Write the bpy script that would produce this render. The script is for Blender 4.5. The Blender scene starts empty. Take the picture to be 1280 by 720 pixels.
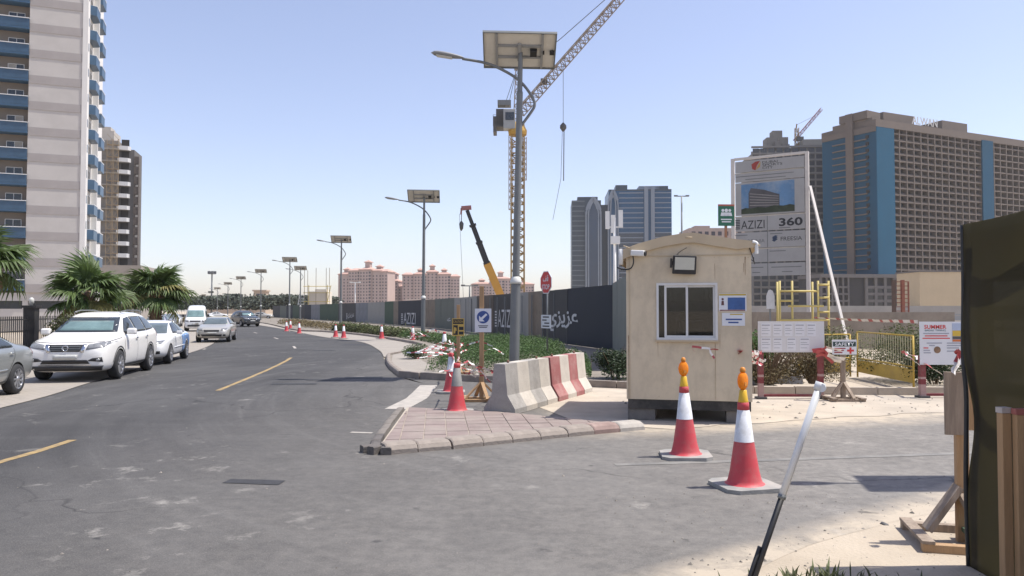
import bpy, bmesh, math, random
import numpy as np
from mathutils import Vector, Matrix, noise as mnoise
from mathutils.bvhtree import BVHTree
random.seed(7); np.random.seed(7)
R = math.radians
SC = bpy.context.scene
COL = SC.collection

# ------------------------------------------------------------------ camera, sky, sun, exposure
CAM_H, FPX, HORIZON = 1.8, 949.0, 388.0
PITCH = math.atan((HORIZON - 360.0) / FPX)
cam_d = bpy.data.cameras.new('camera'); cam = bpy.data.objects.new('camera', cam_d); COL.objects.link(cam)
cam_d.sensor_width = 36.0; cam_d.lens = 36.0 * FPX / 1280.0
cam_d.clip_start = 0.1; cam_d.clip_end = 6000.0
cam.location = (0, 0, CAM_H); cam.rotation_euler = (R(90) + PITCH, 0, 0)
SC.camera = cam
SUN_EL, SUN_AZ = R(64.9), R(88.0)
w = bpy.data.worlds.new('World'); SC.world = w; w.use_nodes = True
nt = w.node_tree; bg = nt.nodes['Background']
sky = nt.nodes.new('ShaderNodeTexSky'); sky.sky_type = 'NISHITA'; sky.sun_disc = False
sky.sun_elevation = SUN_EL; sky.sun_rotation = SUN_AZ
sky.altitude = 0; sky.air_density = 1.05; sky.dust_density = 0.95; sky.ozone_density = 2.6
hs = nt.nodes.new('ShaderNodeHueSaturation'); hs.inputs['Saturation'].default_value = 0.82
nt.links.new(sky.outputs['Color'], hs.inputs['Color']); tint = nt.nodes.new('ShaderNodeVectorMath'); tint.operation = 'MULTIPLY'; tint.inputs[1].default_value = (1.0, 0.93, 0.99)
nt.links.new(hs.outputs['Color'], tint.inputs[0]); nt.links.new(tint.outputs['Vector'], bg.inputs['Color']); bg.inputs['Strength'].default_value = 0.145
sd = bpy.data.lights.new('sun', 'SUN'); sd.energy = 4.3; sd.angle = R(0.55); sd.color = (1.0, 0.955, 0.88)
sun = bpy.data.objects.new('sun', sd); COL.objects.link(sun)
TO_SUN = Vector((math.cos(SUN_EL) * math.sin(SUN_AZ), math.cos(SUN_EL) * math.cos(SUN_AZ), math.sin(SUN_EL)))
sun.rotation_euler = TO_SUN.to_track_quat('Z', 'Y').to_euler(); sun.location = (40, 0, 80)
SC.view_settings.view_transform = 'Standard'; SC.view_settings.look = 'None'
SC.cycles.volume_bounces = 2
SC.view_settings.exposure = 0.48; SC.view_settings.gamma = 1.0

# ------------------------------------------------------------------ helpers
_cp, _sp = math.cos(PITCH), math.sin(PITCH)
def ray(px, py):
    dx, dy = (px - 640.0) / FPX, (360.0 - py) / FPX
    return Vector((dx, _cp - dy * _sp, _sp + dy * _cp))
def gp(px, py, z=0.0):
    d = ray(px, py); t = (z - CAM_H) / d.z
    return Vector((d.x * t, d.y * t, z))
def at(px, py, Y):
    d = ray(px, py); t = Y / d.y
    return Vector((d.x * t, Y, CAM_H + d.z * t))

def tag(o, label=None, cat=None, group=None, kind=None):
    if label: o['label'] = label
    if cat: o['category'] = cat
    if group: o['group'] = group
    if kind: o['kind'] = kind
    return o
def empty(name, loc=(0, 0, 0), rz=0.0, label=None, cat=None, group=None):
    o = bpy.data.objects.new(name, None); COL.objects.link(o)
    o.location = loc; o.rotation_euler = (0, 0, rz); o.empty_display_size = 0.2
    return tag(o, label, cat, group)
def inst(name, mesh, parent=None, loc=(0, 0, 0), rot=(0, 0, 0), scale=(1, 1, 1)):
    o = bpy.data.objects.new(name, mesh); COL.objects.link(o)
    if parent: o.parent = parent
    o.location = loc; o.rotation_euler = rot; o.scale = scale
    return o
def copy_tree(o, parent=None):
    c = o.copy(); COL.objects.link(c); c.parent = parent
    for ch in list(o.children):
        copy_tree(ch, c)
    return c

class MB:
    """collects geometry for ONE mesh"""
    def __init__(s): s.v = []; s.f = []; s.m = []; s.s = []
    def add(s, vs, fs, mi=0, smooth=False):
        b = len(s.v); s.v += [tuple(p) for p in vs]
        for f in fs:
            s.f.append(tuple(b + i for i in f)); s.m.append(mi); s.s.append(smooth)
        return s
    def box(s, x0, x1, y0, y1, z0, z1, mi=0, M=None):
        vs = [(x0,y0,z0),(x1,y0,z0),(x1,y1,z0),(x0,y1,z0),(x0,y0,z1),(x1,y0,z1),(x1,y1,z1),(x0,y1,z1)]
        if M is not None: vs = [M @ Vector(p) for p in vs]
        return s.add(vs, [(0,3,2,1),(4,5,6,7),(0,1,5,4),(1,2,6,5),(2,3,7,6),(3,0,4,7)], mi)
    def bar(s, p0, p1, a, b=None, mi=0, up=(0, 0, 1)):
        """rectangular bar, width a, thickness b"""
        b = a if b is None else b
        p0, p1 = Vector(p0), Vector(p1); d = (p1 - p0).normalized()
        u = Vector(up)
        if abs(d.dot(u)) > 0.98: u = Vector((0, 1, 0))
        x = d.cross(u).normalized(); y = x.cross(d)
        vs = [p + x * (sx * a / 2) + y * (sy * b / 2) for p in (p0, p1) for sx, sy in ((-1,-1),(1,-1),(1,1),(-1,1))]
        return s.add(vs, [(3,2,1,0),(4,5,6,7),(0,1,5,4),(1,2,6,5),(2,3,7,6),(3,0,4,7)], mi)
    def tube(s, pts, r, n=8, mi=0, cap=True):
        pts = [Vector(p) for p in pts]; rs = r if isinstance(r, (list, tuple)) else [r] * len(pts)
        base = len(s.v); prev = None
        for i, p in enumerate(pts):
            d = (pts[min(i + 1, len(pts) - 1)] - pts[max(i - 1, 0)]).normalized()
            if prev is None:
                u = Vector((0, 0, 1)) if abs(d.z) < 0.95 else Vector((0, 1, 0))
                x = d.cross(u).normalized()
            else:
                x = (prev - d * prev.dot(d)).normalized()
            prev = x; y = d.cross(x)
            for k in range(n):
                a = 2 * math.pi * k / n
                s.v.append(tuple(p + (x * math.cos(a) + y * math.sin(a)) * rs[i]))
        for i in range(len(pts) - 1):
            for k in range(n):
                a, b = base + i * n + k, base + i * n + (k + 1) % n
                s.f.append((a, b, b + n, a + n)); s.m.append(mi); s.s.append(n > 5)
        if cap:
            s.f.append(tuple(base + k for k in range(n))[::-1]); s.m.append(mi); s.s.append(False)
            e = base + (len(pts) - 1) * n
            s.f.append(tuple(e + k for k in range(n))); s.m.append(mi); s.s.append(False)
        return s
    def lathe(s, prof, n=24, mi=0, c=(0, 0, 0), axis='Z', cap=True, a0=0.0):
        base = len(s.v)
        for r, z in prof:
            for k in range(n):
                a = a0 + 2 * math.pi * k / n; x, y = r * math.cos(a), r * math.sin(a)
                p = (x, y, z) if axis == 'Z' else ((x, z, y) if axis == 'Y' else (z, x, y))
                s.v.append((p[0] + c[0], p[1] + c[1], p[2] + c[2]))
        for i in range(len(prof) - 1):
            for k in range(n):
                a, b = base + i * n + k, base + i * n + (k + 1) % n
                s.f.append((a, b, b + n, a + n)); s.m.append(mi); s.s.append(n > 6)
        if cap:
            s.f.append(tuple(base + k for k in range(n))[::-1]); s.m.append(mi); s.s.append(False)
            e = base + (len(prof) - 1) * n
            s.f.append(tuple(e + k for k in range(n))); s.m.append(mi); s.s.append(False)
        return s
    def prism(s, poly, z0, z1, mi=0, M=None):
        n = len(poly); vs = [(x, y, z0) for x, y in poly] + [(x, y, z1) for x, y in poly]
        if M is not None: vs = [M @ Vector(p) for p in vs]
        return s.add(vs, [tuple(range(n))[::-1], tuple(range(n, 2 * n))] + [(i, (i + 1) % n, n + (i + 1) % n, n + i) for i in range(n)], mi)
    def sheet(s, poly, z=0.0, mi=0):
        return s.add([(p[0], p[1], z) for p in poly], [tuple(range(len(poly)))], mi)
    def mesh(s, name, mats):
        me = bpy.data.meshes.new(name); me.from_pydata(s.v, [], s.f)
        for m in (mats if isinstance(mats, (list, tuple)) else [mats]): me.materials.append(m)
        me.polygons.foreach_set('material_index', s.m); me.polygons.foreach_set('use_smooth', s.s)
        bm = bmesh.new(); bm.from_mesh(me); bmesh.ops.recalc_face_normals(bm, faces=bm.faces); bm.to_mesh(me); bm.free()
        me.update(); return me
    def build(s, name, mats, parent=None, loc=(0, 0, 0), rot=(0, 0, 0), bevel=0.0, seg=2):
        o = inst(name, s.mesh(name, mats), parent, loc, rot)
        if bevel:
            b = o.modifiers.new('bevel', 'BEVEL'); b.width = bevel; b.segments = seg; b.limit_method = 'ANGLE'; b.angle_limit = R(40)
            b.harden_normals = False
        return o
def up_sheet(name, poly, z, mat, parent=None):
    """flat sheet whose normal points up"""
    a = sum(poly[i][0] * poly[(i + 1) % len(poly)][1] - poly[(i + 1) % len(poly)][0] * poly[i][1] for i in range(len(poly)))
    if a < 0: poly = poly[::-1]
    me = bpy.data.meshes.new(name); me.from_pydata([(p[0], p[1], z) for p in poly], [], [tuple(range(len(poly)))])
    me.materials.append(mat); return inst(name, me, parent)
def rough_line(pts, step=0.35, amp=0.06, seed=0.0):
    out = []
    for i in range(len(pts) - 1):
        a, b = Vector(pts[i][:2]), Vector(pts[i + 1][:2]); L = (b - a).length; n = max(1, int(L / step))
        nrm = Vector((-(b - a).y, (b - a).x)) / max(L, 1e-6)
        for k in range(n):
            p = a.lerp(b, k / n)
            out.append(tuple(p + nrm * (mnoise.noise(Vector((p.x * 1.7, p.y * 1.7, seed))) * amp + mnoise.noise(Vector((p.x * 6, p.y * 6, seed))) * amp * .4)))
    out.append(tuple(pts[-1][:2])); return out
def smooth_line(pts, n=6):
    """Catmull-Rom"""
    P = [Vector(p[:2]) for p in pts]; out = []
    for i in range(len(P) - 1):
        p0, p1, p2, p3 = P[max(i - 1, 0)], P[i], P[i + 1], P[min(i + 2, len(P) - 1)]
        for k in range(n):
            t = k / n
            out.append(tuple(0.5 * ((2 * p1) + (p2 - p0) * t + (2 * p0 - 5 * p1 + 4 * p2 - p3) * t * t + (3 * p1 - p0 - 3 * p2 + p3) * t ** 3)))
    out.append(tuple(P[-1])); return out
def interp_x(line, y):
    for a, b in zip(line, line[1:]):
        if (a[1] - y) * (b[1] - y) <= 0 and a[1] != b[1]:
            t = (y - a[1]) / (b[1] - a[1]); return a[0] + (b[0] - a[0]) * t
    return line[-1][0]

# ------------------------------------------------------------------ materials
MAT = {}
def pm(name, col, rough=0.7, var=0.12, scale=4.0, bump=0.0, bscale=None, metal=0.0, spec=0.5, coat=0.0, dirt=None, dirt_amt=0.5, dirt_scale=1.5, island=0.0, trans=0.0, stretch=None, obj=True):
    """principled material whose colour wanders with noise; dirt = second colour laid on in noisy patches"""
    if name in MAT: return MAT[name]
    m = bpy.data.materials.new(name); m.use_nodes = True; N = m.node_tree.nodes; L = m.node_tree.links
    b = N['Principled BSDF']; b.inputs['Roughness'].default_value = rough; b.inputs['Metallic'].default_value = metal
    b.inputs['Specular IOR Level'].default_value = spec; b.inputs['Coat Weight'].default_value = coat; b.inputs['Coat Roughness'].default_value = 0.05
    tc = N.new('ShaderNodeTexCoord'); mp = N.new('ShaderNodeMapping'); L.new(tc.outputs['Object'], mp.inputs['Vector'])
    if stretch: mp.inputs['Scale'].default_value = stretch
    nz = N.new('ShaderNodeTexNoise'); nz.inputs['Scale'].default_value = scale; nz.inputs['Detail'].default_value = 6.0
    nz.inputs['Roughness'].default_value = 0.62; L.new(mp.outputs['Vector'], nz.inputs['Vector'])
    mr = N.new('ShaderNodeMapRange'); mr.inputs['From Min'].default_value = 0.3; mr.inputs['From Max'].default_value = 0.7
    mr.inputs['To Min'].default_value = 1.0 - var; mr.inputs['To Max'].default_value = 1.0 + var; L.new(nz.outputs['Fac'], mr.inputs['Value'])
    vm = N.new('ShaderNodeVectorMath'); vm.operation = 'SCALE'; vm.inputs[0].default_value = col[:3]; L.new(mr.outputs['Result'], vm.inputs['Scale'])
    out = vm.outputs['Vector']
    if island:
        g = N.new('ShaderNodeNewGeometry'); m2 = N.new('ShaderNodeMapRange'); m2.inputs['To Min'].default_value = 1 - island; m2.inputs['To Max'].default_value = 1 + island
        L.new(g.outputs['Random Per Island'], m2.inputs['Value'])
        v2 = N.new('ShaderNodeVectorMath'); v2.operation = 'SCALE'; L.new(out, v2.inputs[0]); L.new(m2.outputs['Result'], v2.inputs['Scale']); out = v2.outputs['Vector']
    if dirt:
        n2 = N.new('ShaderNodeTexNoise'); n2.inputs['Scale'].default_value = dirt_scale; n2.inputs['Detail'].default_value = 8.0; n2.inputs['Roughness'].default_value = 0.7
        L.new(mp.outputs['Vector'], n2.inputs['Vector'])
        r2 = N.new('ShaderNodeMapRange'); r2.inputs['From Min'].default_value = 0.45; r2.inputs['From Max'].default_value = 0.72; r2.inputs['To Max'].default_value = dirt_amt
        L.new(n2.outputs['Fac'], r2.inputs['Value'])
        mx = N.new('ShaderNodeMix'); mx.data_type = 'RGBA'; L.new(r2.outputs['Result'], mx.inputs['Factor'])
        L.new(out, mx.inputs['A']); mx.inputs['B'].default_value = (*dirt[:3], 1); out = mx.outputs['Result']
    L.new(out, b.inputs['Base Color'])
    if bump:
        n3 = N.new('ShaderNodeTexNoise'); n3.inputs['Scale'].default_value = bscale or scale * 8; n3.inputs['Detail'].default_value = 5.0
        L.new(mp.outputs['Vector'], n3.inputs['Vector'])
        bp = N.new('ShaderNodeBump'); bp.inputs['Strength'].default_value = bump; bp.inputs['Distance'].default_value = 0.02
        L.new(n3.outputs['Fac'], bp.inputs['Height']); L.new(bp.outputs['Normal'], b.inputs['Normal'])
    if trans:
        tr = N.new('ShaderNodeBsdfTranslucent'); L.new(out, tr.inputs['Color']); ms = N.new('ShaderNodeMixShader'); ms.inputs['Fac'].default_value = trans
        L.new(b.outputs['BSDF'], ms.inputs[1]); L.new(tr.outputs['BSDF'], ms.inputs[2]); L.new(ms.outputs['Shader'], N['Material Output'].inputs['Surface'])
    MAT[name] = m; return m

def asphalt_mat():
    m = bpy.data.materials.new('asphalt'); m.use_nodes = True; N = m.node_tree.nodes; L = m.node_tree.links; b = N['Principled BSDF']
    tc = N.new('ShaderNodeTexCoord'); P = tc.outputs['Object']
    def nse(scale, det=6, rough=.6, st=None, rz=0.0, dist=0.0):
        mp = N.new('ShaderNodeMapping'); L.new(P, mp.inputs['Vector'])
        if st: mp.inputs['Scale'].default_value = st
        mp.inputs['Rotation'].default_value = (0, 0, rz)
        n = N.new('ShaderNodeTexNoise'); n.inputs['Scale'].default_value = scale; n.inputs['Detail'].default_value = det; n.inputs['Roughness'].default_value = rough
        n.inputs['Distortion'].default_value = dist; L.new(mp.outputs['Vector'], n.inputs['Vector']); return n.outputs['Fac']
    def rng(v, a, c, lo=0.0, hi=1.0):
        r = N.new('ShaderNodeMapRange'); r.inputs['From Min'].default_value = a; r.inputs['From Max'].default_value = c; r.inputs['To Min'].default_value = lo; r.inputs['To Max'].default_value = hi
        L.new(v, r.inputs['Value']); return r.outputs['Result']
    def mth(op, a, c):
        q = N.new('ShaderNodeMath'); q.operation = op
        for i, x in enumerate((a, c)):
            if isinstance(x, (int, float)): q.inputs[i].default_value = x
            else: L.new(x, q.inputs[i])
        return q.outputs['Value']
    def mix(f, a, c):
        x = N.new('ShaderNodeMix'); x.data_type = 'RGBA'; L.new(f, x.inputs['Factor'])
        for k, q in (('A', a), ('B', c)):
            if isinstance(q, tuple): x.inputs[k].default_value = (*q, 1)
            else: L.new(q, x.inputs[k])
        return x.outputs['Result']
    base = mix(rng(nse(0.35, 5, .6), .3, .7), (0.041, 0.0405, 0.0425), (0.058, 0.057, 0.0585))
    streak = nse(1.0, 6, .65, (1.6, 0.16, 1), R(-8)); streak2 = nse(1.0, 6, .65, (0.22, 1.5, 1), R(14))
    base = mix(rng(streak, .42, .66, 0, .55), base, (0.029, 0.029, 0.0305))
    base = mix(rng(streak2, .46, .72, 0, .28), base, (0.105, 0.103, 0.10))
    # tyre polish and rubber, following the turn from the main road into the side road
    pc = N.new('ShaderNodeVectorMath'); pc.operation = 'SUBTRACT'; L.new(P, pc.inputs[0]); pc.inputs[1].default_value = (8.5, 18.5, 0)
    px_ = N.new('ShaderNodeSeparateXYZ'); L.new(pc.outputs['Vector'], px_.inputs['Vector'])
    rr = N.new('ShaderNodeVectorMath'); rr.operation = 'LENGTH'; L.new(pc.outputs['Vector'], rr.inputs[0])
    an = mth('ARCTAN2', px_.outputs['Y'], px_.outputs['X']); cv = N.new('ShaderNodeCombineXYZ'); L.new(mth('MULTIPLY', rr.outputs['Value'], 1.7), cv.inputs['X']); L.new(mth('MULTIPLY', an, 1.6), cv.inputs['Y'])
    tn = N.new('ShaderNodeTexNoise'); tn.inputs['Scale'].default_value = 1.0; tn.inputs['Detail'].default_value = 7; tn.inputs['Roughness'].default_value = .68; L.new(cv.outputs['Vector'], tn.inputs['Vector'])
    base = mix(rng(tn.outputs['Fac'], .49, .66, 0, .75), base, (0.027, 0.027, 0.029))
    base = mix(rng(tn.outputs['Fac'], .46, .30, 0, .55), base, (0.115, 0.112, 0.108))
    big = nse(.16, 4, .55)
    base = mix(rng(big, .48, .66, 0, .45), base, (0.10, 0.099, 0.098))
    # aggregate speckle
    base = mix(rng(nse(75, 3, .6), .50, .70, 0, .62), base, (0.15, 0.147, 0.14))
    base = mix(rng(nse(48, 3, .65), .54, .72, 0, .7), base, (0.027, 0.027, 0.028))
    # wind-blown sand: more towards the side road, the kerbs and the shoulder
    sx = N.new('ShaderNodeSeparateXYZ'); L.new(P, sx.inputs['Vector'])
    X, Y = sx.outputs['X'], sx.outputs['Y']
    side = rng(X, -6.0, 4.0, .02, .50)
    near_kerb = mth('MULTIPLY', rng(mth('SUBTRACT', Y, mth('MULTIPLY', X, .28)), 10.1, 11.4, 0, 1.5), rng(X, .4, 2.4))
    shoulder = mth('MULTIPLY', rng(mth('SUBTRACT', Y, mth('MULTIPLY', X, .72)), 4.75, 4.12, 0, 1.5), rng(X, -.8, 1.2))
    pad = mth('MULTIPLY', rng(Y, 11.0, 14.0, 0, .30), rng(X, -3.5, -.5))
    amt = mth('ADD', mth('MAXIMUM', side, pad), .025); edge = mth('MAXIMUM', near_kerb, shoulder)
    dn = rng(nse(.9, 9, .72, None, 0, .4), .3, .7); dn2 = rng(nse(7.5, 7, .75), .32, .7, .55, 1.2)
    dust = mth('MULTIPLY', mth('MULTIPLY', amt, rng(dn, 0, 1, .78, 1.18)), dn2)
    dq = N.new('ShaderNodeClamp'); L.new(dust, dq.inputs['Value']); base = mix(dq.outputs['Result'], base, (0.36, 0.332, 0.295))
    eg = N.new('ShaderNodeClamp'); L.new(mth('MULTIPLY', edge, rng(nse(1.6, 9, .75, None, 0, .3), .34, .62, .1, 1.3)), eg.inputs['Value']); base = mix(eg.outputs['Result'], base, (0.43, 0.368, 0.288))
    # pale scuffs, spilt cement
    spots = mth('MULTIPLY', rng(nse(2.0, 6, .72), .58, .72), rng(nse(.4, 3, .5), .47, .60))
    base = mix(mth('MULTIPLY', spots, .5), base, (0.50, 0.47, 0.42))
    # oil drips
    oil = mth('MULTIPLY', rng(nse(3.1, 3, .5, None, 1.0), .70, .76), .6)
    base = mix(oil, base, (0.03, 0.03, 0.032))
    # cracks
    vo = N.new('ShaderNodeTexVoronoi'); vo.feature = 'DISTANCE_TO_EDGE'; vo.inputs['Scale'].default_value = .32
    mp = N.new('ShaderNodeMapping'); L.new(P, mp.inputs['Vector'])
    wn = N.new('ShaderNodeTexNoise'); wn.inputs['Scale'].default_value = 1.1; wn.inputs['Detail'].default_value = 6; L.new(P, wn.inputs['Vector'])
    va = N.new('ShaderNodeVectorMath'); va.operation = 'ADD'; L.new(P, va.inputs[0]); L.new(wn.outputs['Color'], va.inputs[1]); L.new(va.outputs['Vector'], vo.inputs['Vector'])
    crack = mth('MULTIPLY', rng(vo.outputs['Distance'], .0, .009, 1, 0), rng(nse(.25, 2, .5, None, 2.0), .5, .6))
    base = mix(mth('MULTIPLY', crack, .7), base, (0.03, 0.03, 0.03))
    L.new(base, b.inputs['Base Color']); b.inputs['Roughness'].default_value = .82; b.inputs['Specular IOR Level'].default_value = .2
    bp = N.new('ShaderNodeBump'); bp.inputs['Strength'].default_value = .35; bp.inputs['Distance'].default_value = .01
    L.new(nse(110, 3, .6), bp.inputs['Height']); L.new(bp.outputs['Normal'], b.inputs['Normal'])
    return m
def brick_mat(name, c1, c2, mortar, sx, sy, rough=.85, dirt=(0.37, .325, .265), amt=.5):
    m = bpy.data.materials.new(name); m.use_nodes = True; N = m.node_tree.nodes; L = m.node_tree.links; b = N['Principled BSDF']
    tc = N.new('ShaderNodeTexCoord'); br = N.new('ShaderNodeTexBrick'); L.new(tc.outputs['Object'], br.inputs['Vector'])
    br.inputs['Scale'].default_value = 1.0; br.inputs['Brick Width'].default_value = sx; br.inputs['Row Height'].default_value = sy; br.inputs['Mortar Size'].default_value = .008
    br.inputs['Color1'].default_value = (*c1, 1); br.inputs['Color2'].default_value = (*c2, 1); br.inputs['Mortar'].default_value = (*mortar, 1)
    nz = N.new('ShaderNodeTexNoise'); nz.inputs['Scale'].default_value = .8; nz.inputs['Detail'].default_value = 9; nz.inputs['Roughness'].default_value = .7; L.new(tc.outputs['Object'], nz.inputs['Vector'])
    r = N.new('ShaderNodeMapRange'); r.inputs['From Min'].default_value = .35; r.inputs['From Max'].default_value = .7; r.inputs['To Max'].default_value = amt; L.new(nz.outputs['Fac'], r.inputs['Value'])
    mx = N.new('ShaderNodeMix'); mx.data_type = 'RGBA'; L.new(r.outputs['Result'], mx.inputs['Factor']); L.new(br.outputs['Color'], mx.inputs['A']); mx.inputs['B'].default_value = (*dirt, 1)
    L.new(mx.outputs['Result'], b.inputs['Base Color']); b.inputs['Roughness'].default_value = rough
    return m
def glass_mat(name, col, rough=.04, spec=.8):
    return pm(name, col, rough=rough, var=.15, scale=.6, spec=spec)

ASPHALT = asphalt_mat()
SAND = pm('sand', (0.40, 0.335, 0.255), .95, .16, .9, .5, 30, dirt=(0.50, 0.435, 0.35), dirt_amt=.7, dirt_scale=.35)
DUST = pm('dusty_concrete', (0.43, 0.37, 0.295), .92, .14, 1.2, .3, 40, dirt=(0.30, 0.265, 0.22), dirt_amt=.6, dirt_scale=.8)
PAVER_PALE = brick_mat('pale_paver', (0.27, 0.242, 0.212), (0.31, 0.277, 0.24), (0.20, .18, .155), .22, .11)
PAVER_PINK = pm('pink_paver', (0.235, 0.183, 0.165), .88, .14, 3, .3, 40, dirt=(0.31, .27, .23), dirt_amt=.75, dirt_scale=1.1, island=.06)
KERB = pm('kerb_concrete', (0.275, 0.235, 0.2), .9, .16, 3, .4, 30, dirt=(0.17, .14, .12), dirt_amt=.7, dirt_scale=2.2)
KERB_PALE = pm('kerb_pale', (0.42, 0.36, 0.285), .9, .12, 3, .4, 30, dirt=(0.36, .31, .26), dirt_amt=.5, dirt_scale=2.0)
KERB_DARK = pm('kerb_tyre_marked', (0.13, 0.115, 0.105), .9, .25, 6, .5, 30, dirt=(0.06, .055, .05), dirt_amt=.8, dirt_scale=4)
YELLOW_LINE = pm('yellow_road_paint', (0.34, 0.235, 0.095), .8, .15, 6, dirt=(.10, .095, .09), dirt_amt=.9, dirt_scale=5)
WHITE_LINE = pm('white_road_paint', (0.40, 0.365, 0.32), .8, .12, 6, dirt=(.25, .23, .21), dirt_amt=.8, dirt_scale=4)
CONCRETE = pm('concrete', (0.42, 0.395, 0.36), .9, .14, 2.0, .3, 25, dirt=(.25, .23, .21), dirt_amt=.6, dirt_scale=1.6)
GREY_PAINT_METAL = pm('galvanised', (0.17, 0.178, 0.178), .5, .08, 3, metal=.3)
WHITE_METAL = pm('white_metal', (0.72, 0.72, 0.70), .45, .06, 3, dirt=(.5, .47, .42), dirt_amt=.5)
BLACK = pm('black_plastic', (0.022, 0.022, 0.024), .5, .2, 5)
RUBBER = pm('rubber', (0.026, 0.026, 0.027), .85, .2, 8)
WOOD = pm('raw_wood', (0.40, 0.25, 0.13), .8, .22, 3, .3, 20, stretch=(6, 6, .6), dirt=(.26, .17, .1), dirt_amt=.6)
WOOD_GREY = pm('weathered_wood', (0.27, 0.21, 0.16), .9, .25, 3, .3, 20, stretch=(6, 6, .6), dirt=(.4, .34, .27), dirt_amt=.5)
RED_PLASTIC = pm('red_cone_plastic', (0.52, 0.05, 0.062), .55, .10, 3, dirt=(.36, .13, .115), dirt_amt=.85, dirt_scale=5)
WHITE_SLEEVE = pm('white_sleeve', (0.66, 0.67, 0.69), .5, .06, 4, dirt=(.38, .36, .33), dirt_amt=.75, dirt_scale=6)
GREY_BASE = pm('cone_base_rubber', (0.27, 0.265, 0.25), .9, .15, 6, .2, 40, dirt=(.42, .38, .33), dirt_amt=.6, dirt_scale=5)
GLASS_DARK = glass_mat('dark_glass', (0.018, 0.022, 0.026))
CHROME = pm('chrome', (0.62, 0.63, 0.65), .18, .05, 3, metal=1.0)
TYRE = RUBBER
def lin(r, g, b):
    f = lambda c: ((c / 255.0 + .055) / 1.055) ** 2.4 if c > 10 else c / 255.0 / 12.92
    return (f(r), f(g), f(b))

_dg = None
def text_mesh(body, W, H, mat, depth=0.004, bold=0.0, name='lettering', italic=0.0):
    c = bpy.data.curves.new(name, 'FONT'); c.body = body; c.resolution_u = 3; c.extrude = 0; c.offset = bold; c.shear = italic
    c.space_line = .9
    o = bpy.data.objects.new(name, c); COL.objects.link(o)
    bpy.context.view_layer.update()
    me = bpy.data.meshes.new_from_object(o.evaluated_get(bpy.context.evaluated_depsgraph_get()))
    bpy.data.objects.remove(o); bpy.data.curves.remove(c)
    co = np.empty(len(me.vertices) * 3, 'f'); me.vertices.foreach_get('co', co); co = co.reshape(-1, 3)
    lo, hi = co.min(0), co.max(0); s = np.array([W / (hi[0] - lo[0]), H / (hi[1] - lo[1])])
    xy = (co[:, :2] - (lo[:2] + hi[:2]) / 2) * s
    co2 = np.stack([xy[:, 0], np.zeros(len(xy)), xy[:, 1]], 1).astype('f')     # stands up in x-z, faces -y
    me.vertices.foreach_set('co', co2.ravel()); me.materials.clear(); me.materials.append(mat); me.name = name; me.update()
    return me
def text(body, W, H, mat, parent, loc, rot=(0, 0, 0), bold=0.0, name='lettering', italic=0.0):
    return inst(name, text_mesh(body, W, H, mat, bold=bold, name=name, italic=italic), parent, loc, rot)

# ------------------------------------------------------------------ ground, roads, kerbs
tag(up_sheet('ground', [(-1500, -1500), (1500, -1500), (1500, 1500), (-1500, 1500)], -0.03, SAND), kind='structure')
ROAD_L = smooth_line([(-8.3, -40), (-8.3, -10), (-8.5, 4), (-9.4, 14), (-10.5, 19), (-12.2, 26), (-14.6, 36), (-17.8, 46), (-23, 60), (-30.6, 78), (-45, 108), (-62, 145), (-85, 195), (-110, 250), (-160, 350)])
ROAD_R = smooth_line([(-2.1, 18.6), (-3.2, 21.0), (-4.2, 25.5), (-5.0, 29.5), (-6.2, 35), (-8.8, 43.8), (-13.5, 53), (-24, 77.6), (-38, 108), (-54, 142), (-77, 192), (-101, 250), (-150, 350)])
BAY_K = smooth_line([(-4.75, 29.2), (-4.3, 33.5), (-4.5, 38.4), (-6.0, 43), (-8.3, 48.8), (-11.5, 56), (-15.6, 63), (-19.8, 69), (-33.5, 103), (-48.5, 137), (-71, 187), (-95, 245)])
KERB_FRONT = [(-3.0, 20.7), (-2.2, 19.9), (-0.6, 19.15), (1.0, 18.35), (2.9, 17.45)]
RIGHT_KERB = [(4.4, 16.65), (6.5, 16.4), (9.5, 16.2), (13, 16.1), (22, 16.0)]
SHOULDER = rough_line([(30, 10.5), (12, 9.2), (6, 7.6), (4.2, 7.0), (2.9, 6.35), (2.0, 5.6), (1.35, 5.0), (0.9, 4.0), (.8, -40)], .3, .12, 3.3)
road_poly = ROAD_L + ROAD_R[::-1] + KERB_FRONT + RIGHT_KERB + [(40, 16.0), (40, 11)] + SHOULDER
tag(up_sheet('road', road_poly, 0.0, ASPHALT), kind='structure')
tag(up_sheet('shoulder', [(40, 14), (12, 12), (4, 9), (-.5, 7), (-.5, -40), (40, -40)], -0.0015, SAND), kind='structure')
# left parking strip and pavement
def offset(line, d):
    out = []
    for i, p in enumerate(line):
        a, b = Vector(line[max(i - 1, 0)]), Vector(line[min(i + 1, len(line) - 1)]); t = (b - a).normalized()
        out.append((p[0] - t.y * d, p[1] + t.x * d))
    return out
LP_OUT = offset(ROAD_L, 5.0)
tag(up_sheet('parking_strip', offset(ROAD_L, .02) + LP_OUT[::-1], 0.006, PAVER_PALE), kind='structure')
MBp = MB(); pol = offset(ROAD_L, 5.15) + offset(ROAD_L, 9.0)[::-1]
pav = MBp.prism(pol, -0.02, .13).build('pavement', PAVER_PALE); tag(pav, kind='structure')
# parking bay on the far side of the road, in front of the hedge
bay = [p for p in ROAD_R if p[1] > 29.3]
bx = [(p[0] + .03, p[1]) for p in bay if p[1] < 245]
tag(up_sheet('parking_bay', bx + [p for p in BAY_K if p[1] < 245][::-1], 0.006, PAVER_PALE), kind='structure')
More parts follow.
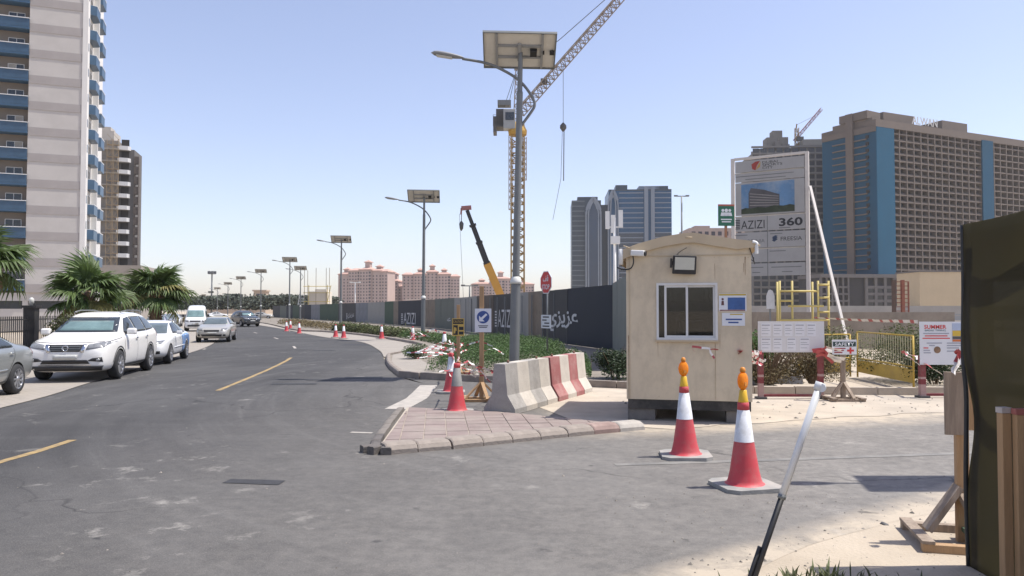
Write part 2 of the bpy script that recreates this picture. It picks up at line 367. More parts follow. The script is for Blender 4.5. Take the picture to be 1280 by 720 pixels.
# raised planted ground between the kerb and the hoarding
HOARD = [(4.25, 32), (0.1, 48), (-7, 72), (-17, 98), (-33, 132), (-60, 190)]
bed = [(2.9, 17.6), (1.0, 18.5), (-.6, 19.3), (-2.2, 20.05), (-3.0, 20.85), (-3.7, 23.3), (-4.2, 25.6), (-4.7, 29.3)] + [(p[0] + .12, p[1]) for p in BAY_K if p[1] < 200] + [(-56, 196)] + [(p[0] + 1, p[1]) for p in HOARD[::-1]] + [(6, 30), (6, 17.2)]
tag(MB().prism(bed, -.02, .10).build('verge', pm('dry_soil', (0.20, .175, .145), .95, .2, 2, .5, 25, dirt=(.30, .26, .21), dirt_amt=.7)), kind='structure')
# narrow tiled footway at the road corner
fw = [(-3.05, 21.0), (-3.6, 23.2), (-4.05, 25.6), (-4.55, 29.0), (-4.1, 32.5), (-3.2, 32), (-3.1, 26), (-2.2, 22.2), (-1.6, 20.4)]
tag(up_sheet('footway', fw, .106, PAVER_PALE), kind='structure')

def kerb_run(name, line, L, wdt, h, mat, z0=-.02, rounded=True, gap=.015, marks=None):
    """single kerb stones laid end to end; children of one kerb"""
    root = empty(name, (0, 0, 0)); tag(root, kind='structure')
    pr = [(-wdt / 2, z0), (wdt / 2, z0), (wdt / 2, h * .45), (wdt * .36, h * .82), (wdt * .12, h), (-wdt / 2, h)] if rounded else [(-wdt / 2, z0), (wdt / 2, z0), (wdt / 2, h), (-wdt / 2, h)]
    cache = {}
    pts = [Vector(p[:2]) for p in line]; d = 0.0; i = 0; k = 0; p = pts[0]
    while i < len(pts) - 1:
        q = p.copy(); need = L; j = i
        while j < len(pts) - 1 and need > 1e-6:
            seg = (pts[j + 1] - q).length
            if seg > need: q = q.lerp(pts[j + 1], need / seg); need = 0
            else: q = pts[j + 1].copy(); need -= seg; j += 1
        ln = (q - p).length
        if ln < .08: break
        key = round(ln, 2)
        mm = mat if not marks else marks.get(k, mat)
        if (key, mm.name) not in cache:
            m = MB(); x0, x1 = gap / 2, key - gap / 2
            vs = [(x, y, z) for x in (x0, x0 + .02, x1 - .02, x1) for y, z in pr]
            vs = [(v[0], v[1], v[2] - (.012 if (vi < len(pr) or vi >= 3 * len(pr)) and v[2] > h * .4 else 0)) for vi, v in enumerate(vs)]
            n = len(pr); fs = [tuple(range(n)), tuple(range(3 * n, 4 * n))]
            for s in range(3):
                for e in range(n): fs.append((s * n + e, s * n + (e + 1) % n, (s + 1) * n + (e + 1) % n, (s + 1) * n + e))
            m.add(vs, fs); cache[(key, mm.name)] = m.mesh('kerb_stone', mm)
        dd = q - p
        inst('kerb_stone', cache[(key, mm.name)], root, (p.x, p.y, random.uniform(-.012, .006)), (0, 0, math.atan2(dd.y, dd.x) + random.uniform(-.012, .012)))
        p = q; i = j; k += 1
    return root
# traffic island apron: pink pavers with mountable kerb
P1, P2, P3, P4 = (-1.80, 9.55), (-2.03, 13.8), (-0.6, 13.25), (1.95, 11.6)
kerb_run('kerb_island_front', [(-1.62, 9.62), (-.8, 10.02), (.2, 10.65), (1.15, 11.2), (1.95, 11.62)][::-1], .46, .26, .13, KERB,
         marks={1: pm('kerb_red_paint', (.26, .18, .155), .85, .2, 4, dirt=(.45, .38, .33), dirt_amt=.7), 0: WHITE_LINE})
kerb_run('kerb_island_side', [(-2.02, 13.8), (-1.95, 12.0), (-1.84, 10.3), (-1.76, 9.75)][::-1], .5, .14, .065, pm('kerb_low', (.17, .15, .13), .9, .16, 3, .4, 30, dirt=(.26, .225, .19), dirt_amt=.6), marks={0: KERB_DARK, 1: KERB_DARK})
kerb_run('kerb_island_nose', [(-1.84, 9.80), (-1.72, 9.60), (-1.5, 9.62)], .15, .24, .10, KERB_DARK)
apron = [(-1.9, 13.8), (-1.72, 10.0), (-1.5, 9.85), (-.8, 10.2), (.2, 10.83), (1.1, 11.33), (1.8, 11.7), (1.0, 12.35), (-.3, 13.25)]
island = MB().prism(apron, -.02, .045).build('island', DUST); tag(island, kind='structure')
def inside(p, poly):
    c = False
    for i in range(len(poly)):
        a, b = poly[i], poly[i - 1]
        if (a[1] > p[1]) != (b[1] > p[1]) and p[0] < (b[0] - a[0]) * (p[1] - a[1]) / (b[1] - a[1]) + a[0]: c = not c
    return c
def clip(poly, hull):
    out = list(poly); n = len(hull); cen = (sum(p[0] for p in hull) / n, sum(p[1] for p in hull) / n)
    for i in range(n):
        a, b = hull[i], hull[(i + 1) % n]; nx_, ny_ = -(b[1] - a[1]), b[0] - a[0]
        if (cen[0] - a[0]) * nx_ + (cen[1] - a[1]) * ny_ < 0: nx_, ny_ = -nx_, -ny_
        ds = [(p[0] - a[0]) * nx_ + (p[1] - a[1]) * ny_ for p in out]; res = []
        for k in range(len(out)):
            p, q, dp_, dq_ = out[k], out[(k + 1) % len(out)], ds[k], ds[(k + 1) % len(out)]
            if dp_ >= 0: res.append(p)
            if dp_ * dq_ < 0: t = dp_ / (dp_ - dq_); res.append((p[0] + (q[0] - p[0]) * t, p[1] + (q[1] - p[1]) * t))
        out = res
        if len(out) < 3: return []
    return out
hull = [(-1.86, 13.75), (-1.70, 10.05), (-1.5, 9.92), (-.3, 10.6), (1.75, 11.72), (1.0, 12.3), (-.3, 13.2)]
ca, sa = math.cos(.10), math.sin(.10); S_P = .32
for i in range(-12, 13):
    for j in range(-12, 14):
        cx_, cy_ = i * S_P, j * S_P; g_ = S_P / 2 - .006
        q = [(-.2 + x * ca - y * sa, 11.6 + x * sa + y * ca) for x, y in ((cx_ - g_, cy_ - g_), (cx_ + g_, cy_ - g_), (cx_ + g_, cy_ + g_), (cx_ - g_, cy_ + g_))]
        q = clip(q, hull)
        if len(q) < 3 or abs(sum(q[k][0] * q[k - 1][1] - q[k - 1][0] * q[k][1] for k in range(len(q)))) < .008: continue
        z = .055 + random.uniform(-.003, .004)
        MB().prism(q, .03, z).build('paver', PAVER_PINK, island)
# dusty pad beside the booth and along the right kerb
tag(up_sheet('concrete_pad', rough_line([(.9, 12.5), (1.9, 11.75), (2.4, 11.6), (4.3, 12.3), (6.5, 13.2), (9, 13.6), (13, 13.9), (30, 14.2)], .3, .2, 1.1) + [(30, 15.9), (13, 15.95), (9.5, 16.05), (6.5, 16.25), (4.4, 16.5), (2.9, 17.3), (1.0, 18.2), (.3, 18.4), (.1, 15.5)], .006, DUST), kind='structure')
kerb_run('kerb_verge_front', KERB_FRONT, .9, .22, .17, KERB)
kerb_run('kerb_verge_right', RIGHT_KERB[:-1], .85, .26, .17, KERB_PALE)
kerb_run('kerb_parking_bay', [p for p in BAY_K if 29 < p[1] < 75], 1.0, .16, .15, KERB)
kerb_run('kerb_footway', [(-3.0, 20.7), (-3.65, 23.2), (-4.15, 25.5), (-4.75, 29.2)], .9, .16, .15, KERB)
kerb_run('kerb_parking_strip', [p for p in offset(ROAD_L, 5.08) if 12 < p[1] < 60], 1.0, .15, .15, KERB)
# painted markings, one sheet each
def stripe(name, pts, wdt, mat, z=.004):
    a, b = offset(pts, wdt / 2), offset(pts, -wdt / 2)
    return tag(up_sheet(name, rough_line(a, .4, .012, 1) + rough_line(b, .4, .012, 5)[::-1], z, mat), kind='structure')
CL = smooth_line([(-6.1, -3), (-6.05, 6), (-6.07, 9), (-6.1, 10.6), (-6.6, 17.1), (-8.5, 29.4), (-11.6, 40), (-16.5, 52), (-27, 75), (-41, 106)])
def cut(line, y0, y1): return [(interp_x(line, y0), y0)] + [p for p in line if y0 < p[1] < y1] + [(interp_x(line, y1), y1)]
for y0, y1 in ((5.4, 10.6), (17.1, 29.0)): stripe('road_marking_centre', cut(CL, y0, y1), .12, YELLOW_LINE)
for y0 in (36, 48, 60): stripe('road_marking_dash', cut(CL, y0, y0 + 2.2), .12, WHITE_LINE)
stripe('road_marking_island', [(-2.12, 13.9), (-1.95, 15.6), (-2.0, 18.3)][::-1], .42, WHITE_LINE)
stripe('road_marking_scuff', [(-2.05, 11.2), (-2.38, 11.27)], .09, WHITE_LINE)
EL = offset(ROAD_L, -.12)
for y0 in (20.6, 27, 35, 43, 52): stripe('road_marking_edge', cut(EL, y0, y0 + .8), .1, WHITE_LINE)
# long faint trowelled strip across the mouth of the side road
stripe('road_marking_faint', [(1.2, 8.9), (3.2, 9.2), (6.5, 9.75), (9.5, 10.2)], .13, pm('worn_paint', (.205, .195, .178), .85, .2, 5, dirt=(.12, .117, .112), dirt_amt=1.0, dirt_scale=1.6))
PATCH = pm('dark_patch', (0.034, 0.034, 0.037), .8, .2, 12, .4, 60)  # near-black tone shared by the flat dark patches on the road
def patch_sheet(c, L, W, rz, seed, name='road_dark_patch'):
    q = [(-L / 2, -W / 2), (L / 2, -W / 2), (L / 2 * .96, W / 2), (-L / 2 * 1.02, W / 2 * .9), (-L / 2, -W / 2)]
    q = rough_line(q, .06, .012, seed)[:-1]; cc, ss = math.cos(rz), math.sin(rz)
    tag(up_sheet(name, [(c[0] + x * cc - y * ss, c[1] + x * ss + y * cc) for x, y in q], .005, PATCH), kind='structure')
patch_sheet((-2.70, 8.02), .62, .20, R(-8), 2)  # small flat dark sheet on the asphalt
patch_sheet(gp(368, 480)[:2], 1.1, .34, R(4), 3); patch_sheet(gp(405, 475)[:2], .9, .22, R(4), 4); patch_sheet(gp(455, 472)[:2], 1.0, .5, R(8), 5)  # shadow of the nearest street lamp put in as flat dark sheets
patch_sheet(gp(455, 431)[:2], 2.2, 1.2, R(5), 6); patch_sheet(gp(405, 438)[:2], .9, .6, R(5), 7)  # farther lamp shadow, also painted as dark sheets on the road

# ------------------------------------------------------------------ left apartment tower
def building(name, px_corner, Yc, ang, W, label, cat='building', group=None, left_corner=False):
    """Empty with local x along the front, y into the building. px_corner is where its right (or left) front corner stands."""
    X = (px_corner - 640) / FPX * Yc; u = Vector((math.cos(ang), math.sin(ang)))
    a = Vector((X, Yc)) - (0 if left_corner else W) * u
    return empty(name, (a.x, a.y, 0), ang, label, cat, group)
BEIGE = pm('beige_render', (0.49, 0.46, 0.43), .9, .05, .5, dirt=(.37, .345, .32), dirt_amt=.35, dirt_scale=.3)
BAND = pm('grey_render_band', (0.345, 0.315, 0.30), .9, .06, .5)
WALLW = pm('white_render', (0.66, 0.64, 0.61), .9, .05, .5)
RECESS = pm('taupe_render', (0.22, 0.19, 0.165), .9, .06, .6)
BLUE_GLASS = pm('blue_parapet', (0.046, 0.092, 0.15), .35, .18, .9, spec=.4)
BLUE_PALE = pm('pale_blue_parapet', (0.085, 0.185, 0.29), .3, .12, .9, spec=.5)
PANE = glass_mat('window_pane', (0.022, 0.03, 0.042), .06, .6)
FRAME_W = pm('white_frame', (0.66, 0.66, 0.65), .5, .04, 3)
T = building('apartment_tower', 101, 97, R(20), 26, 'tall beige apartment tower with blue balconies at the picture edge', 'building')
NF, Z0, FP = 13, 4.5, 3.3
HT = Z0 + NF * FP + 3
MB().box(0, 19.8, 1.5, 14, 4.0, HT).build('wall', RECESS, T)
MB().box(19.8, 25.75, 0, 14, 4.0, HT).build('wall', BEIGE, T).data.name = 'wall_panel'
MB().box(25.75, 26.35, -.12, 1.2, 3.6, HT).build('corner_pier', WALLW, T)
MB().box(25.75, 26.0, 1.2, 14, 3.6, HT).build('side_wall', WALLW, T)
MB().box(0, 26, .3, 14, .0, 2.0).box(0, 26, 1.0, 13.5, 2.0, 3.0).box(0, 26, .2, 14, 3.0, 4.0).build('podium', BEIGE, T)
for k in range(4): MB().box(2 + k * 6.1, 7.4 + k * 6.1, .9, .98, 2.0, 3.0).build('podium_opening', PANE, T)
for k in range(5): MB().box(1.2 + k * 6.1, 1.8 + k * 6.1, .25, .9, 2.0, 3.0).build('podium_column', BEIGE, T)
mb_band = MB().box(19.83, 25.75, -.06, .4, 0, 1.05).mesh('floor_band', BAND)
mb_par = MB().box(0, 19.8, -.25, -.13, 0, 1.08).mesh('parapet', BLUE_GLASS)
mb_par2 = MB().box(0, 1, -.29, -.25, .25, 1.06).mesh('parapet_panel', BLUE_PALE)
mb_rail = MB().box(0, 19.8, -.33, -.1, 1.08, 1.17).mesh('handrail', FRAME_W)
mb_slab = MB().box(0, 19.8, -.2, 1.6, -.22, .02).mesh('balcony_slab', pm('blue_slab', (.06, .13, .22), .6, .1, 1))
def win_mesh(w, h, nx, nz, fr=.07):
    f = MB()
    for i in range(nx + 1): f.box(i * w / nx - fr / 2, i * w / nx + fr / 2, -.06, .04, 0, h)
    for j in range(nz + 1): f.box(0, w, -.07, .03, j * h / nz - fr / 2, j * h / nz + fr / 2)
    return f.mesh('window_frame', FRAME_W), MB().box(0, w, -.01, .02, 0, h).mesh('window', PANE)
wf1, wp1 = win_mesh(1.75, 2.1, 2, 2); wf2, wp2 = win_mesh(4.6, 1.25, 3, 1)
curt = MB().box(.02, .83, -.03, -.012, .05, 2.05).mesh('curtain', pm('curtain_cloth', (.40, .37, .33), .9, .15, 4)); acu = MB().box(0, .8, 0, .35, 0, .6).mesh('air_conditioner', WHITE_METAL)
sb = MB(); sb.prism([(0, 0), (.95, .5), (.95, 3.2), (0, 3.7)], 0, 1.25)
side_par = sb.mesh('side_parapet', BLUE_GLASS)
side_rail = MB().box(.88, .98, .5, 3.2, 1.25, 1.36).box(0, .95, .45, .55, 1.25, 1.36).mesh('side_rail', FRAME_W)
side_win = MB().box(.0, .03, .3, 3.2, 0, 2.2).mesh('side_window', PANE)
slit = MB().box(0, .03, 0, .35, 0, 1.0).mesh('slit_window', PANE)
for k in range(NF):
    z = Z0 + k * FP
    inst('floor_band', mb_band, T, (0, 0, z + .15 - .6))
    bal = inst('balcony', mb_slab, T, (0, 0, z))
    inst('parapet', mb_par, bal); inst('handrail', mb_rail, bal)
    for px0, pw in ((9.2, 4.7), (2.0, 4.5)): inst('parapet_panel', mb_par2, bal, (px0, 0, 0), (0, 0, 0), (pw, 1, 1))
    for x in (17.2, 7.6):
        wdw = inst('window', wp1, T, (x, 1.46, z + .1)); inst('window_frame', wf1, wdw)
        if random.random() < .4: inst('curtain', curt, wdw, (random.choice((0, .9)), 0, 0))
        if random.random() < .35: inst('air_conditioner', acu, T, (x + 1.9 + random.uniform(0, .6), .6, z + .03))
    for x in (10.3, 1.2):
        wdw = inst('window', wp2, T, (x, 1.46, z + 1.0)); inst('window_frame', wf2, wdw)
    for y0 in (1.9, 6.6):
        q = inst('side_balcony', side_par, T, (26, y0, z)); inst('side_rail', side_rail, q)
        inst('side_window', side_win, T, (26.0, y0, z + .4))
    inst('slit_window', slit, T, (26.35, .3, z + 1.2))
MB().box(26.0, 26.7, 6.0, 6.35, 3.6, HT).build('side_fin', WALLW, T)

# second, unfinished tower behind it with scaffold
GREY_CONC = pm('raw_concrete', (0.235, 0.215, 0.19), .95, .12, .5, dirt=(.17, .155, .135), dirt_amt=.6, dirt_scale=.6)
SCAF = pm('scaffold_boards', (0.30, .225, .135), .9, .15, 1)
T2 = building('unfinished_tower', 111, 190, R(14), 9.0, 'unfinished concrete tower wrapped in scaffold behind the blue balcony tower', 'building', left_corner=True)
H2 = 45.0
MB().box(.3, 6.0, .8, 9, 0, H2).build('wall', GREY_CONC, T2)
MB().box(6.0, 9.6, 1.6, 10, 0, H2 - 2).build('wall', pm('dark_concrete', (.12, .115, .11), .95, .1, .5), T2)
MB().box(.6, 4.8, 1.5, 8, H2, H2 + 2.6).box(1.2, 4.0, 1.6, 6, H2 + 2.6, H2 + 3.6).build('plant_room', pm('pale_concrete', (.42, .39, .35), .9, .1, .5), T2)
sl = MB().box(-.2, 6.2, 0, 9, 0, .35).mesh('floor_slab', pm('slab_concrete', (.34, .31, .275), .9, .12, .6))
wb = MB().prism([(6.0, .2), (8.3, .6), (8.8, 1.6), (6.0, 1.6)], 0, 1.0).mesh('white_balcony', pm('balcony_white', (.55, .55, .55), .8, .08, .8))
op = MB().box(0, 1.5, 0, .2, 0, 2.0).mesh('opening', pm('dark_opening', (.03, .028, .026), .9, .2, 1))
for k in range(13):
    z = 6 + k * 3.05
    inst('floor_slab', sl, T2, (0, 0, z)); inst('white_balcony', wb, T2, (random.uniform(-.1, .1), 0, z + .1))
    inst('opening', op, T2, (.5, .68, z + .6)); inst('opening', op, T2, (6.6, 1.5, z + 1.1), (0, 0, 0), (1.2, 1, .9))
for x in (3.9, 5.4):
    s = MB()
    for k in range(13):
        z = 6 + k * 3.05
        s.box(x, x + 1.2, -1.3, -.2, z + .9, z + 1.0); s.bar((x, -1.2, z + .9), (x + 1.2, -1.2, z + 2.4), .08); s.bar((x + 1.2, -1.2, z + 2.2), (x, -1.2, z + 3.6), .08)
    for xx in (x, x + 1.2): s.box(xx - .05, xx + .05, -1.25, -1.15, 0, H2)
    s.build('scaffold', SCAF, T2)
s = MB()
for k in range(15): s.box(9.7, 10.7, 1.4, 2.6, 3 + k * 2.6, 4.9 + k * 2.6)
s.box(9.6, 9.72, 1.3, 2.7, 0, H2 - 4); s.box(10.66, 10.76, 1.3, 2.7, 0, H2 - 4)
s.build('scaffold_net', pm('scaffold_net', (.10, .085, .075), .95, .25, 2), T2)
PD = building('car_park_podium', 117, 150, R(12), 8.6, 'beige car park block with dark slots beside the first palm', 'building', left_corner=True)
m = MB().box(0, 8.6, .0, 12, 0, 2.2)
for z in (4.1, 6.9): m.box(0, 8.6, 0, 12, z, z + 1.5)
m.box(.0, .8, .1, 12, 2.2, 8.4); m.box(7.9, 8.6, .1, 12, 2.2, 8.4); m.box(0, 8.6, 0, 12, 8.4, 10.8)
m.build('wall', pm('podium_render', (.34, .30, .26), .9, .08, .6), PD)
for z in (2.2, 5.6): MB().box(.8, 7.9, 1.0, 1.1, z, z + 2.1).build('opening', op.materials[0], PD)

# ------------------------------------------------------------------ pale pink apartment blocks on the horizon
PINK = pm('pink_render', (0.40, 0.30, 0.265), .9, .06, .1); PINK2 = pm('pale_pink_render', (0.47, 0.39, 0.33), .9, .05, .1)
TERRA = pm('terracotta_roof', (0.47, 0.30, 0.245), .9, .08, .2); PINKWIN = pm('pink_block_window', (.05, .045, .055), .4, .1, 1)
def pink_block(px0, px1, ytop, Y, ang, label, wings, depth=20):
    W = (px1 - px0) / FPX * Y / math.cos(ang)
    t = building('apartment_block', px0, Y, ang, W, label, 'building', 'pink apartment blocks on the horizon', left_corner=True)
    H = at(0, ytop, Y).z
    wall = MB(); roof = MB(); win = MB(); rec = MB()
    for (a, b, yo, hf, cup) in wings:      # from, to (share of width), set-back, height share, cupola
        x0, x1, h = a * W, b * W, H * hf
        wall.box(x0, x1, yo, yo + depth, 0, h)
        roof.box(x0 - .9, x1 + .9, yo - 1.0, yo + depth + .8, h, h + .8)
        c = (x0 + x1) / 2; hw = (x1 - x0) / 2
        roof.add([(x0 - .8, yo - .9, h + .8), (x1 + .8, yo - .9, h + .8), (x1 + .8, yo + depth, h + .8), (x0 - .8, yo + depth, h + .8), (c - hw * .45, yo + 6, h + 3.2), (c + hw * .45, yo + 6, h + 3.2), (c + hw * .45, yo + 10, h + 3.2), (c - hw * .45, yo + 10, h + 3.2)],
                 [(0, 1, 5, 4), (1, 2, 6, 5), (2, 3, 7, 6), (3, 0, 4, 7), (4, 5, 6, 7)])
        if cup:
            wall.box(c - 2.6, c + 2.6, yo + 5, yo + 11, h + 3.2, h + 3.2 + cup)
            roof.box(c - 3.6, c + 3.6, yo + 4, yo + 12, h + 3.2 + cup, h + 3.9 + cup)
            roof.add([(c - 3.4, yo + 4.2, h + 3.9 + cup), (c + 3.4, yo + 4.2, h + 3.9 + cup), (c + 3.4, yo + 12, h + 3.9 + cup), (c - 3.4, yo + 12, h + 3.9 + cup), (c, yo + 8, h + 6.0 + cup)], [(0, 1, 4), (1, 2, 4), (2, 3, 4), (3, 0, 4)])
        nx = max(2, int((x1 - x0) / 3.2)); nz = int(h / 3.3)
        for i in range(nx):
            wx = x0 + (i + .5) * (x1 - x0) / nx; big = (i % 4 == 3)
            for j in range(1, nz):
                ww, hh = (1.15, 2.0) if big else (.75, 1.5)
                win.box(wx - ww, wx + ww, yo - .05, yo + .2, j * 3.3 + .6, j * 3.3 + .6 + hh)
        for i in range(0, nx + 1, 4):
            wx = x0 + i * (x1 - x0) / nx; wall.box(wx - .25, wx + .25, yo - .5, yo, 0, h)
        for j in (3, nz - 3): wall.box(x0 - .2, x1 + .2, yo - .35, yo, j * 3.3 + .1, j * 3.3 + .5)
    wall.build('wall', PINK, t); roof.build('roof', TERRA, t); tag(win.build('windows', PINKWIN, t), kind='stuff')
    return t
pink_block(421, 487, 338, 800, R(-14), 'wide pink apartment block with stepped roofs, leftmost on the horizon', [(0, .22, 4, .90, 2.2), (.22, .45, 1.5, .98, 0), (.45, .68, 0, 1.0, 5), (.68, .88, 1.2, .97, 1.5), (.88, 1.0, 0, .95, 0)])
pink_block(486, 505, 352, 840, R(-10), 'narrow pink block with a cupola between two wide pink blocks', [(0, .6, 0, 1.0, 5), (.6, 1.0, 2, .8, 0)])
pink_block(503, 574, 342, 820, R(6), 'pink apartment block with a central cupola beside the second lamp post', [(0, .2, 1, .96, 0), (.2, .42, 0, .98, 1.6), (.42, .62, 1.4, 1.04, 3.5), (.62, .84, 0, .98, 1.6), (.84, 1.0, 1, .92, 0)])
pink_block(592, 668, 353, 860, R(10), 'cream block on the horizon behind the yellow crane boom and crane mast', [(0, .3, 1, .94, 1.2), (.3, .62, 0, 1.12, 4), (.62, 1, 1, .94, 1)])
lowb = building('low_building', 484, 500, R(0), 45, 'long low pale building above the hoarding below the pink blocks', 'building', left_corner=True)
m = MB().box(0, 45, 0, 20, 0, 8.0).box(12, 30, 2, 18, 8.0, 9.4); m.build('wall', PINK2, lowb)
for k in range(8): MB().box(2 + k * 5.4, 5 + k * 5.4, -.06, .2, 4.6, 6.4).build('window', PINKWIN, lowb)
fb = building('low_building', 246, 420, R(4), 40, 'long beige building with a corner turret beyond the dark treeline', 'building', left_corner=True)
m = MB().box(0, 36, 0, 25, 0, 8.4).box(2, 30, 2, 20, 8.4, 9.2).box(31, 37.5, -1, 7, 0, 12.4).box(30.4, 38.1, -1.6, 7.6, 12.4, 13.2); m.build('wall', pm('tan_render', (.42, .33, .25), .9, .08, .3), fb)
MB().box(32.5, 36, -1.08, -.9, 7.5, 11).build('opening', PINKWIN, fb)
for k in range(9): MB().box(1.5 + k * 3.2, 3.3 + k * 3.2, -.06, .2, 4.0, 6.2).build('window', PINKWIN, fb)

# ------------------------------------------------------------------ blue glass twin tower
TB = building('office_tower', 715, 520, R(-3), 22, 'blue glass twin tower with pointed arch and striped floors behind hoarding', 'building', left_corner=True)
BG1 = pm('blue_curtain_wall', (0.024, 0.085, 0.17), .3, .12, .08, spec=.3); BG2 = pm('slate_curtain_wall', (0.055, 0.075, 0.095), .4, .1, .08, spec=.3)
ALU = pm('pale_cladding', (0.22, 0.25, 0.29), .5, .05, .2, metal=.2)
HB = at(0, 247, 520).z; HB2 = at(0, 240, 520).z
MB().box(0, 20, 0, 35, 0, HB - 2).box(4, 18, 4, 30, HB - 2, HB + 1).build('wall', BG2, TB)
MB().box(20, 25, 1, 30, 0, HB - 5).build('link_block', BG2, TB)
MB().box(25, 67.5, -3, 35, 0, HB2).build('wall', BG1, TB)
m = MB()
for c, w_, h in ((14.6, 5.0, HB), (28.0, 3.3, HB2 + 1)):
    for sx in (-1, 1):
        for k, off in enumerate((0, 1.2)):
            ww = w_ - off * 1.3
            m.box(c + sx * ww - .45, c + sx * ww + .45, -4.2 + off * .3, -2.5, 0, h - 14)
            prev = None
            for q in range(9):
                a = q / 8; p = (c + sx * ww * (1 - a ** 1.9), -4 + off * .3, h - 14 + (13.5 - off * 1.5) * (a ** .75))
                if prev: m.bar(prev, p, .9, 1.6)
                prev = p
m.box(9.0, 20.2, -2.5, 0, 0, HB - 10); m.build('arch_rib', ALU, TB)
MB().box(9.9, 19.2, -3.6, -2.4, 0, HB - 14).add([(9.9, -3.6, HB - 14), (19.2, -3.6, HB - 14), (17.6, -3.6, HB - 6), (14.6, -3.6, HB - 1.2), (11.5, -3.6, HB - 6)], [(0, 1, 2, 3, 4)]).build('arch_glass', pm('deep_blue_glass', (.02, .038, .075), .15, .1, .1, spec=.6), TB)
band = MB().box(32, 48.5, -3.4, -2.9, 0, .65).box(56, 67.3, -3.4, -2.9, 0, .65).mesh('spandrel_band', ALU)
slat = MB().box(.2, 8.8, -.35, .1, 0, .7).mesh('louvre', pm('louvre_grey', (.14, .16, .18), .6, .05, .3))
dwin = MB().box(32, 48.5, -3.25, -2.9, 0, 2.6).box(56, 67.3, -3.25, -2.9, 0, 2.6).mesh('glass_band', pm('dark_glass_band', (.025, .035, .055), .15, .1, .1, spec=.6))
for k in range(23):
    z = 4 + k * 3.4
    inst('spandrel_band', band, TB, (0, 0, z + 2.6));
    if k < 15: inst('glass_band', dwin, TB, (0, 0, z))
    if k < 22: inst('louvre', slat, TB, (0, 0, z + 1))
MB().box(49.0, 51.6, -4.2, -2.9, 0, HB2 + 3).box(53.5, 56, -4.2, -2.9, 0, HB2 + 2).box(46, 60, 2, 20, HB2, HB2 + 4).build('fin', ALU, TB)
m = MB().box(30, 38, 0, 12, HB2, HB2 + 4.5).box(58, 66, 2, 12, HB2, HB2 + 4).box(25, 67.5, -3.2, 35, HB2, HB2 + 1.0); m.build('plant_room', BG2, TB)

# ------------------------------------------------------------------ right-hand towers
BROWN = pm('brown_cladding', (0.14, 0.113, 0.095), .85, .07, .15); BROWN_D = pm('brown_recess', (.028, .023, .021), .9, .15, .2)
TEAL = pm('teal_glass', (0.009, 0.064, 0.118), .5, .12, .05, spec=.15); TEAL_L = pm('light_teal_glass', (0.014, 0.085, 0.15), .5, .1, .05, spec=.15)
cx, cy = 458 / FPX * 330, 330.0
aR = math.atan2(34, 75)
RT = empty('hotel_tower', (cx, cy, 0), aR, 'large brown gridded tower with a teal glass corner behind the billboard', 'building')
HR = at(0, 158, 330).z; HP = at(0, 345, 330).z
WR = 112.0
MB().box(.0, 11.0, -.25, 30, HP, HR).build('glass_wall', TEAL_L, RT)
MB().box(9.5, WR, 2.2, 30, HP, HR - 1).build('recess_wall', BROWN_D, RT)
floors = 21; fh = (HR - HP - 2) / floors; ncol = 22; cw = (WR - 10) / ncol
g = MB()
for i in range(ncol + 1): g.box(10 + i * cw - .30, 10 + i * cw + .30, 0, 2.25, HP, HR)
for j in range(floors + 1): g.box(9.5, WR, .1, 2.22, HP + j * fh - .3, HP + j * fh + .3)
g.box(-.4, WR, -.3, 30, HR, HR + 3.2)
g.build('facade_grid', BROWN, RT)
panes = [MB().box(.9 + a_, cw - .5, 2.05, 2.18, .9, fh - .7 - b_).mesh('window', pm('brown_tower_pane%d' % k_, c_, .25, .2, .1, spec=.4)) for k_, (a_, b_, c_) in enumerate(((0, 0, (.02, .022, .026)), (.3, 0, (.03, .032, .036)), (0, .2, (.10, .09, .08)), (.1, 0, (.016, .03, .045))))]
railm = MB().box(.3, cw - .3, .6, .7, .3, .95).mesh('balcony_rail', pm('brown_rail', (.055, .045, .042), .7, .1, .3))
for i in range(min(ncol, 14)):
    for j in range(floors):
        inst('window', random.choice(panes + panes[:1] * 3), RT, (10 + i * cw, 0, HP + j * fh))
for j in range(floors):
    for i in range(min(ncol, 14)): inst('balcony_rail', railm, RT, (10 + i * cw, 0, HP + j * fh))
MB().box(70, 78, -.6, 1.5, HP, HR + .5).build('glass_strip', TEAL, RT)
for a, b, h, y in ((12, 32, 6, 6), (54, 72, 7, 8), (0, 6, 2.5, 4)): MB().box(a, b, y, y + 14, HR + 3.2, HR + 3.2 + h).build('plant_room', BROWN, RT)
text('ALWAN', 17, 3.6, pm('roof_letters', (.42, .41, .40), .6, .05, 1), RT, (31, -.2, HR + 5.2), bold=.02)
# left flank of the same tower, set back to the left
fl = Vector((145.4 - cx, 353 - cy)); LFL = fl.length; aL = math.atan2(-fl.y, -fl.x)
LF = empty('flank', (145.4, 353, 0), aL + 0.0); LF.parent = RT; LF.matrix_parent_inverse = RT.matrix_basis.inverted()
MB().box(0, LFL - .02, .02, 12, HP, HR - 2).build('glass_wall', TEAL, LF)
MB().box(LFL * .47, LFL * .60, -1.2, .5, HP, HR + 8).box(-.2, LFL, -.4, 4, HR - 2, HR + .6).box(LFL * .18, LFL * .92, .6, 9, HR + .6, HR + 4.5).box(LFL * .34, LFL * .86, -.6, 9, HR + 4.5, HR + 8).build('pier', BROWN, LF)
lb = MB().box(LFL * .20, LFL * .47, -.8, .2, 0, .5).box(LFL * .60, LFL * .84, -.8, .2, 0, .5).mesh('ledge', BROWN)
lw = MB().box(LFL * .82, LFL * .87, -.5, .1, .5, 1.9).mesh('ledge_window', BROWN_D)
for j in range(1, floors): inst('ledge', lb, LF, (0, 0, HP + j * fh)); inst('ledge_window', lw, LF, (0, 0, HP + j * fh))
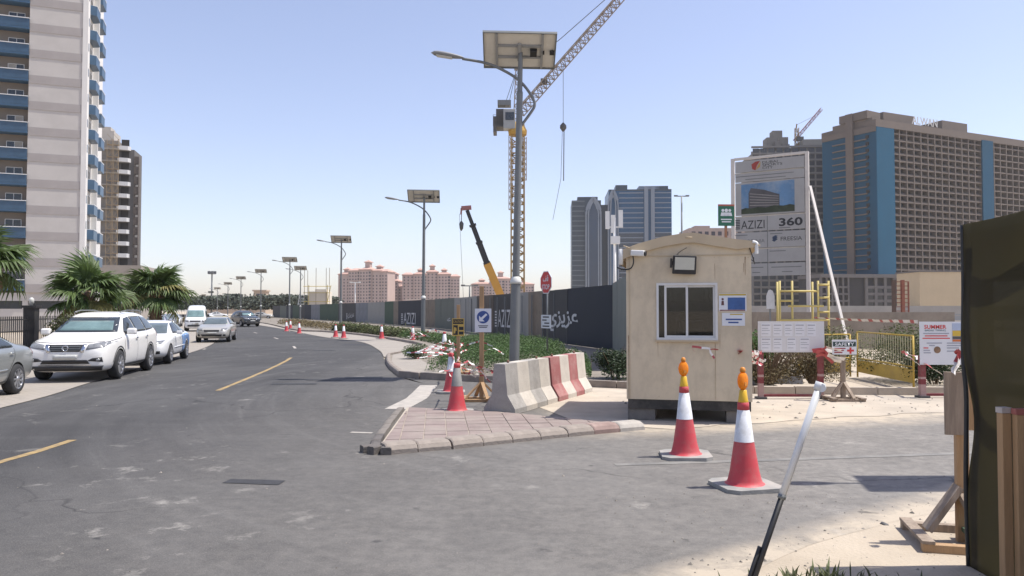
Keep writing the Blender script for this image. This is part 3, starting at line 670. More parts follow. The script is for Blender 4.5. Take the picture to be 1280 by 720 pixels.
# podium
PO = building('podium_block', 1027, 318, R(6), 42, 'dark podium with square window openings under the teal tower', 'building', left_corner=True)
GREYP = pm('podium_grey', (.14, .13, .125), .9, .08, .2)
hp = at(0, 346, 318).z
m = MB().box(0, 42, .9, 20, 0, hp - .3)
m.build('wall', pm('podium_dark', (.045, .043, .045), .9, .12, .3), PO)
m = MB().box(-.5, 42.5, -.6, 20, hp - .3, hp + 1.2)
for j in range(5): m.box(20, 42, 0, 1, j * 2.9 - .6, j * 2.9 + .6); m.box(0, 12, 0, 1, j * 2.9 - .4, j * 2.9 + .4)
for i in range(6): m.box(20 + i * 4.2 - .6, 20 + i * 4.2 + .6, -.1, 1, 0, hp - .3); m.box(i * 2.4 - .35, i * 2.4 + .35, -.1, 1, 0, hp - .3)
m.build('facade_grid', GREYP, PO)
pw = MB().box(.7, 3.5, .5, .8, .7, 2.2).mesh('window', pm('podium_pane', (.03, .032, .036), .2, .2, .3))
for i in range(5):
    for j in range(4): inst('window', pw, PO, (20 + i * 4.2, 0, j * 2.9))
TN = building('tan_building', 1150, 250, R(2), 22, 'plain tan building beside the dark podium', 'building', left_corner=True)
MB().box(0, 22, 0, 14, 0, at(0, 340, 250).z).build('wall', pm('tan_plain', (.50, .40, .265), .9, .05, .2, dirt=(.42, .33, .22), dirt_amt=.4, dirt_scale=.15), TN)
MB().box(-.3, 22.3, -.3, 14.3, at(0, 340, 250).z, at(0, 340, 250).z + .5).build('roof_edge', GREYP, TN)
# grey tower behind the billboard
GT = building('grey_tower', 942, 390, R(-4), 40, 'grey tower under construction behind the billboard with a rough stepped top', 'building', left_corner=True)
GREYT = pm('grey_tower_wall', (.19, .178, .162), .9, .08, .15, dirt=(.13, .122, .11), dirt_amt=.5, dirt_scale=.3)
hg = at(0, 182, 390).z
MB().box(0, 26, 1.2, 25, 0, hg - 4).box(26, 40, 1.2, 25, 0, hg).build('wall', GREYT, GT)
gg = MB()
for j in range(25): gg.box(-.2, 40.2, .3, 1.3, 3 + j * 3.45, 3.9 + j * 3.45)
for i in range(11): gg.box(i * 4 - .35, i * 4 + .35, .35, 1.3, 0, hg - 3)
gg.build('facade_grid', pm('grey_tower_frame', (.19, .182, .17), .9, .06, .2), GT)
gw = MB().box(.5, 3.5, .9, 1.15, .9, 3.2).mesh('window', pm('grey_tower_pane', (.045, .05, .058), .3, .2, .3))
for i in range(10):
    for j in range(24): inst('window', gw, GT, (i * 4, 0, 3 + j * 3.45))
rub = MB()
for k in range(60):
    x, h = random.uniform(1, 27), 0; b = 10 - abs(x - 14) * .6
    s_ = random.uniform(1.2, 3); z = hg - 4 + random.uniform(0, max(.5, b * .8)); y = random.uniform(1, 6)
    rub.box(x, x + s_, y, y + s_, hg - 5, z)
rub.box(9, 20, 6, 14, hg - 4, hg + 5.5).box(12, 17, 6, 12, hg + 5.5, hg + 9); rub.build('rooftop', GREYT, GT)
MB().box(26, 40.5, .6, 25, hg, hg + 3).build('parapet', pm('grey_parapet', (.25, .24, .215), .9, .06, .2), GT)
# another beige flat-roofed block just peeping over the booth
LBk = building('low_building', 862, 300, R(0), 22, 'low beige building with small square windows peeping over the booth roof', 'building', left_corner=True)
hz = at(0, 285, 300).z
MB().box(0, 22, 0, 18, 0, hz).box(3, 9, 3, 9, hz, hz + 1.2).build('wall', pm('pinkish_wall', (.38, .30, .26), .9, .06, .3), LBk)
wq = MB().box(0, 1.5, -.06, .2, 0, 1.6).mesh('window', PINKWIN)
for k in range(8):
    for j in range(3): inst('window', wq, LBk, (1 + k * 2.6, 0, hz - 3 - j * 3.3))

# ------------------------------------------------------------------ site hoarding, panel by panel
def hoard_pt(px):
    best = None; d = ray(px, HORIZON); d = Vector((d.x, d.y)).normalized()
    pts = [Vector(p) for p in HOARD]
    for a, b in zip(pts, pts[1:]):
        e = b - a; den = d.x * e.y - d.y * e.x
        if abs(den) < 1e-9: continue
        t = (a.x * e.y - a.y * e.x) / den; s = (a.x * d.y - a.y * d.x) / den
        if -1e-4 <= s <= 1.0001 and t > 0: return a + e * s
    return pts[-1] if px < 400 else pts[0]
HG = empty('site_hoarding', (0, 0, 0), 0, 'long grey, navy and green printed hoarding round the building site', 'hoarding')
NAVY = pm('hoarding_navy', (0.014, 0.019, 0.032), .7, .08, .5, dirt=(.04, .038, .036), dirt_amt=.2, dirt_scale=.8)
CHAR = pm('hoarding_charcoal', (0.040, 0.040, 0.044), .7, .08, .5, dirt=(.055, .05, .046), dirt_amt=.3)
PALEG = pm('hoarding_pale_grey', (0.26, 0.26, 0.25), .7, .08, .5, dirt=(.3, .27, .23), dirt_amt=.4)
GRN = pm('hoarding_green', (0.036, 0.075, 0.046), .7, .12, .5, dirt=(.09, .09, .07), dirt_amt=.3)
GRNG = pm('hoarding_green_grey', (0.115, 0.13, 0.112), .7, .1, .5, dirt=(.13, .12, .1), dirt_amt=.3)
TAUPE = pm('hoarding_taupe', (0.12, 0.095, 0.078), .7, .2, .7, dirt=(.06, .05, .045), dirt_amt=.7, dirt_scale=1.3)
PHOTO = pm('hoarding_photo_print', (0.20, 0.155, 0.115), .6, .45, .9, dirt=(.035, .035, .035), dirt_amt=.9, dirt_scale=.9)
BLUEG = pm('hoarding_blue_grey', (0.15, 0.165, 0.195), .6, .25, .8, dirt=(.16, .16, .17), dirt_amt=.5, dirt_scale=1.0)
PRINTW = pm('hoarding_lettering', (0.52, 0.525, 0.54), .6, .06, 1)
HTOP = 2.87
seq = [(341, CHAR), (350, GRNG), (358, NAVY), (366, GRN), (374, CHAR), (381, NAVY), (389, BLUEG), (400, GRN), (423, CHAR), (445, BLUEG), (460, PALEG), (481, GRN), (492, PHOTO), (498, NAVY), (528, PHOTO), (544, GRNG), (568, PALEG), (596, TAUPE), (617, CHAR), (642, CHAR), (650, PALEG), (661, PHOTO), (680, CHAR), (710, NAVY), (766.2, None)]
posts = MB()
def on_hoard(a, b):
    A, B = hoard_pt(a), hoard_pt(b); u = B - A; return A, B, u.length, math.atan2(u.y, u.x)
def hoard_panel(A, B, mat, zt=HTOP):
    u = B - A; L_ = u.length; n = max(1, round(L_ / 2.6))
    for k in range(n):          # boards of about 2.5 m
        a = A + u * (k / n); l = L_ / n
        MB().box(.006, l - .006, -.02, .03, .12, zt + random.uniform(-.015, .015)).build('panel', mat, HG, (a.x, a.y, 0), (random.uniform(-.006, .006), 0, math.atan2(u.y, u.x)))
for (a, m), (b, _) in zip(seq, seq[1:]):
    A, B = hoard_pt(a), hoard_pt(b); hoard_panel(A, B, m)
C0, C1 = Vector((4.25, 32)), Vector((3.55, 21.4))
hoard_panel(C0, C1, pm('hoarding_return', (.145, .16, .145), .65, .12, .6, dirt=(.22, .21, .18), dirt_amt=.5), 2.95)
for k in range(22):
    p = Vector(HOARD[0]).lerp(Vector(HOARD[2]), k / 21); MB().box(-.03, .03, .05, .11, .05, 2.7).build('post', GREY_PAINT_METAL, HG, (p.x + .1, p.y + .05, 0))
AR = '\ufef1\ufeb0\ufef3\ufeb0\ufecb'
def hoard_text(body, a, b, y0, y1, bars=True, bold=0.0):
    A, B, W, an = on_hoard(a, b); c = (A + B) / 2; n = Vector((math.sin(an), -math.cos(an)))
    z1, z0 = at(0, y0, c.y).z, at(0, y1, c.y).z; c2 = c + n * .045
    text(body, W, z1 - z0, PRINTW, HG, (c2.x, c2.y, (z0 + z1) / 2), (0, 0, an), bold=bold)
    if bars:
        u = Vector((math.cos(an), math.sin(an))); p = A - u * W * .22 + n * .04
        m = MB()
        for k in range(6): m.box(0, W * .16, -.012, 0, z0 + (z1 - z0) * k / 6, z0 + (z1 - z0) * (k + .5) / 6)
        m.build('logo_bars', PRINTW, HG, (p.x, p.y, 0), (0, 0, an))
hoard_text(AR, 686, 723.5, 389, 415, False, .022)
A_, B_, W_, an_ = on_hoard(684, 690)
hoard_text('AZIZI', 623, 640, 387, 409)
hoard_text('AZIZI', 505, 520, 391, 405)
hoard_text(AR, 549, 564, 396, 405); hoard_text(AR, 435, 443, 391, 399)
RLOGO = pm('hoarding_red_logo', (.34, .07, .05), .6, .1, 1)
A_, B_, W_, an_ = on_hoard(466, 470); n_ = Vector((math.sin(an_), -math.cos(an_))) * .045
MB().prism([(0, 0), (1.0, .1), (.5, .55), (.25, 1.3), (.05, .5)], -.01, 0, M=Matrix(((1, 0, 0), (0, 0, 1), (0, 1, 0))).to_4x4()).build('logo', RLOGO, HG, (A_.x + n_.x, A_.y + n_.y, 1.2), (0, 0, an_))

# ------------------------------------------------------------------ solar street lamps
def make_lamp():
    t = empty('street_lamp')
    MB().lathe([(.19, 0), (.19, .028), (.185, .032), (.14, .036), (.135, .045), (.1345, .1), (.1255, 2.36), (.125, 2.42)], 20).build('sleeve', GREY_PAINT_METAL, t)
    MB().lathe([(.15, 2.40), (.155, 2.46), (.12, 2.56), (.085, 2.6)], 20).build('collar', pm('pale_collar', (.62, .62, .58), .6, .08, 4), t)
    MB().lathe([(.095, 2.55), (.0949, 2.62), (.0822, 7.45), (.082, 7.5), (.068, 7.51), (.068, 7.56), (.0601, 8.5), (.06, 8.55)], 18).build('pole', GREY_PAINT_METAL, t)
    m = MB().tube(smooth3([(0.02, 0, 6.55), (.30, 0, 6.95), (.40, 0, 7.16), (.33, 0, 7.38), (.04, 0, 7.75), (-.35, 0, 8.02), (-.9, 0, 8.25), (-1.55, 0, 8.36)]), .038, 8); m.build('arm', GREY_PAINT_METAL, t)
    h = empty('lamp_head'); h.parent = t
    hd = MB().add(*pod(.92, .34, .17)); o = hd.build('housing', pm('lamp_housing', (.22, .225, .23), .5, .08, 3), h, (-1.93, 0, 8.44), (0, R(8), 0)); smooth(o)
    MB().box(-.30, .12, -.10, .10, -.062, -.05).build('lens', pm('lamp_lens', (.55, .55, .52), .3, .05, 3), h, (-1.93, 0, 8.44), (0, R(8), 0))
    p = empty('solar_panel', (-.03, 0, 8.62)); p.parent = t; p.rotation_euler = (R(-26), 0, 0)
    MB().box(-.95, .95, -.62, .62, .0, .012).build('cells', pm('solar_cells', (.012, .016, .035), .15, .2, 3, spec=.7), p, (0, 0, .008))
    MB().box(-.945, .945, -.615, .615, 0, .006).build('backsheet', pm('backsheet', (.62, .60, .55), .7, .06, 2, dirt=(.5, .46, .4), dirt_amt=.5), p)
    f = MB()
    for x in (-.965, .935): f.box(x, x + .03, -.64, .64, -.045, .024)
    for y in (-.645, .615): f.box(-.965, .965, y, y + .03, -.044, .025)
    f.build('frame', GREY_PAINT_METAL, p)
    b = MB()
    for x in (-.6, .6): b.box(x - .03, x + .03, -.6, .6, -.06, -.002)
    for y in (-.18, .22): b.box(-.6, .6, y - .03, y + .03, -.055, -.003)
    b.box(-.05, .05, -.3, .3, -.1, -.055); b.build('bracket', pm('bracket_grey', (.27, .275, .28), .5, .08, 3), p)
    MB().box(.28, .46, -.12, .08, -.16, -.05).box(.62, .66, -.05, .05, -.1, -.05).box(.8, .92, -.06, .04, -.12, -.04).build('charge_box', BLACK, p)
    return t
def smooth3(pts, n=5):
    P = [Vector(p) for p in pts]; out = []
    for i in range(len(P) - 1):
        p0, p1, p2, p3 = P[max(i - 1, 0)], P[i], P[i + 1], P[min(i + 2, len(P) - 1)]
        for k in range(n):
            t = k / n; out.append(0.5 * ((2 * p1) + (p2 - p0) * t + (2 * p0 - 5 * p1 + 4 * p2 - p3) * t * t + (3 * p1 - p0 - 3 * p2 + p3) * t ** 3))
    out.append(P[-1]); return out
def pod(L, W, H, nx=10, nr=12):
    """streamlined lamp-head body along x"""
    vs, fs = [], []
    for i in range(nx + 1):
        t = i / nx; s = max(.03, (math.sin(math.pi * min(1, t * 1.0) ** .8)) ** .45) * (1 - .25 * t)
        for k in range(nr):
            a = 2 * math.pi * k / nr; z = math.sin(a) * H / 2 * s
            vs.append(((t - .5) * L, math.cos(a) * W / 2 * s, z if z > 0 else z * .8))
    for i in range(nx):
        for k in range(nr): fs.append((i * nr + k, i * nr + (k + 1) % nr, (i + 1) * nr + (k + 1) % nr, (i + 1) * nr + k))
    fs += [tuple(range(nr)), tuple(nx * nr + k for k in range(nr))]
    return vs, fs
def smooth(o):
    o.data.polygons.foreach_set('use_smooth', [True] * len(o.data.polygons)); return o
lamp = make_lamp()
spots = [(.05, 20, 'tall solar street lamp rising behind the striped concrete barriers', 1.2, 0), (-5.36, 45.8, 'second solar street lamp, left of the yellow crane boom', .3, 4), (-16.6, 73.6, 'solar street lamp in front of the leftmost pink block', .2, 8),
         (-30.2, 103, 'solar street lamp left of the concrete core in scaffold', .2, 10), (-44, 133, 'fifth solar street lamp along the bend, small against the sky', 0, 12), (-57.5, 161, 'sixth solar street lamp along the bend, above the dark parked car', 0, 12),
         (-72.6, 194, 'seventh solar street lamp along the bend, above the treeline', 0, 14), (-92, 237, 'eighth solar street lamp along the bend, above the treeline', 0, 14), (-113, 285, 'ninth solar street lamp, tiny above the parked van', 0, 14), (-136, 335, 'farthest tiny solar street lamp of the row', 0, 14),
         (-34, 122, 'solar street lamp on the far side of the hoarding, beside the concrete core', 0, 10), (6.75, 8.05, 'solar street lamp beyond the picture edge whose panel shadow crosses the side road', 0, 0)]
for i, (x, y, lb, ln, rz) in enumerate(spots):
    o = lamp if i == 0 else copy_tree(lamp)
    o.location = (x, y, .1 if i < 9 else 0); o.scale = (.62,) * 3 if i == 11 else (1, 1, 1); o.rotation_euler = (0, R(ln), R(rz)); tag(o, lb, 'street lamp', 'solar street lamps')

def mast(name, px, ytop, Y, r, label, head, col=WHITE_METAL):
    b = at(px, ytop, Y); t = empty(name, (b.x, Y, 0), 0, label, 'mast'); H = b.z
    MB().tube([(0, 0, 0), (0, 0, H)], [r, r * .6], 8).build('pole', col, t)
    m = MB()
    if head == 'antenna':
        for dx, dz in ((-.55, 0), (.5, .1), (-.1, -.3)): m.box(dx - .16, dx + .16, -.1, .1, H - .9 + dz, H + .5 + dz)
        m.box(-.6, .6, -.05, .05, H - .8, H - .7); m.box(-.3, .4, -.3, .1, H - 2.1, H - 1.5)
    elif head == 'flood':
        for k in range(6):
            a = k * math.pi / 3; m.box(math.cos(a) * 1.4 - .45, math.cos(a) * 1.4 + .45, math.sin(a) * 1.4 - .2, math.sin(a) * 1.4 + .2, H - .5, H + .7)
        m.lathe([(1.5, H - .6), (1.5, H - .4)], 12)
    else:
        m.box(-1.6, 1.6, -.1, .1, H - .15, H + .05); m.box(-1.7, -.9, -.2, .2, H - .1, H + .2); m.box(.9, 1.7, -.2, .2, H - .1, H + .2)
    m.build('lamp_head', col, t); return t
mast('antenna_mast', 768, 272, 60, .17, 'thick white antenna mast in front of the blue glass tower', 'antenna')
mast('light_mast', 852, 245, 170, .28, 'thin grey light mast with a crossbar above the booth roof', 'bar', GREY_PAINT_METAL)
mast('floodlight_mast', 265, 341, 330, .45, 'tall thin floodlight mast above the far treeline', 'flood', GREY_PAINT_METAL)
mast('light_mast', 444, 353, 230, .2, 'short pale light mast in front of the leftmost pink block', 'bar')
mast('light_mast', 587, 357, 150, .2, 'thin dark post standing left of the yellow crane boom', 'none', GREY_PAINT_METAL)

# ------------------------------------------------------------------ tower crane
def lattice(m, p0, p1, w, n, r=.09, tri=False, taper=1.0):
    p0, p1 = Vector(p0), Vector(p1); d = (p1 - p0).normalized()
    s = Vector((0, 1, 0)) if abs(d.y) < .9 else Vector((1, 0, 0)); u = d.cross(s).normalized(); s = u.cross(d).normalized()
    cs = [u * w / 2 + s * w / 2, u * w / 2 - s * w / 2, -u * w / 2 - s * w / 2, -u * w / 2 + s * w / 2] if not tri else [-u * w * .55, u * w * .45 + s * w / 2, u * w * .45 - s * w / 2]
    k = len(cs)
    for c in cs: m.bar(p0 + c, p1 + c * taper, r * 1.6)
    for i in range(n):
        a, b = p0.lerp(p1, i / n), p0.lerp(p1, (i + 1) / n); ta, tb = 1 + (taper - 1) * i / n, 1 + (taper - 1) * (i + 1) / n
        for q in range(k):
            c0, c1 = cs[q], cs[(q + 1) % k]
            (m.bar(a + c0 * ta, b + c1 * tb, r) if i % 2 else m.bar(a + c1 * ta, b + c0 * tb, r)); m.bar(a + c0 * ta, a + c1 * ta, r)
YC = 135.0
def cp(px, py): p = at(px, py, YC); return Vector((p.x, 0, p.z))
CR = empty('tower_crane', (0, YC, 0), 0, 'tower crane with a raised lattice jib behind the first street lamp', 'crane')
CRS = pm('crane_steel', (.31, .20, .07), .7, .2, .6, dirt=(.34, .27, .2), dirt_amt=.5); CRJ = pm('crane_jib_paint', (.27, .24, .21), .6, .12, .5, dirt=(.27, .15, .08), dirt_amt=.5, dirt_scale=.25)
DARKM = pm('dark_machine', (.075, .072, .07), .6, .15, 1)
b0 = cp(647, 172); m = MB(); lattice(m, (b0.x, 0, 0), (b0.x, 0, b0.z), 2.3, 22, .17); m.build('mast', CRS, CR)
m = MB(); lattice(m, cp(638.5, 262) , cp(638.5, 170), .7, 12, .07); m.build('climbing_ladder', CRS, CR)
m = MB(); lattice(m, cp(655.5, 225), cp(655.5, 172), .7, 8, .07); m.build('climbing_frame', CRS, CR)
p = cp(647, 165); MB().lathe([(1.6, 0), (1.7, .8), (1.3, 1.6), (1.2, 2.2)], 16).build('slewing_ring', pm('crane_yellow', (.45, .27, .05), .6, .15, 1), CR, (p.x, 0, p.z - .6))
c0 = cp(637, 150); cab = MB().box(-1.1, 1.0, -1.6, .4, -1.9, 1.6).build('cab', pm('cab_grey', (.30, .31, .31), .5, .1, 1), CR, c0, bevel=.08)
MB().box(-.75, .8, -1.66, -1.58, -.4, 1.0).build('window', GLASS_DARK, cab)
d0, d1 = cp(618, 134), cp(646, 159)
MB().box(d0.x, d1.x, -.8, 2.6, d1.z - .1, d1.z + .25).box(d0.x + .3, d1.x - 1.8, -.4, 2.2, d1.z + .25, d0.z - .4).box(d0.x - .2, d0.x + .4, -.7, 2.4, d1.z - 1, d1.z + 1.8).build('counter_jib', DARKM, CR)
q = cp(622, 132); MB().box(q.x, q.x + 2.4, -.5, 1.6, q.z, q.z + .9).build('winch', GREY_PAINT_METAL, CR)
m = MB()
for z in (0, 1.0):
    m.bar((d0.x - .2, -.9, d1.z + 1 + z), (d0.x + 3, -.9, d1.z + 1 + z), .06)
for k in range(4): m.bar((d0.x - .2 + k, -.9, d1.z), (d0.x - .2 + k, -.9, d1.z + 2), .06)
m.build('railing', DARKM, CR)
af = cp(647, 86); m = MB(); lattice(m, cp(646.5, 150), af, 1.3, 7, .1, taper=.5); m.bar(af + Vector((-.6, 0, 0)), af + Vector((.5, 0, 0)), .5); m.build('a_frame', CRJ, CR)
j0, j1 = cp(650, 141), cp(815, -48)
m = MB(); lattice(m, j0, j1, 1.6, 34, .115, tri=True, taper=.85); m.build('jib', CRJ, CR)
m = MB(); m.tube([af, cp(699, 50), cp(815, -52)], .07, 5)
for px in (616, 621): m.tube([cp(645.5, 88), cp(px + 14, 134)], .05, 5)
hk = cp(704, 158); m.tube([cp(704, 78), hk], .045, 5); m.tube([cp(705, 160), cp(704.5, 226)], .09, 5); m.tube([cp(703, 162), cp(701, 224), cp(691, 275)], .04, 5); m.build('cable', DARKM, CR)
MB().lathe([(.1, .7), (.55, .2), (.6, -.3), (.2, -.9)], 10).build('hook_block', DARKM, CR, hk)
MB().box(-.6, .6, -.5, .5, -.5, .3).build('jib_light', DARKM, CR, cp(680, 101))
# small distant crane on the grey tower's roof
YD = 395.0
def dp(px, py): p = at(px, py, YD); return Vector((p.x, 0, p.z))
DC = empty('rooftop_crane', (0, YD, 0), 0, 'small red luffing crane on the roof of the grey tower', 'crane')
CRR = pm('crane_red', (.30, .13, .12), .7, .15, .4)
m = MB(); lattice(m, dp(993, 176), dp(1027, 136), 1.3, 12, .16, tri=True); m.build('jib', CRR, DC)
m = MB(); lattice(m, dp(996, 200), dp(996, 160), 1.6, 10, .16); m.bar(dp(995, 162), dp(996, 155), .5); m.build('mast', CRS, DC)
MB().tube([dp(996, 156), dp(1018, 145)], .08, 5).build('cable', DARKM, DC)
MB().box(-2, 1.6, -1, 1, -1, 1.2).build('cab', DARKM, DC, dp(1000, 174))

# ------------------------------------------------------------------ mobile crane behind the hoarding
YM = 92.0
def mp_(px, py): p = at(px, py, YM); return Vector((p.x, 0, p.z))
MC = empty('mobile_crane', (0, YM, 0), 0, 'telescopic mobile crane boom, yellow below and black above, behind the hoarding', 'crane')
CY = pm('boom_yellow', (.52, .27, .045), .5, .1, .5)
q0, q1, q2 = mp_(632, 384), mp_(609, 330), mp_(584, 263)
MB().bar(q0 + (q0 - q1) * .12, q1, .95, 1.0, up=(0, 1, 0)).build('boom', CY, MC)
m = MB(); m.bar(q1, q1.lerp(q2, .4), .7, .75, up=(0, 1, 0)); m.bar(q1.lerp(q2, .4), q1.lerp(q2, .72), .58, .6, up=(0, 1, 0)); m.bar(q1.lerp(q2, .72), q2, .45, .5, up=(0, 1, 0))
for f in (0.02, .4, .72): m.bar(q1.lerp(q2, f - .015), q1.lerp(q2, f + .015), .85, .95, up=(0, 1, 0))
m.build('boom_section', BLACK, MC)
MB().bar(q2 + Vector((-.7, 0, .25)), q2 + Vector((.5, 0, .35)), .45, .5).bar(q2 + Vector((-.7, 0, .3)), q2 + Vector((-.75, 0, -.5)), .2).build('boom_head', CRR, MC)
m = MB(); m.tube([q2 + Vector((-.7, 0, 0)), q2 + Vector((-.7, 0, -1.3))], .05, 5); m.lathe([(.08, .5), (.28, .2), (.22, -.4), (.05, -.7)], 8, c=tuple(q2 + Vector((-.7, 0, -1.8)))); m.tube([q2 + Vector((-.95, 0, -.4)), mp_(579.5, 378)], .02, 4); m.build('hook', DARKM, MC)
m = MB().box(q0.x - 3.2, q0.x + 4.8, -1.3, 1.3, .7, 1.5).box(q0.x - .6, q0.x + 2.2, -1.2, 1.2, 1.5, 2.3); m.build('carrier', CY, MC, bevel=.05)
for k in range(4):
    for y in (-1.1, 1.1): MB().lathe([(.3, -.18), (.55, -.16), (.55, .16), (.3, .18)], 16, axis='Y').build('wheel', RUBBER, MC, (q0.x - 2.4 + k * 2.0, y, .55))

# concrete core with yellow scaffold
CC = building('concrete_core', 384, 165, 0.0, 5.2, 'unfinished pale concrete core inside yellow scaffold beyond the hoarding', 'building', left_corner=True)
MB().box(.2, 4.4, 0, 4, 0, 5.9).box(1.6, 4.0, .5, 3.5, 5.9, 6.4).build('wall', pm('pale_core', (.60, .55, .47), .9, .08, .3), CC)
m = MB()
for x in (-.4, .3, 2.1, 4.3, 5.0): m.tube([(x, -.8, 0), (x, -.8, 11 if x != .3 else 10.5)], .055, 5)
m.build('rebar', pm('rebar', (.22, .17, .13), .8, .15, 1), CC)
m = MB()
for z in (1.8, 3.7, 5.6, 7.0): m.tube([(-.6, -1, z), (5.3, -1, z)], .07, 5)
for x in (.6, 4.6): m.tube([(x, -1, 0), (x, -1, 7.3)], .08, 5)
m.tube([(4.6, -1, 3.4), (5.4, -1, 7.2)], .07, 5); m.build('scaffold', pm('scaffold_yellow', (.50, .40, .14), .6, .12, 1), CC)
m = MB()
for k in range(8): m.box(-2.2 + k * .1, -.6 + k * .02, -.6, -.3, .5 + k * .65, .62 + k * .65)
m.bar((-2.3, -.5, 0), (-1.4, -.5, 6.0), .12); m.bar((-.6, -.5, 0), (-.5, -.5, 6.0), .12); m.build('stair', WHITE_METAL, CC)

# ------------------------------------------------------------------ concrete barriers
def jersey(name, A, B, mats, label):
    A, B = Vector(A), Vector(B); L_ = (B - A).length; t = empty(name, (A.x, A.y, .006), math.atan2((B - A).y, (B - A).x), label, 'barrier', 'concrete barriers by the lamp post')
    prof = [(-.30, 0), (.30, 0), (.30, .09), (.155, .32), (.105, .86), (-.105, .86), (-.155, .32), (-.30, .09)]
    n = len(mats)
    for k, m_ in enumerate(mats):       # painted blocks along the barrier
        m = MB(); x0, x1 = L_ * k / n, L_ * (k + 1) / n; ns = 3
        vs = [(x0 + (x1 - x0) * i / ns, y * (1 + .012 * math.sin(9 * (x0 + i))), z) for i in range(ns + 1) for y, z in prof]; q = len(prof)
        fs = [(i * q + e, i * q + (e + 1) % q, (i + 1) * q + (e + 1) % q, (i + 1) * q + e) for i in range(ns) for e in range(q)]
        if k == 0: fs.append(tuple(range(q)))
        if k == n - 1: fs.append(tuple(ns * q + e for e in range(q)))
        m.add(vs, fs).build('painted_block' if k else 'end_block', m_, t)
    for x in (.35, L_ - .35): MB().lathe([(.022, 0), (.022, .06)], 10).build('lifting_pin', pm('rusty_steel', (.18, .10, .07), .9, .3, 8), t, (x, 0, .85))
    return t
BW = pm('barrier_white', (.50, .455, .395), .85, .08, 3, .25, 30, dirt=(.34, .30, .26), dirt_amt=.65, dirt_scale=2.6)
BGc = pm('barrier_bare', (.33, .31, .285), .9, .14, 3, .3, 30, dirt=(.19, .175, .16), dirt_amt=.7, dirt_scale=2.4)
BRd = pm('barrier_red', (.30, .105, .10), .85, .14, 3, .25, 30, dirt=(.42, .30, .27), dirt_amt=.6, dirt_scale=2.6)
jersey('concrete_barrier', (-.22, 13.25), (.62, 15.05), [BGc, BW, BGc, BW], 'nearer concrete barrier with bare grey end and faded white stripes')
jersey('concrete_barrier', (.66, 15.13), (1.5, 16.93), [BRd, BW, BRd, BW], 'farther concrete barrier with faded red and white stripes')

# ------------------------------------------------------------------ traffic cones
def oct_base(m, s, h, c=.30):
    k = s * c; p = [(-s, -s + k), (-s + k, -s), (s - k, -s), (s, -s + k), (s, s - k), (s - k, s), (-s + k, s), (-s, s - k)]
    m.prism(p, 0, h); return m
AMBER = pm('amber_lens', (.95, .36, .015), .25, .12, 20, spec=.6, trans=.45); YELP = pm('yellow_plastic', (.66, .40, .02), .4, .08, 6)
cone_base = oct_base(MB(), .30, .042).mesh('base', GREY_BASE)
cone_body = MB().lathe([(.20, .042), (.178, .055), (.166, .085), (.145, .17), (.098, .47)], 28, cap=False).mesh('body', RED_PLASTIC)
cone_sleeve = MB().lathe([(.101, .468), (.099, .472), (.060, .79), (.056, .792)], 28, cap=False).mesh('sleeve', WHITE_SLEEVE)
cone_sleeve_d = MB().lathe([(.101, .468), (.099, .472), (.060, .79), (.056, .792)], 28, cap=False).mesh('sleeve', pm('dirty_sleeve', (.20, .195, .185), .7, .2, 5, dirt=(.32, .3, .27), dirt_amt=.5))
cone_top = MB().lathe([(.061, .788), (.056, .862), (.045, .868), (.04, .86)], 28).mesh('top_band', RED_PLASTIC)
lmp_foot = MB().lathe([(.052, .86), (.052, .875), (.047, .90), (.036, .985), (.03, .99)], 20).mesh('lamp_foot', YELP)
ll = MB()
prof = [(.0001, -.035), (.03, -.033), (.058, -.024), (.066, -.008), (.066, .008), (.058, .024), (.03, .033), (.0001, .035)]
ll.lathe(prof, 24, axis='Y', c=(0, 0, 1.08), cap=False)
lens = ll.mesh('lamp_lens', AMBER); lens.transform(Matrix.Translation((0, 0, 1.08)) @ Matrix.Diagonal((1, 1, 1.42, 1)) @ Matrix.Translation((0, 0, -1.08)))
lcore = MB().box(-.02, .02, -.038, .038, 1.03, 1.07).lathe([(.028, 1.17), (.03, 1.19), (.022, 1.215), (.012, 1.22)], 14).mesh('lamp_cap', pm('orange_cap', (.60, .22, .02), .4, .1, 8))
# ring ribs of the lens
def cone(loc, rz, label, light=False, dirty=False, s=1.0, tilt=(0, 0)):
    t = empty('traffic_cone', loc, rz, label, 'traffic cone', 'red and white traffic cones'); t.scale = (s, s, s); t.rotation_euler = (tilt[0], tilt[1], rz)
    inst('base', cone_base, t); inst('body', cone_body, t); inst('sleeve', cone_sleeve_d if dirty else cone_sleeve, t); inst('top_band', cone_top, t)
    if light:
        l = inst('warning_light', lmp_foot, t); inst('lens', lens, l, (0, 0, 0), (0, 0, R(25))); inst('cap', lcore, l, (0, 0, 0), (0, 0, R(25)))
    return t
g0 = gp(931, 609); cone((g0.x, g0.y, 0), R(12), 'nearest traffic cone with an amber warning light, right of the other', True, tilt=(0, R(-.6)))
g0 = gp(857, 571); cone((g0.x, g0.y, 0), R(-6), 'traffic cone with an amber warning light in front of the booth window', True, tilt=(0, R(-1)))
g0 = gp(571, 516); cone((g0.x, g0.y, .004), R(8), 'traffic cone with a dirty grey sleeve on the island beside the barrier', dirty=True)
g0 = gp(564, 491); cone((g0.x, g0.y, .004), R(3), 'traffic cone with a white sleeve just behind the grey-sleeved cone')
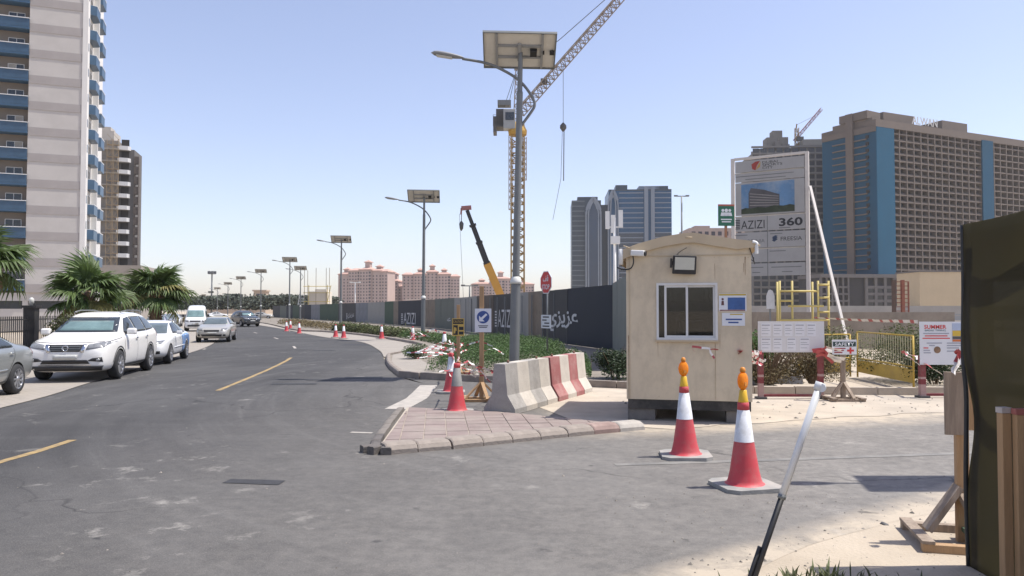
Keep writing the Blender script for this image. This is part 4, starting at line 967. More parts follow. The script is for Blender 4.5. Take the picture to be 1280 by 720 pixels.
for px, py, lb in ((516, 427, 'traffic cone at the kerb by the tangled tape left of the hedge'), (477, 424, 'traffic cone at the kerb in front of the pale grey hoarding panel'), (429.5, 423.2, 'right one of a pair of cones by the third lamp post'), (419.5, 422, 'left one of a pair of cones by the third lamp post'),
                   (374, 417.3, 'far traffic cone standing alone in the parking bay'), (358, 414.5, 'far traffic cone left of the fourth lamp post'), (363, 412, 'farthest traffic cone at the foot of the fourth lamp post')):
    g0 = gp(px, py); cone((g0.x, g0.y, .01), random.uniform(0, 1), lb)
g0 = gp(553, 437, .1); cone((-2.62, 29.5, .1), .3, 'traffic cone half sunk behind the green hedge')

# ------------------------------------------------------------------ sign posts
SIGNW = pm('sign_white', (.66, .67, .70), .5, .04, 3); SIGNB = pm('sign_blue', (.035, .075, .25), .5, .06, 3); SIGNY = pm('sign_yellow', (.55, .36, .08), .5, .06, 3); INK = pm('sign_black', (.02, .02, .022), .6, .1, 3); SIGNR = pm('sign_red', (.55, .035, .035), .45, .06, 3)
def wood_stand(name, base, H, label, post_w=.09, foot=.42, mat=WOOD, cat='sign'):
    t = empty(name, (base.x, base.y, base.z), 0, label, cat)
    MB().box(-post_w / 2, post_w / 2, -.03, .03, .05, H).build('post', mat, t, bevel=.004)
    for a in range(4):
        an = a * math.pi / 2 + .4; MB().bar((math.cos(an) * .03, math.sin(an) * .03, .36), (math.cos(an) * foot * .8, math.sin(an) * foot * .8, .06), .07, .03).build('brace', mat, t)
    for y in (-.2, .2): MB().box(-foot, foot, y - .05, y + .05, 0, .05).build('foot_board', mat, t)
    for x in (-foot + .06, foot - .06): MB().box(x - .05, x + .05, -.3, .3, .05, .075).build('foot_board', mat, t)
    return t
def disc(m, r, y0, y1, n=28, c=(0, 0)):
    p = [(c[0] + r * math.cos(2 * math.pi * k / n), c[1] + r * math.sin(2 * math.pi * k / n)) for k in range(n)]
    return m.prism(p, y0, y1, M=Matrix(((1, 0, 0, 0), (0, 0, 1, 0), (0, 1, 0, 0), (0, 0, 0, 1))))
XZ = Matrix(((1, 0, 0, 0), (0, 0, 1, 0), (0, 1, 0, 0), (0, 0, 0, 1)))
bpos = gp(602, 501); bpos.z = .004
yd = bpos.y
S1 = wood_stand('sign_stand', bpos, at(0, 358, yd).z, 'blue keep-left arrow sign on a raw wooden post and foot')
z0, z1 = at(0, 415.5, yd - .05).z, at(0, 386, yd - .05).z; wS = 20.5 / FPX * yd
bd = MB().box(-wS / 2, wS / 2, -.05, -.04, z0, z1).build('sign_board', SIGNW, S1, (.03, 0, 0))
disc(MB(), .125, -.055, -.051, c=(0, z1 - .17)).build('blue_disc', SIGNB, bd)
m = MB(); zc = z1 - .17
m.prism([(.055, .075), (.085, .045), (-.01, -.045), (.03, -.085), (-.08, -.085), (-.08, .03), (-.042, -.012)], -.06, -.057, M=XZ); m.build('arrow', SIGNW, bd, (0, 0, zc))
for k in range(2): MB().box(-.1 + .02 * k, .1 - .02 * k, -.053, -.051, z0 + .12 - k * .03, z0 + .135 - k * .03).build('print_line', INK, bd)
b2 = Vector((-1.25, 20.3, .1)); S2 = wood_stand('sign_stand', b2, at(0, 381, 20.3).z - .1, 'yellow and black site notice on a short wooden post in the hedge', foot=.3)
z0, z1 = at(0, 420, 20.3).z - .1, at(0, 398, 20.3).z - .1; wS = 15 / FPX * 20.3
S2.location.x = (573 - 640) / FPX * 20.3
bd = MB().box(-wS / 2, wS / 2, -.05, -.04, z0, z1).build('sign_board', SIGNY, S2)
MB().box(-wS / 2 + .02, wS / 2 - .02, -.054, -.051, z1 - .15, z1 - .02).build('black_header', INK, bd)
m = MB().box(-wS / 2 + .03, -.01, -.054, -.051, z0 + .03, z1 - .18); m.build('pictogram_panel', INK, bd)
m = MB().box(.02, wS / 2 - .02, -.054, -.051, z0 + .04, z0 + .12).box(.02, wS / 2 - .02, -.054, -.051, z0 + .16, z0 + .25); m.build('print_block', INK, bd)
MB().prism([(-.1, .05), (-.06, .05), (-.05, .12), (-.02, .12), (-.03, .2), (-.09, .22), (-.1, .14)], -.058, -.055, M=XZ).build('pictogram', SIGNY, bd, (-.02, 0, z0 + .02))
text('CAUTION', wS * .8, .06, SIGNY, bd, (0, -.057, z1 - .085))
# stop sign
YS = 25.0; sp = at(683, 353, YS)
ST = empty('stop_sign', (sp.x, YS, .1), R(-63), 'red octagonal stop sign with Arabic and English on a thin pole', 'sign')
MB().tube([(0, .03, 0), (0, .03, sp.z - .1 + .3)], .03, 8).build('pole', GREY_PAINT_METAL, ST)
o8 = lambda r, zc: [(r * math.cos(R(22.5 + 45 * k)), zc + r * math.sin(R(22.5 + 45 * k))) for k in range(8)]
zc = sp.z - .1
MB().prism(o8(.40, zc), -.02, -.008, M=XZ).build('sign_border', SIGNW, ST); MB().prism(o8(.37, zc), -.026, -.021, M=XZ).build('sign_face', SIGNR, ST)
text('STOP', .50, .17, SIGNW, ST, (0, -.03, zc - .15), bold=.02); text('\ufed2\ufed7', .36, .20, SIGNW, ST, (0, -.03, zc + .13), bold=.02)
zb = at(0, 402, YS).z - .1
MB().box(-.32, .32, -.02, -.008, zb - .22, zb + .22).build('lower_sign', SIGNW, ST)
m = MB()
for k, (a, b_) in enumerate(((-.2, .2), (-.24, .05), (-.1, .22), (-.22, .22))): m.box(a, b_, -.026, -.021, zb + .13 - k * .1, zb + .17 - k * .1)
m.build('print_block', INK, ST)
# assembly point sign above the booth roof
YA = 26.0; sp = at(907.5, 269, YA)
AS = empty('assembly_sign', (sp.x, YA, 0), R(4), 'green assembly point sign with a red top strip above the booth roof', 'sign')
wA, hA = 20.5 / FPX * YA, 27 / FPX * YA
MB().box(-.04, .04, 0, .06, .05, sp.z).build('post', pm('brown_post', (.33, .17, .10), .8, .15, 4), AS)
MB().box(-wA / 2, wA / 2, -.03, 0, sp.z - hA / 2, sp.z + hA / 2 - .06).build('sign_board', pm('sign_green', (.02, .13, .075), .5, .06, 3), AS)
MB().box(-wA / 2, wA / 2, -.035, 0, sp.z + hA / 2 - .055, sp.z + hA / 2).build('top_strip', pm('strip_red', (.40, .10, .06), .6, .08, 3), AS)
m = MB()
for dx, r in ((-.12, .05), (0, .06), (.12, .05)):
    disc(m, r, -.036, -.031, 16, (dx, sp.z + .16)); m.prism([(dx - .085, sp.z - .03), (dx + .085, sp.z - .03), (dx + .055, sp.z + .09), (dx - .055, sp.z + .09)], -.036, -.031, M=XZ)
m.build('pictogram', SIGNW, AS)
m = MB().box(-.19, .19, -.036, -.031, sp.z - .17, sp.z - .13).box(-.16, .16, -.036, -.031, sp.z - .25, sp.z - .21); m.build('print_line', SIGNW, AS)

# ------------------------------------------------------------------ guard booth
BY = 12.2; bc = gp(860.5, 528)
BO = empty('guard_booth', (bc.x, bc.y, .006), R(-13), 'cream portable guard booth with a sliding window standing on blocks', 'booth')
PXM = BY / FPX
bx_ = lambda px: (px - 860.5) * PXM * 1.012
bz_ = lambda py: (528 - py) * PXM
CREAM = pm('booth_cream', (0.61, 0.51, 0.365), .75, .06, 1.3, .12, 6, dirt=(.37, .305, .22), dirt_amt=.65, dirt_scale=2.2, stretch=(1.2, 1.2, .8))
CREAM2 = pm('booth_trim', (0.50, 0.405, 0.275), .75, .08, 2, dirt=(.40, .31, .21), dirt_amt=.5)
x0, x1, zl, zh, zr = bx_(785), bx_(936.5), bz_(501), bz_(309), bz_(295)
wx0, wx1, wz0, wz1 = bx_(822.5), bx_(896.5), bz_(425.5), bz_(354)
D = 2.6
m = MB().box(x0, wx0, 0, .07, zl, zh).box(wx1, x1, 0, .07, zl, zh).box(wx0, wx1, 0, .07, zl, wz0).box(wx0, wx1, 0, .07, wz1, zh)
m.add([(x0, 0, zh), (x1, 0, zh), ((x0 + x1) / 2 + .08, 0, zr), (x0, .07, zh), (x1, .07, zh), ((x0 + x1) / 2 + .08, .07, zr)], [(0, 1, 2), (5, 4, 3)])
m.build('front_wall', CREAM, BO)
MB().box(x0, x0 + .07, .07, D, zl, zh).build('side_wall', CREAM, BO); MB().box(x1 - .07, x1, .07, D, zl, zh).build('side_wall', CREAM, BO)
MB().box(x0 + .07, x1 - .07, D - .07, D, zl, zh).build('back_wall', CREAM, BO)
MB().box(x0 + .07, x1 - .07, .07, D - .07, zl, zl + .05).build('booth_deck', DARKM, BO)
# curved gable roof with a thick tan fascia
rp = [(bx_(777.5), bz_(322)), (bx_(780), bz_(311)), (bx_(800), bz_(303.5)), (bx_(830), bz_(295.5)), (bx_(856), bz_(291.5)), (bx_(868), bz_(291)), (bx_(895), bz_(296)), (bx_(920), bz_(300.5)), (bx_(940), bz_(303)), (bx_(943), bz_(306))]
rl = [(x, z - (.16 if 0 < i < len(rp) - 2 else .10)) for i, (x, z) in enumerate(rp)]
vs = [(x, y, z) for y in (-.06, D + .06) for x, z in rp] + [(x, y, z) for y in (-.06, D + .06) for x, z in rl]; n = len(rp)
fs = []
for i in range(n - 1): fs += [(i, i + 1, n + i + 1, n + i), (2 * n + i, 2 * n + i + 1, 3 * n + i + 1, 3 * n + i), (i, i + 1, 2 * n + i + 1, 2 * n + i), (n + i, n + i + 1, 3 * n + i + 1, 3 * n + i)]
fs += [(0, n, 3 * n, 2 * n), (n - 1, 2 * n - 1, 4 * n - 1, 3 * n - 1)]
MB().add(vs, fs).build('roof', CREAM2, BO)
for px in (782, 859, 939): MB().tube([(bx_(px), -.07, bz_(297 if px == 859 else 306)), (bx_(px) + .1, -.06, bz_(297 if px == 859 else 309))], .012, 6).build('roof_clip', CREAM2, BO)
# vertical panel joints of the front wall
for px in (893,): MB().box(bx_(px) - .004, bx_(px) + .004, -.004, 0, zl + .02, wz0 - .02).build('wall_joint', CREAM2, BO)
MB().box(bx_(789) - .006, bx_(789) + .006, -.008, 0, zl, zh).build('corner_trim', CREAM2, BO); MB().box(x0, x1, -.012, 0, bz_(320), bz_(318.6)).build('trim_strip', CREAM2, BO)
# window
WN = empty('window', (0, 0, 0)); WN.parent = BO
ALW = pm('window_aluminium', (.62, .61, .59), .4, .05, 3)
m = MB(); f = .036
m.box(wx0, wx1, -.025, .05, wz0, wz0 + f).box(wx0, wx1, -.025, .05, wz1 - f, wz1).box(wx0, wx0 + f, -.024, .05, wz0 + f, wz1 - f).box(wx1 - f, wx1, -.024, .05, wz0 + f, wz1 - f)
m.build('window_frame', ALW, WN)
xm = bx_(858)
for a, b, yy in ((wx0 + f + .09, xm + .04, -.004), (xm - .04 + .04, wx1 - f, .022)):
    m = MB(); g_ = .035
    m.box(a, b, yy, yy + .02, wz0 + f, wz0 + f + g_).box(a, b, yy, yy + .02, wz1 - f - g_, wz1 - f).box(a, a + g_, yy + .001, yy + .019, wz0 + f, wz1 - f).box(b - g_, b, yy + .001, yy + .019, wz0 + f, wz1 - f)
    m.build('sash', ALW, WN)
GL = bpy.data.materials.new('clear_glass'); GL.use_nodes = True; _n = GL.node_tree.nodes; _l = GL.node_tree.links
_t = _n.new('ShaderNodeBsdfTransparent'); _t.inputs['Color'].default_value = (.34, .36, .35, 1); _g = _n.new('ShaderNodeBsdfGlossy'); _g.inputs['Roughness'].default_value = .02; _f = _n.new('ShaderNodeFresnel'); _f.inputs['IOR'].default_value = 1.65
_m = _n.new('ShaderNodeMixShader'); _l.new(_f.outputs[0], _m.inputs[0]); _l.new(_t.outputs[0], _m.inputs[1]); _l.new(_g.outputs[0], _m.inputs[2]); _l.new(_m.outputs[0], _n['Material Output'].inputs['Surface'])
MB().box(wx0 + f, xm, .004, .008, wz0 + f, wz1 - f).build('pane', GL, WN); MB().box(xm, wx1 - f, .03, .034, wz0 + f, wz1 - f).build('pane', GL, WN)
MB().box(wx0 - .02, wx1 + .02, -.05, -.002, wz0 - .03, wz0).build('window_sill', CREAM2, WN)
# things inside seen through the glass
dk = empty('desk', (bc.x, bc.y, .006), R(-13), 'dark desk inside the guard booth behind the window', 'desk')
MB().box(x0 + .2, x1 - .2, .3, .9, bz_(446), bz_(443)).build('desk_top', WOOD_GREY, dk)
for x in (x0 + .25, x1 - .25): MB().box(x - .03, x + .03, .35, .85, zl + .05, bz_(446)).build('leg', WOOD_GREY, dk)
ch = empty('office_chair', (bc.x + .35, bc.y + 1.3, .006), R(10), 'dark office chair back visible through the booth window', 'chair')
MB().box(-.25, .25, -.05, .04, 1.0, 1.62).build('backrest', BLACK, ch, bevel=.03); MB().box(-.25, .25, -.5, -.05, .86, .95).build('seat', BLACK, ch, bevel=.03); MB().tube([(0, -.25, .43), (0, -.25, .86)], .04, 8).build('column', BLACK, ch)
for k in range(5): MB().bar((0, -.25, .46), (.28 * math.cos(k * 1.257), -.25 + .28 * math.sin(k * 1.257), .44), .04).build('leg', BLACK, ch)
# flood light
FLD = empty('floodlight', (bx_(857), -.10, bz_(331.5))); FLD.parent = BO; FLD.rotation_euler = (R(12), R(2), R(6))
MB().box(-.185, .185, -.03, .03, -.15, .15).build('housing', BLACK, FLD, bevel=.012)
MB().box(-.155, .155, -.036, -.031, -.075, .125).build('lens', pm('flood_lens', (.50, .50, .44), .25, .05, 4), FLD)
MB().bar((-.21, 0, .02), (-.12, .1, .02), .035, .06).bar((-.21, -.01, -.05), (-.21, -.01, .1), .035).build('bracket', BLACK, FLD)
# CCTV camera
CT = empty('security_camera', (bx_(797), -.02, bz_(316))); CT.parent = BO; CT.rotation_euler = (0, R(4), R(-18))
MB().box(-.03, .20, -.16, -.05, -.045, .05).build('housing', WHITE_METAL, CT, bevel=.02); MB().lathe([(.042, 0), (.04, .02)], 16, axis='X', c=(.2, -.105, 0)).build('lens', BLACK, CT); MB().box(-.05, .02, -.09, .0, -.04, .04).build('bracket', WHITE_METAL, CT)
MB().tube(smooth3([(-.02, -.06, -.04), (.0, -.07, -.16), (-.05, -.06, -.25), (-.18, -.05, -.27), (-.30, -.03, -.24)]), .011, 6).build('cable', BLACK, CT)
MB().tube([(bx_(779), -.05, bz_(330)), (bx_(779), -.05, bz_(310))], .035, 10).build('downpipe', WHITE_METAL, BO)
m = MB().tube(smooth3([(bx_(938), -.04, bz_(304)), (bx_(942.5), -.05, bz_(306)), (bx_(942.5), -.05, bz_(312)), (bx_(942.5), -.05, bz_(319))]), .028, 10); m.build('downpipe', WHITE_METAL, BO)
MB().tube(smooth3([(bx_(934), -.01, bz_(309)), (bx_(938), -.02, bz_(322)), (bx_(941), .05, bz_(331))]), .008, 5).build('wire', BLACK, BO)
MB().tube(smooth3([(bx_(846), -.01, bz_(321)), (bx_(851), -.008, bz_(315)), (bx_(860), -.008, bz_(309.5))]), .004, 5).build('wire', DARKM, BO)
# posters on the wall
def poster(name, pxa, pxb, pya, pyb, mat): return MB().box(bx_(pxa), bx_(pxb), -.008, -.001, bz_(pyb), bz_(pya)).build(name, mat, BO)
PO1 = poster('poster', 898, 930.5, 367.5, 389.5, SIGNW)
MB().box(bx_(908.5), bx_(929), -.011, -.009, bz_(387.5), bz_(372.5)).build('printed_panel', pm('poster_blue', (.04, .10, .27), .5, .2, 8), PO1)
MB().box(bx_(898.5), bx_(930), -.011, -.009, bz_(370), bz_(368)).build('printed_strip', pm('poster_yellow', (.5, .36, .05), .6, .1, 8), PO1)
MB().box(bx_(899), bx_(929), -.012, -.009, bz_(389), bz_(387.7)).build('printed_strip', pm('poster_brown', (.22, .09, .08), .6, .1, 8), PO1)
fg = MB(); disc(fg, .018, -.012, -.009, 14, (bx_(902.5), bz_(374.5))); fg.prism([(-.022, 0), (.022, 0), (.016, .07), (-.016, .07)], -.012, -.009, M=Matrix.Translation((bx_(902.5), 0, bz_(382))) @ XZ); fg.build('pictogram', pm('poster_figure', (.12, .05, .05), .6, .1, 8), PO1)
PO2 = poster('poster', 901.5, 928.5, 391.5, 407.5, SIGNW)
MB().box(bx_(911), bx_(926), -.011, -.009, bz_(394), bz_(392.6)).build('printed_strip', MAT['poster_yellow'], PO2)
for k, (a, b) in enumerate(((906, 925), (909, 921))): MB().box(bx_(a), bx_(b), -.011, -.009, bz_(400.5 + k * 3.8), bz_(398.7 + k * 3.8)).build('print_line', SIGNB, PO2)
# chassis and blocks
MB().box(x0 + .02, x1 - .02, .01, D - .02, bz_(513), zl).build('chassis', pm('chassis_black', (.035, .033, .03), .8, .3, 3, dirt=(.12, .105, .09), dirt_amt=.6, dirt_scale=3), BO)
BLK = pm('support_block', (.145, .135, .125), .95, .2, 5, .4, 25, dirt=(.25, .225, .19), dirt_amt=.5)
for a, b in ((786, 820), (906, 926)):
    for yy in (.05, D - .6): MB().box(bx_(a), bx_(b), yy, yy + .45, 0, bz_(513.2)).build('support_block', BLK, BO, bevel=.012)

# ------------------------------------------------------------------ project billboard
YR_, YL_ = 39.5, 41.5
A_ = at(917, 388, YL_); B_ = at(1010.5, 388, YR_); u_ = Vector((B_.x - A_.x, B_.y - A_.y)); WB = u_.length; anb = math.atan2(u_.y, u_.x)
BB = empty('billboard', (A_.x, A_.y, 0), anb, 'tall pale project billboard on white posts behind the guard booth', 'billboard')
bs = lambda px: (px - 917) / 93.5 * WB
bh = lambda py: at(0, py, YR_).z
WP = pm('billboard_post', (.56, .52, .48), .6, .08, 2); BBG = pm('billboard_panel', (.33, .325, .32), .6, .05, 1, dirt=(.27, .26, .25), dirt_amt=.4)
for x in (0, WB): MB().box(x - .09, x + .09, 0, .18, 0, bh(189)).build('post', WP, BB)
MB().box(.09, WB - .09, .02, .16, bh(191.5), bh(188.5)).build('cross_beam', WP, BB)
for y in (209, 265.5, 308): MB().box(.09, WB - .09, .10, .17, bh(y + .6), bh(y - .6)).build('cross_beam', WP, BB)
rows = [(194, 208.3), (210, 220.8), (221.8, 264.4), (266.6, 285), (287, 307), (309, 325.5), (327.5, 343.5)]
pans = []
for i, (ya, yb) in enumerate(rows): pans.append(MB().box(.16, WB - .12, -.02, .08, bh(yb), bh(ya)).build('panel', BBG, BB))
INKG = pm('billboard_ink', (.03, .03, .034), .6, .1, 2); INKL = pm('billboard_grey_ink', (.16, .16, .165), .6, .1, 2)
m = MB(); 
def plate(pts, mat, parent, name, y=-.028):
    return MB().prism([(bs(a), bh(b)) for a, b in pts], y, y + .004, M=XZ).build(name, mat, parent)
plate([(943, 205), (942, 199), (947, 196), (953, 195.3), (949, 201), (947, 207)], pm('logo_red', (.30, .05, .04), .6, .1, 3), pans[0], 'logo')
plate([(947.5, 206.6), (950, 201.5), (953.6, 196.2), (953, 203)], pm('logo_gold', (.42, .26, .08), .6, .1, 3), pans[0], 'logo')
for s_, a, b, ya, yb in (('DUBAI', 956, 975, 196.2, 199.2), ('SPORTS', 956, 981, 199.8, 202.8), ('CITY', 956, 969, 203.4, 206.4)):
    text(s_, bs(b) - bs(a), bh(ya) - bh(yb), INKG, pans[0], ((bs(a) + bs(b)) / 2, -.026, (bh(ya) + bh(yb)) / 2))
for ya, a, b in ((213.2, 921, 995), (217.4, 934, 985)): MB().box(bs(a), bs(b), -.026, -.022, bh(ya + 1), bh(ya)).build('print_line', INKL, pans[1])
# printed picture: sky, building, trees
plate([(928.5, 262.8), (928.5, 224.4), (995.5, 223), (995.5, 262.8)], pm('print_sky', (.10, .20, .34), .5, .35, .5, dirt=(.40, .42, .42), dirt_amt=.7, dirt_scale=.6), pans[2], 'printed_sky')
plate([(938, 256), (938, 236), (941, 229.5), (958, 233), (971, 238), (977, 240), (977, 256)], pm('print_building', (.085, .08, .085), .6, .2, 1.5), pans[2], 'printed_building', -.033)
for k in range(5): plate([(939.5, 252.6 - k * 3.8), (939.5, 251.4 - k * 3.8), (976, 253.2 - k * 2.8), (976, 254.2 - k * 2.8)], pm('print_floor', (.24, .225, .21), .6, .2, 2), pans[2], 'printed_floor', -.038)
plate([(928.5, 262.7), (928.5, 256.5), (934, 254.8), (941, 256), (950, 254.4), (960, 256), (970, 253.6), (982, 255), (990, 253.6), (995.5, 255), (995.5, 262.7)], pm('print_trees', (.035, .045, .025), .6, .5, 2), pans[2], 'printed_trees', -.042)
# company rows
for px in (961.5,):
    for i in (3, 4, 5, 6): MB().box(bs(px) - .02, bs(px) + .02, -.026, -.022, bh(rows[i][1]), bh(rows[i][0])).build('panel_joint', INKL, pans[i])
m = MB()
for k in range(6): m.box(bs(920.5), bs(926.5), -.026, -.022, bh(282 - k * 2.2), bh(280.8 - k * 2.2))
m.build('logo_bars', INKG, pans[3]); text('AZIZI', bs(958) - bs(928), bh(271.5) - bh(282.2), INKG, pans[3], ((bs(928) + bs(958)) / 2, -.026, (bh(271.5) + bh(282.2)) / 2))
text('360', bs(1005) - bs(976), bh(270.5) - bh(281), INKG, pans[3], ((bs(1005) + bs(976)) / 2, -.026, (bh(270.5) + bh(281)) / 2), bold=.03)
MB().box(bs(976), bs(990), -.026, -.022, bh(283.6), bh(282.4)).build('print_line', INKL, pans[3])
text('GARDINIA', bs(958) - bs(927), bh(296) - bh(300.6), INKL, pans[4], ((bs(927) + bs(958)) / 2, -.026, (bh(296) + bh(300.6)) / 2))
text('FREESIA', bs(1004) - bs(978), bh(294.5) - bh(299.5), INKG, pans[4], ((bs(978) + bs(1004)) / 2, -.026, (bh(294.5) + bh(299.5)) / 2))
for k in range(3): plate([(967, 298.6 - k * 2), (970, 300.4 - k * 2), (974.5, 297 - k * 2), (971.5, 296 - k * 2)], pm('logo_blue', (.04, .06, .11), .6, .1, 3), pans[4], 'logo')
for i, a, b, y in ((4, 920, 936, 289.6), (4, 965, 980, 289.4), (5, 964, 984, 311.6), (6, 936, 956, 332), (6, 942, 952, 338.5), (6, 966, 1003, 332.2), (6, 979, 992, 338.2)): MB().box(bs(a), bs(b), -.026, -.022, bh(y + 1.1), bh(y)).build('print_line', INKL, pans[i])
text('N', bs(944.5) - bs(937), bh(319) - bh(325), INKG, pans[5], (bs(940.5), -.026, bh(322.0)))
q0 = at(1012.5, 233, 39.3); q1 = at(1051, 394, 35.5)
inv = (Matrix.Translation(BB.location) @ Matrix.Rotation(anb, 4, 'Z')).inverted()
dirv = (q1 - q0); q2_ = q0 + dirv * ((q0.z - .02) / (q0.z - q1.z))
MB().bar(inv @ q0, inv @ q2_, .12, .12).build('brace', WP, BB)

# ------------------------------------------------------------------ fenced plot to the right of the booth
REDP = pm('post_red', (.19, .033, .038), .7, .12, 5, dirt=(.30, .20, .18), dirt_amt=.4, dirt_scale=4); PINKP = pm('post_faded', (.40, .26, .24), .75, .1, 5)
TAPE_R = pm('tape_red', (.40, .075, .08), .5, .08, 5); TAPE_W = pm('tape_white', (.70, .67, .63), .5, .05, 5)
def tape_geo(m, pts, w=.07, seg=.11, crumple=.02, sag=0.0, seed=0):
    rnd = random.Random(seed); P = []
    for a, b in zip(pts, pts[1:]):
        a, b = Vector(a), Vector(b); n = max(2, int((b - a).length / seg))
        for k in range(n):
            t = k / n; P.append(a.lerp(b, t) - Vector((0, 0, sag * 4 * t * (1 - t))))
    P.append(Vector(pts[-1])); base = len(m.v); ang = rnd.uniform(0, 3)
    for i, p in enumerate(P):
        d = (P[min(i + 1, len(P) - 1)] - P[max(i - 1, 0)]).normalized(); ang += rnd.uniform(-.6, .6) * (1 if crumple > .015 else .35)
        s = d.cross(Vector((0, 0, 1))); s = s.normalized() if s.length > .1 else Vector((1, 0, 0)); q = s.cross(d).normalized()
        o = (q * math.cos(ang * .6) + s * math.sin(ang * .6)) * w / 2; j = Vector((rnd.uniform(-1, 1), rnd.uniform(-1, 1), rnd.uniform(-1, 1))) * crumple
        m.v += [tuple(p + o + j), tuple(p - o + j)]
    for i in range(len(P) - 1):
        m.f.append((base + 2 * i, base + 2 * i + 1, base + 2 * i + 3, base + 2 * i + 2)); m.m.append(0 if (i // 2) % 3 == 0 else 1); m.s.append(False)
def tape(name, runs, label, w=.07, crumple=.02, sag=0.0, group='red and white barrier tape', seg=.11):
    o = empty(name, tuple(runs[0][0]), 0, label, 'tape', group); p0 = Vector(runs[0][0])
    for k, r_ in enumerate(runs):
        m = MB(); tape_geo(m, [Vector(q) - p0 for q in r_], w, seg, crumple, sag, k + len(label))
        me = bpy.data.meshes.new('tape_strip'); me.from_pydata(m.v, [], m.f); me.materials.append(TAPE_R); me.materials.append(TAPE_W); me.polygons.foreach_set('material_index', m.m)
        inst('tape_strip', me, o)
    return o
def stripe_post(px, py0, py1, Y, parent, wpx=6):
    b = at(px, py1, Y); t_ = at(px, py0, Y); w_ = wpx / FPX * Y / 2; ob = None
    segs = [(0, .42, PINKP), (.42, .5, PINKP), (.5, 1, REDP)]
    z0_, z1_ = 0.006, t_.z
    for a, c, mt in ((0.03, .32, PINKP), (.32, .45, REDP), (.45, .5, PINKP), (.5, 1, REDP)):
        MB().box(-w_, w_, -w_, w_, z0_ + (z1_ - z0_) * a, z0_ + (z1_ - z0_) * c).build('post_segment', mt, parent, (b.x - parent.location.x, Y - parent.location.y, 0))
    MB().box(-w_ * 2, w_ * 2, -w_ * 2, w_ * 2, 0.0, .04).build('post_base', DARKM, parent, (b.x - parent.location.x, Y - parent.location.y, 0.006))
NBY = 15.5
NB = empty('notice_board', (at(988, 490, NBY).x, NBY, 0), 0, 'white notice board of pinned papers on red and white posts', 'notice board')
stripe_post(951, 438, 497, NBY, NB, 6); stripe_post(1026, 436, 497, NBY, NB, 6)
nx = lambda px: (px - 988) / FPX * NBY
nz = lambda py: at(0, py, NBY).z
bd = MB().box(nx(946.5), nx(1028.5), -.1, -.08, nz(440), nz(401.5)).build('board', pm('board_white', (.60, .60, .62), .6, .05, 2, dirt=(.5, .48, .45), dirt_amt=.4), NB)
PAPER = pm('paper', (.66, .67, .71), .7, .04, 3); PRN = pm('paper_print', (.30, .31, .36), .7, .1, 3)
for r_, ya, yb, cols in ((0, 404.5, 420, ((950, 962), (965, 976), (979, 989), (992, 1004), (1007, 1018))), (1, 422, 438, ((950, 962), (965, 976), (982, 993), (998, 1010)))):
    for a, b in cols:
        pp = MB().box(nx(a), nx(b), -.106, -.101, nz(yb), nz(ya)).build('paper', PAPER, bd)
        for k, yy in enumerate((1.2, 5.5, 8, 12.2)): MB().box(nx(a + 1), nx(b - 1 - (k % 2) * 2), -.109, -.107, nz(ya + yy + (1.2 if k == 0 else .6)), nz(ya + yy)).build('print_line', PRN, pp)
MB().box(nx(952), nx(1020), -.03, .03, nz(497) + .02, nz(497) + .07).build('bottom_rail', REDP, NB)
SFb = Vector((at(1054, 500, 15.2).x, 15.2, .006)); SF = wood_stand('safety_sign', SFb, at(0, 425, 15.2).z, 'small safety first aid sign on a weathered wooden stand', mat=WOOD_GREY, foot=.34)
sz = lambda py: at(0, py, 15.15).z
sx_ = lambda px: (px - 1054) / FPX * 15.15
bd = MB().box(sx_(1039.5), sx_(1070), -.06, -.05, sz(443.5), sz(425)).build('sign_board', SIGNW, SF)
MB().box(sx_(1040.5), sx_(1069), -.064, -.061, sz(433.5), sz(427.5)).build('header_strip', pm('safety_green', (.02, .05, .045), .6, .1, 3), bd)
text('SAFETY', sx_(1067) - sx_(1043), (sz(428.4) - sz(432.8)), SIGNW, bd, (sx_(1055), -.067, (sz(428.4) + sz(432.8)) / 2), bold=.02)
MB().box(sx_(1061), sx_(1063.4), -.064, -.061, sz(442.5), sz(434.6)).build('red_cross', SIGNR, bd); MB().box(sx_(1058), sx_(1066.4), -.066, -.0615, sz(439.8), sz(437.4)).build('red_cross', SIGNR, bd)
for k in range(3): MB().box(sx_(1042), sx_(1056 - k * 2), -.064, -.061, sz(436.6 + k * 2.5), sz(435.2 + k * 2.5)).build('print_line', pm('sign_dark_red', (.28, .04, .06), .6, .1, 3), bd)
SUY = 15.7
SU = empty('summer_banner', (at(1178, 490, SUY).x, SUY, 0), 0, 'printed summer break notice banner on a red post beside the shade net', 'banner')
stripe_post(1153, 445, 497, SUY, SU, 6.5); stripe_post(1215, 445, 497, SUY, SU, 6.5)
ux = lambda px: (px - 1178) / FPX * SUY
uz = lambda py: at(0, py, SUY).z
bd = MB().box(ux(1147.5), ux(1222), -.1, -.085, uz(455.5), uz(402)).build('banner_sheet', pm('banner_white', (.62, .63, .66), .6, .04, 2), SU)
text('SUMMER', ux(1181) - ux(1153.5), uz(406) - uz(411), SIGNR, bd, (ux(1167), -.104, uz(408.5)), bold=.02)
text('BREAK TIMING', ux(1180) - ux(1154), uz(411.8) - uz(414), pm('banner_teal', (.02, .09, .12), .6, .1, 3), bd, (ux(1167), -.104, uz(412.9)))
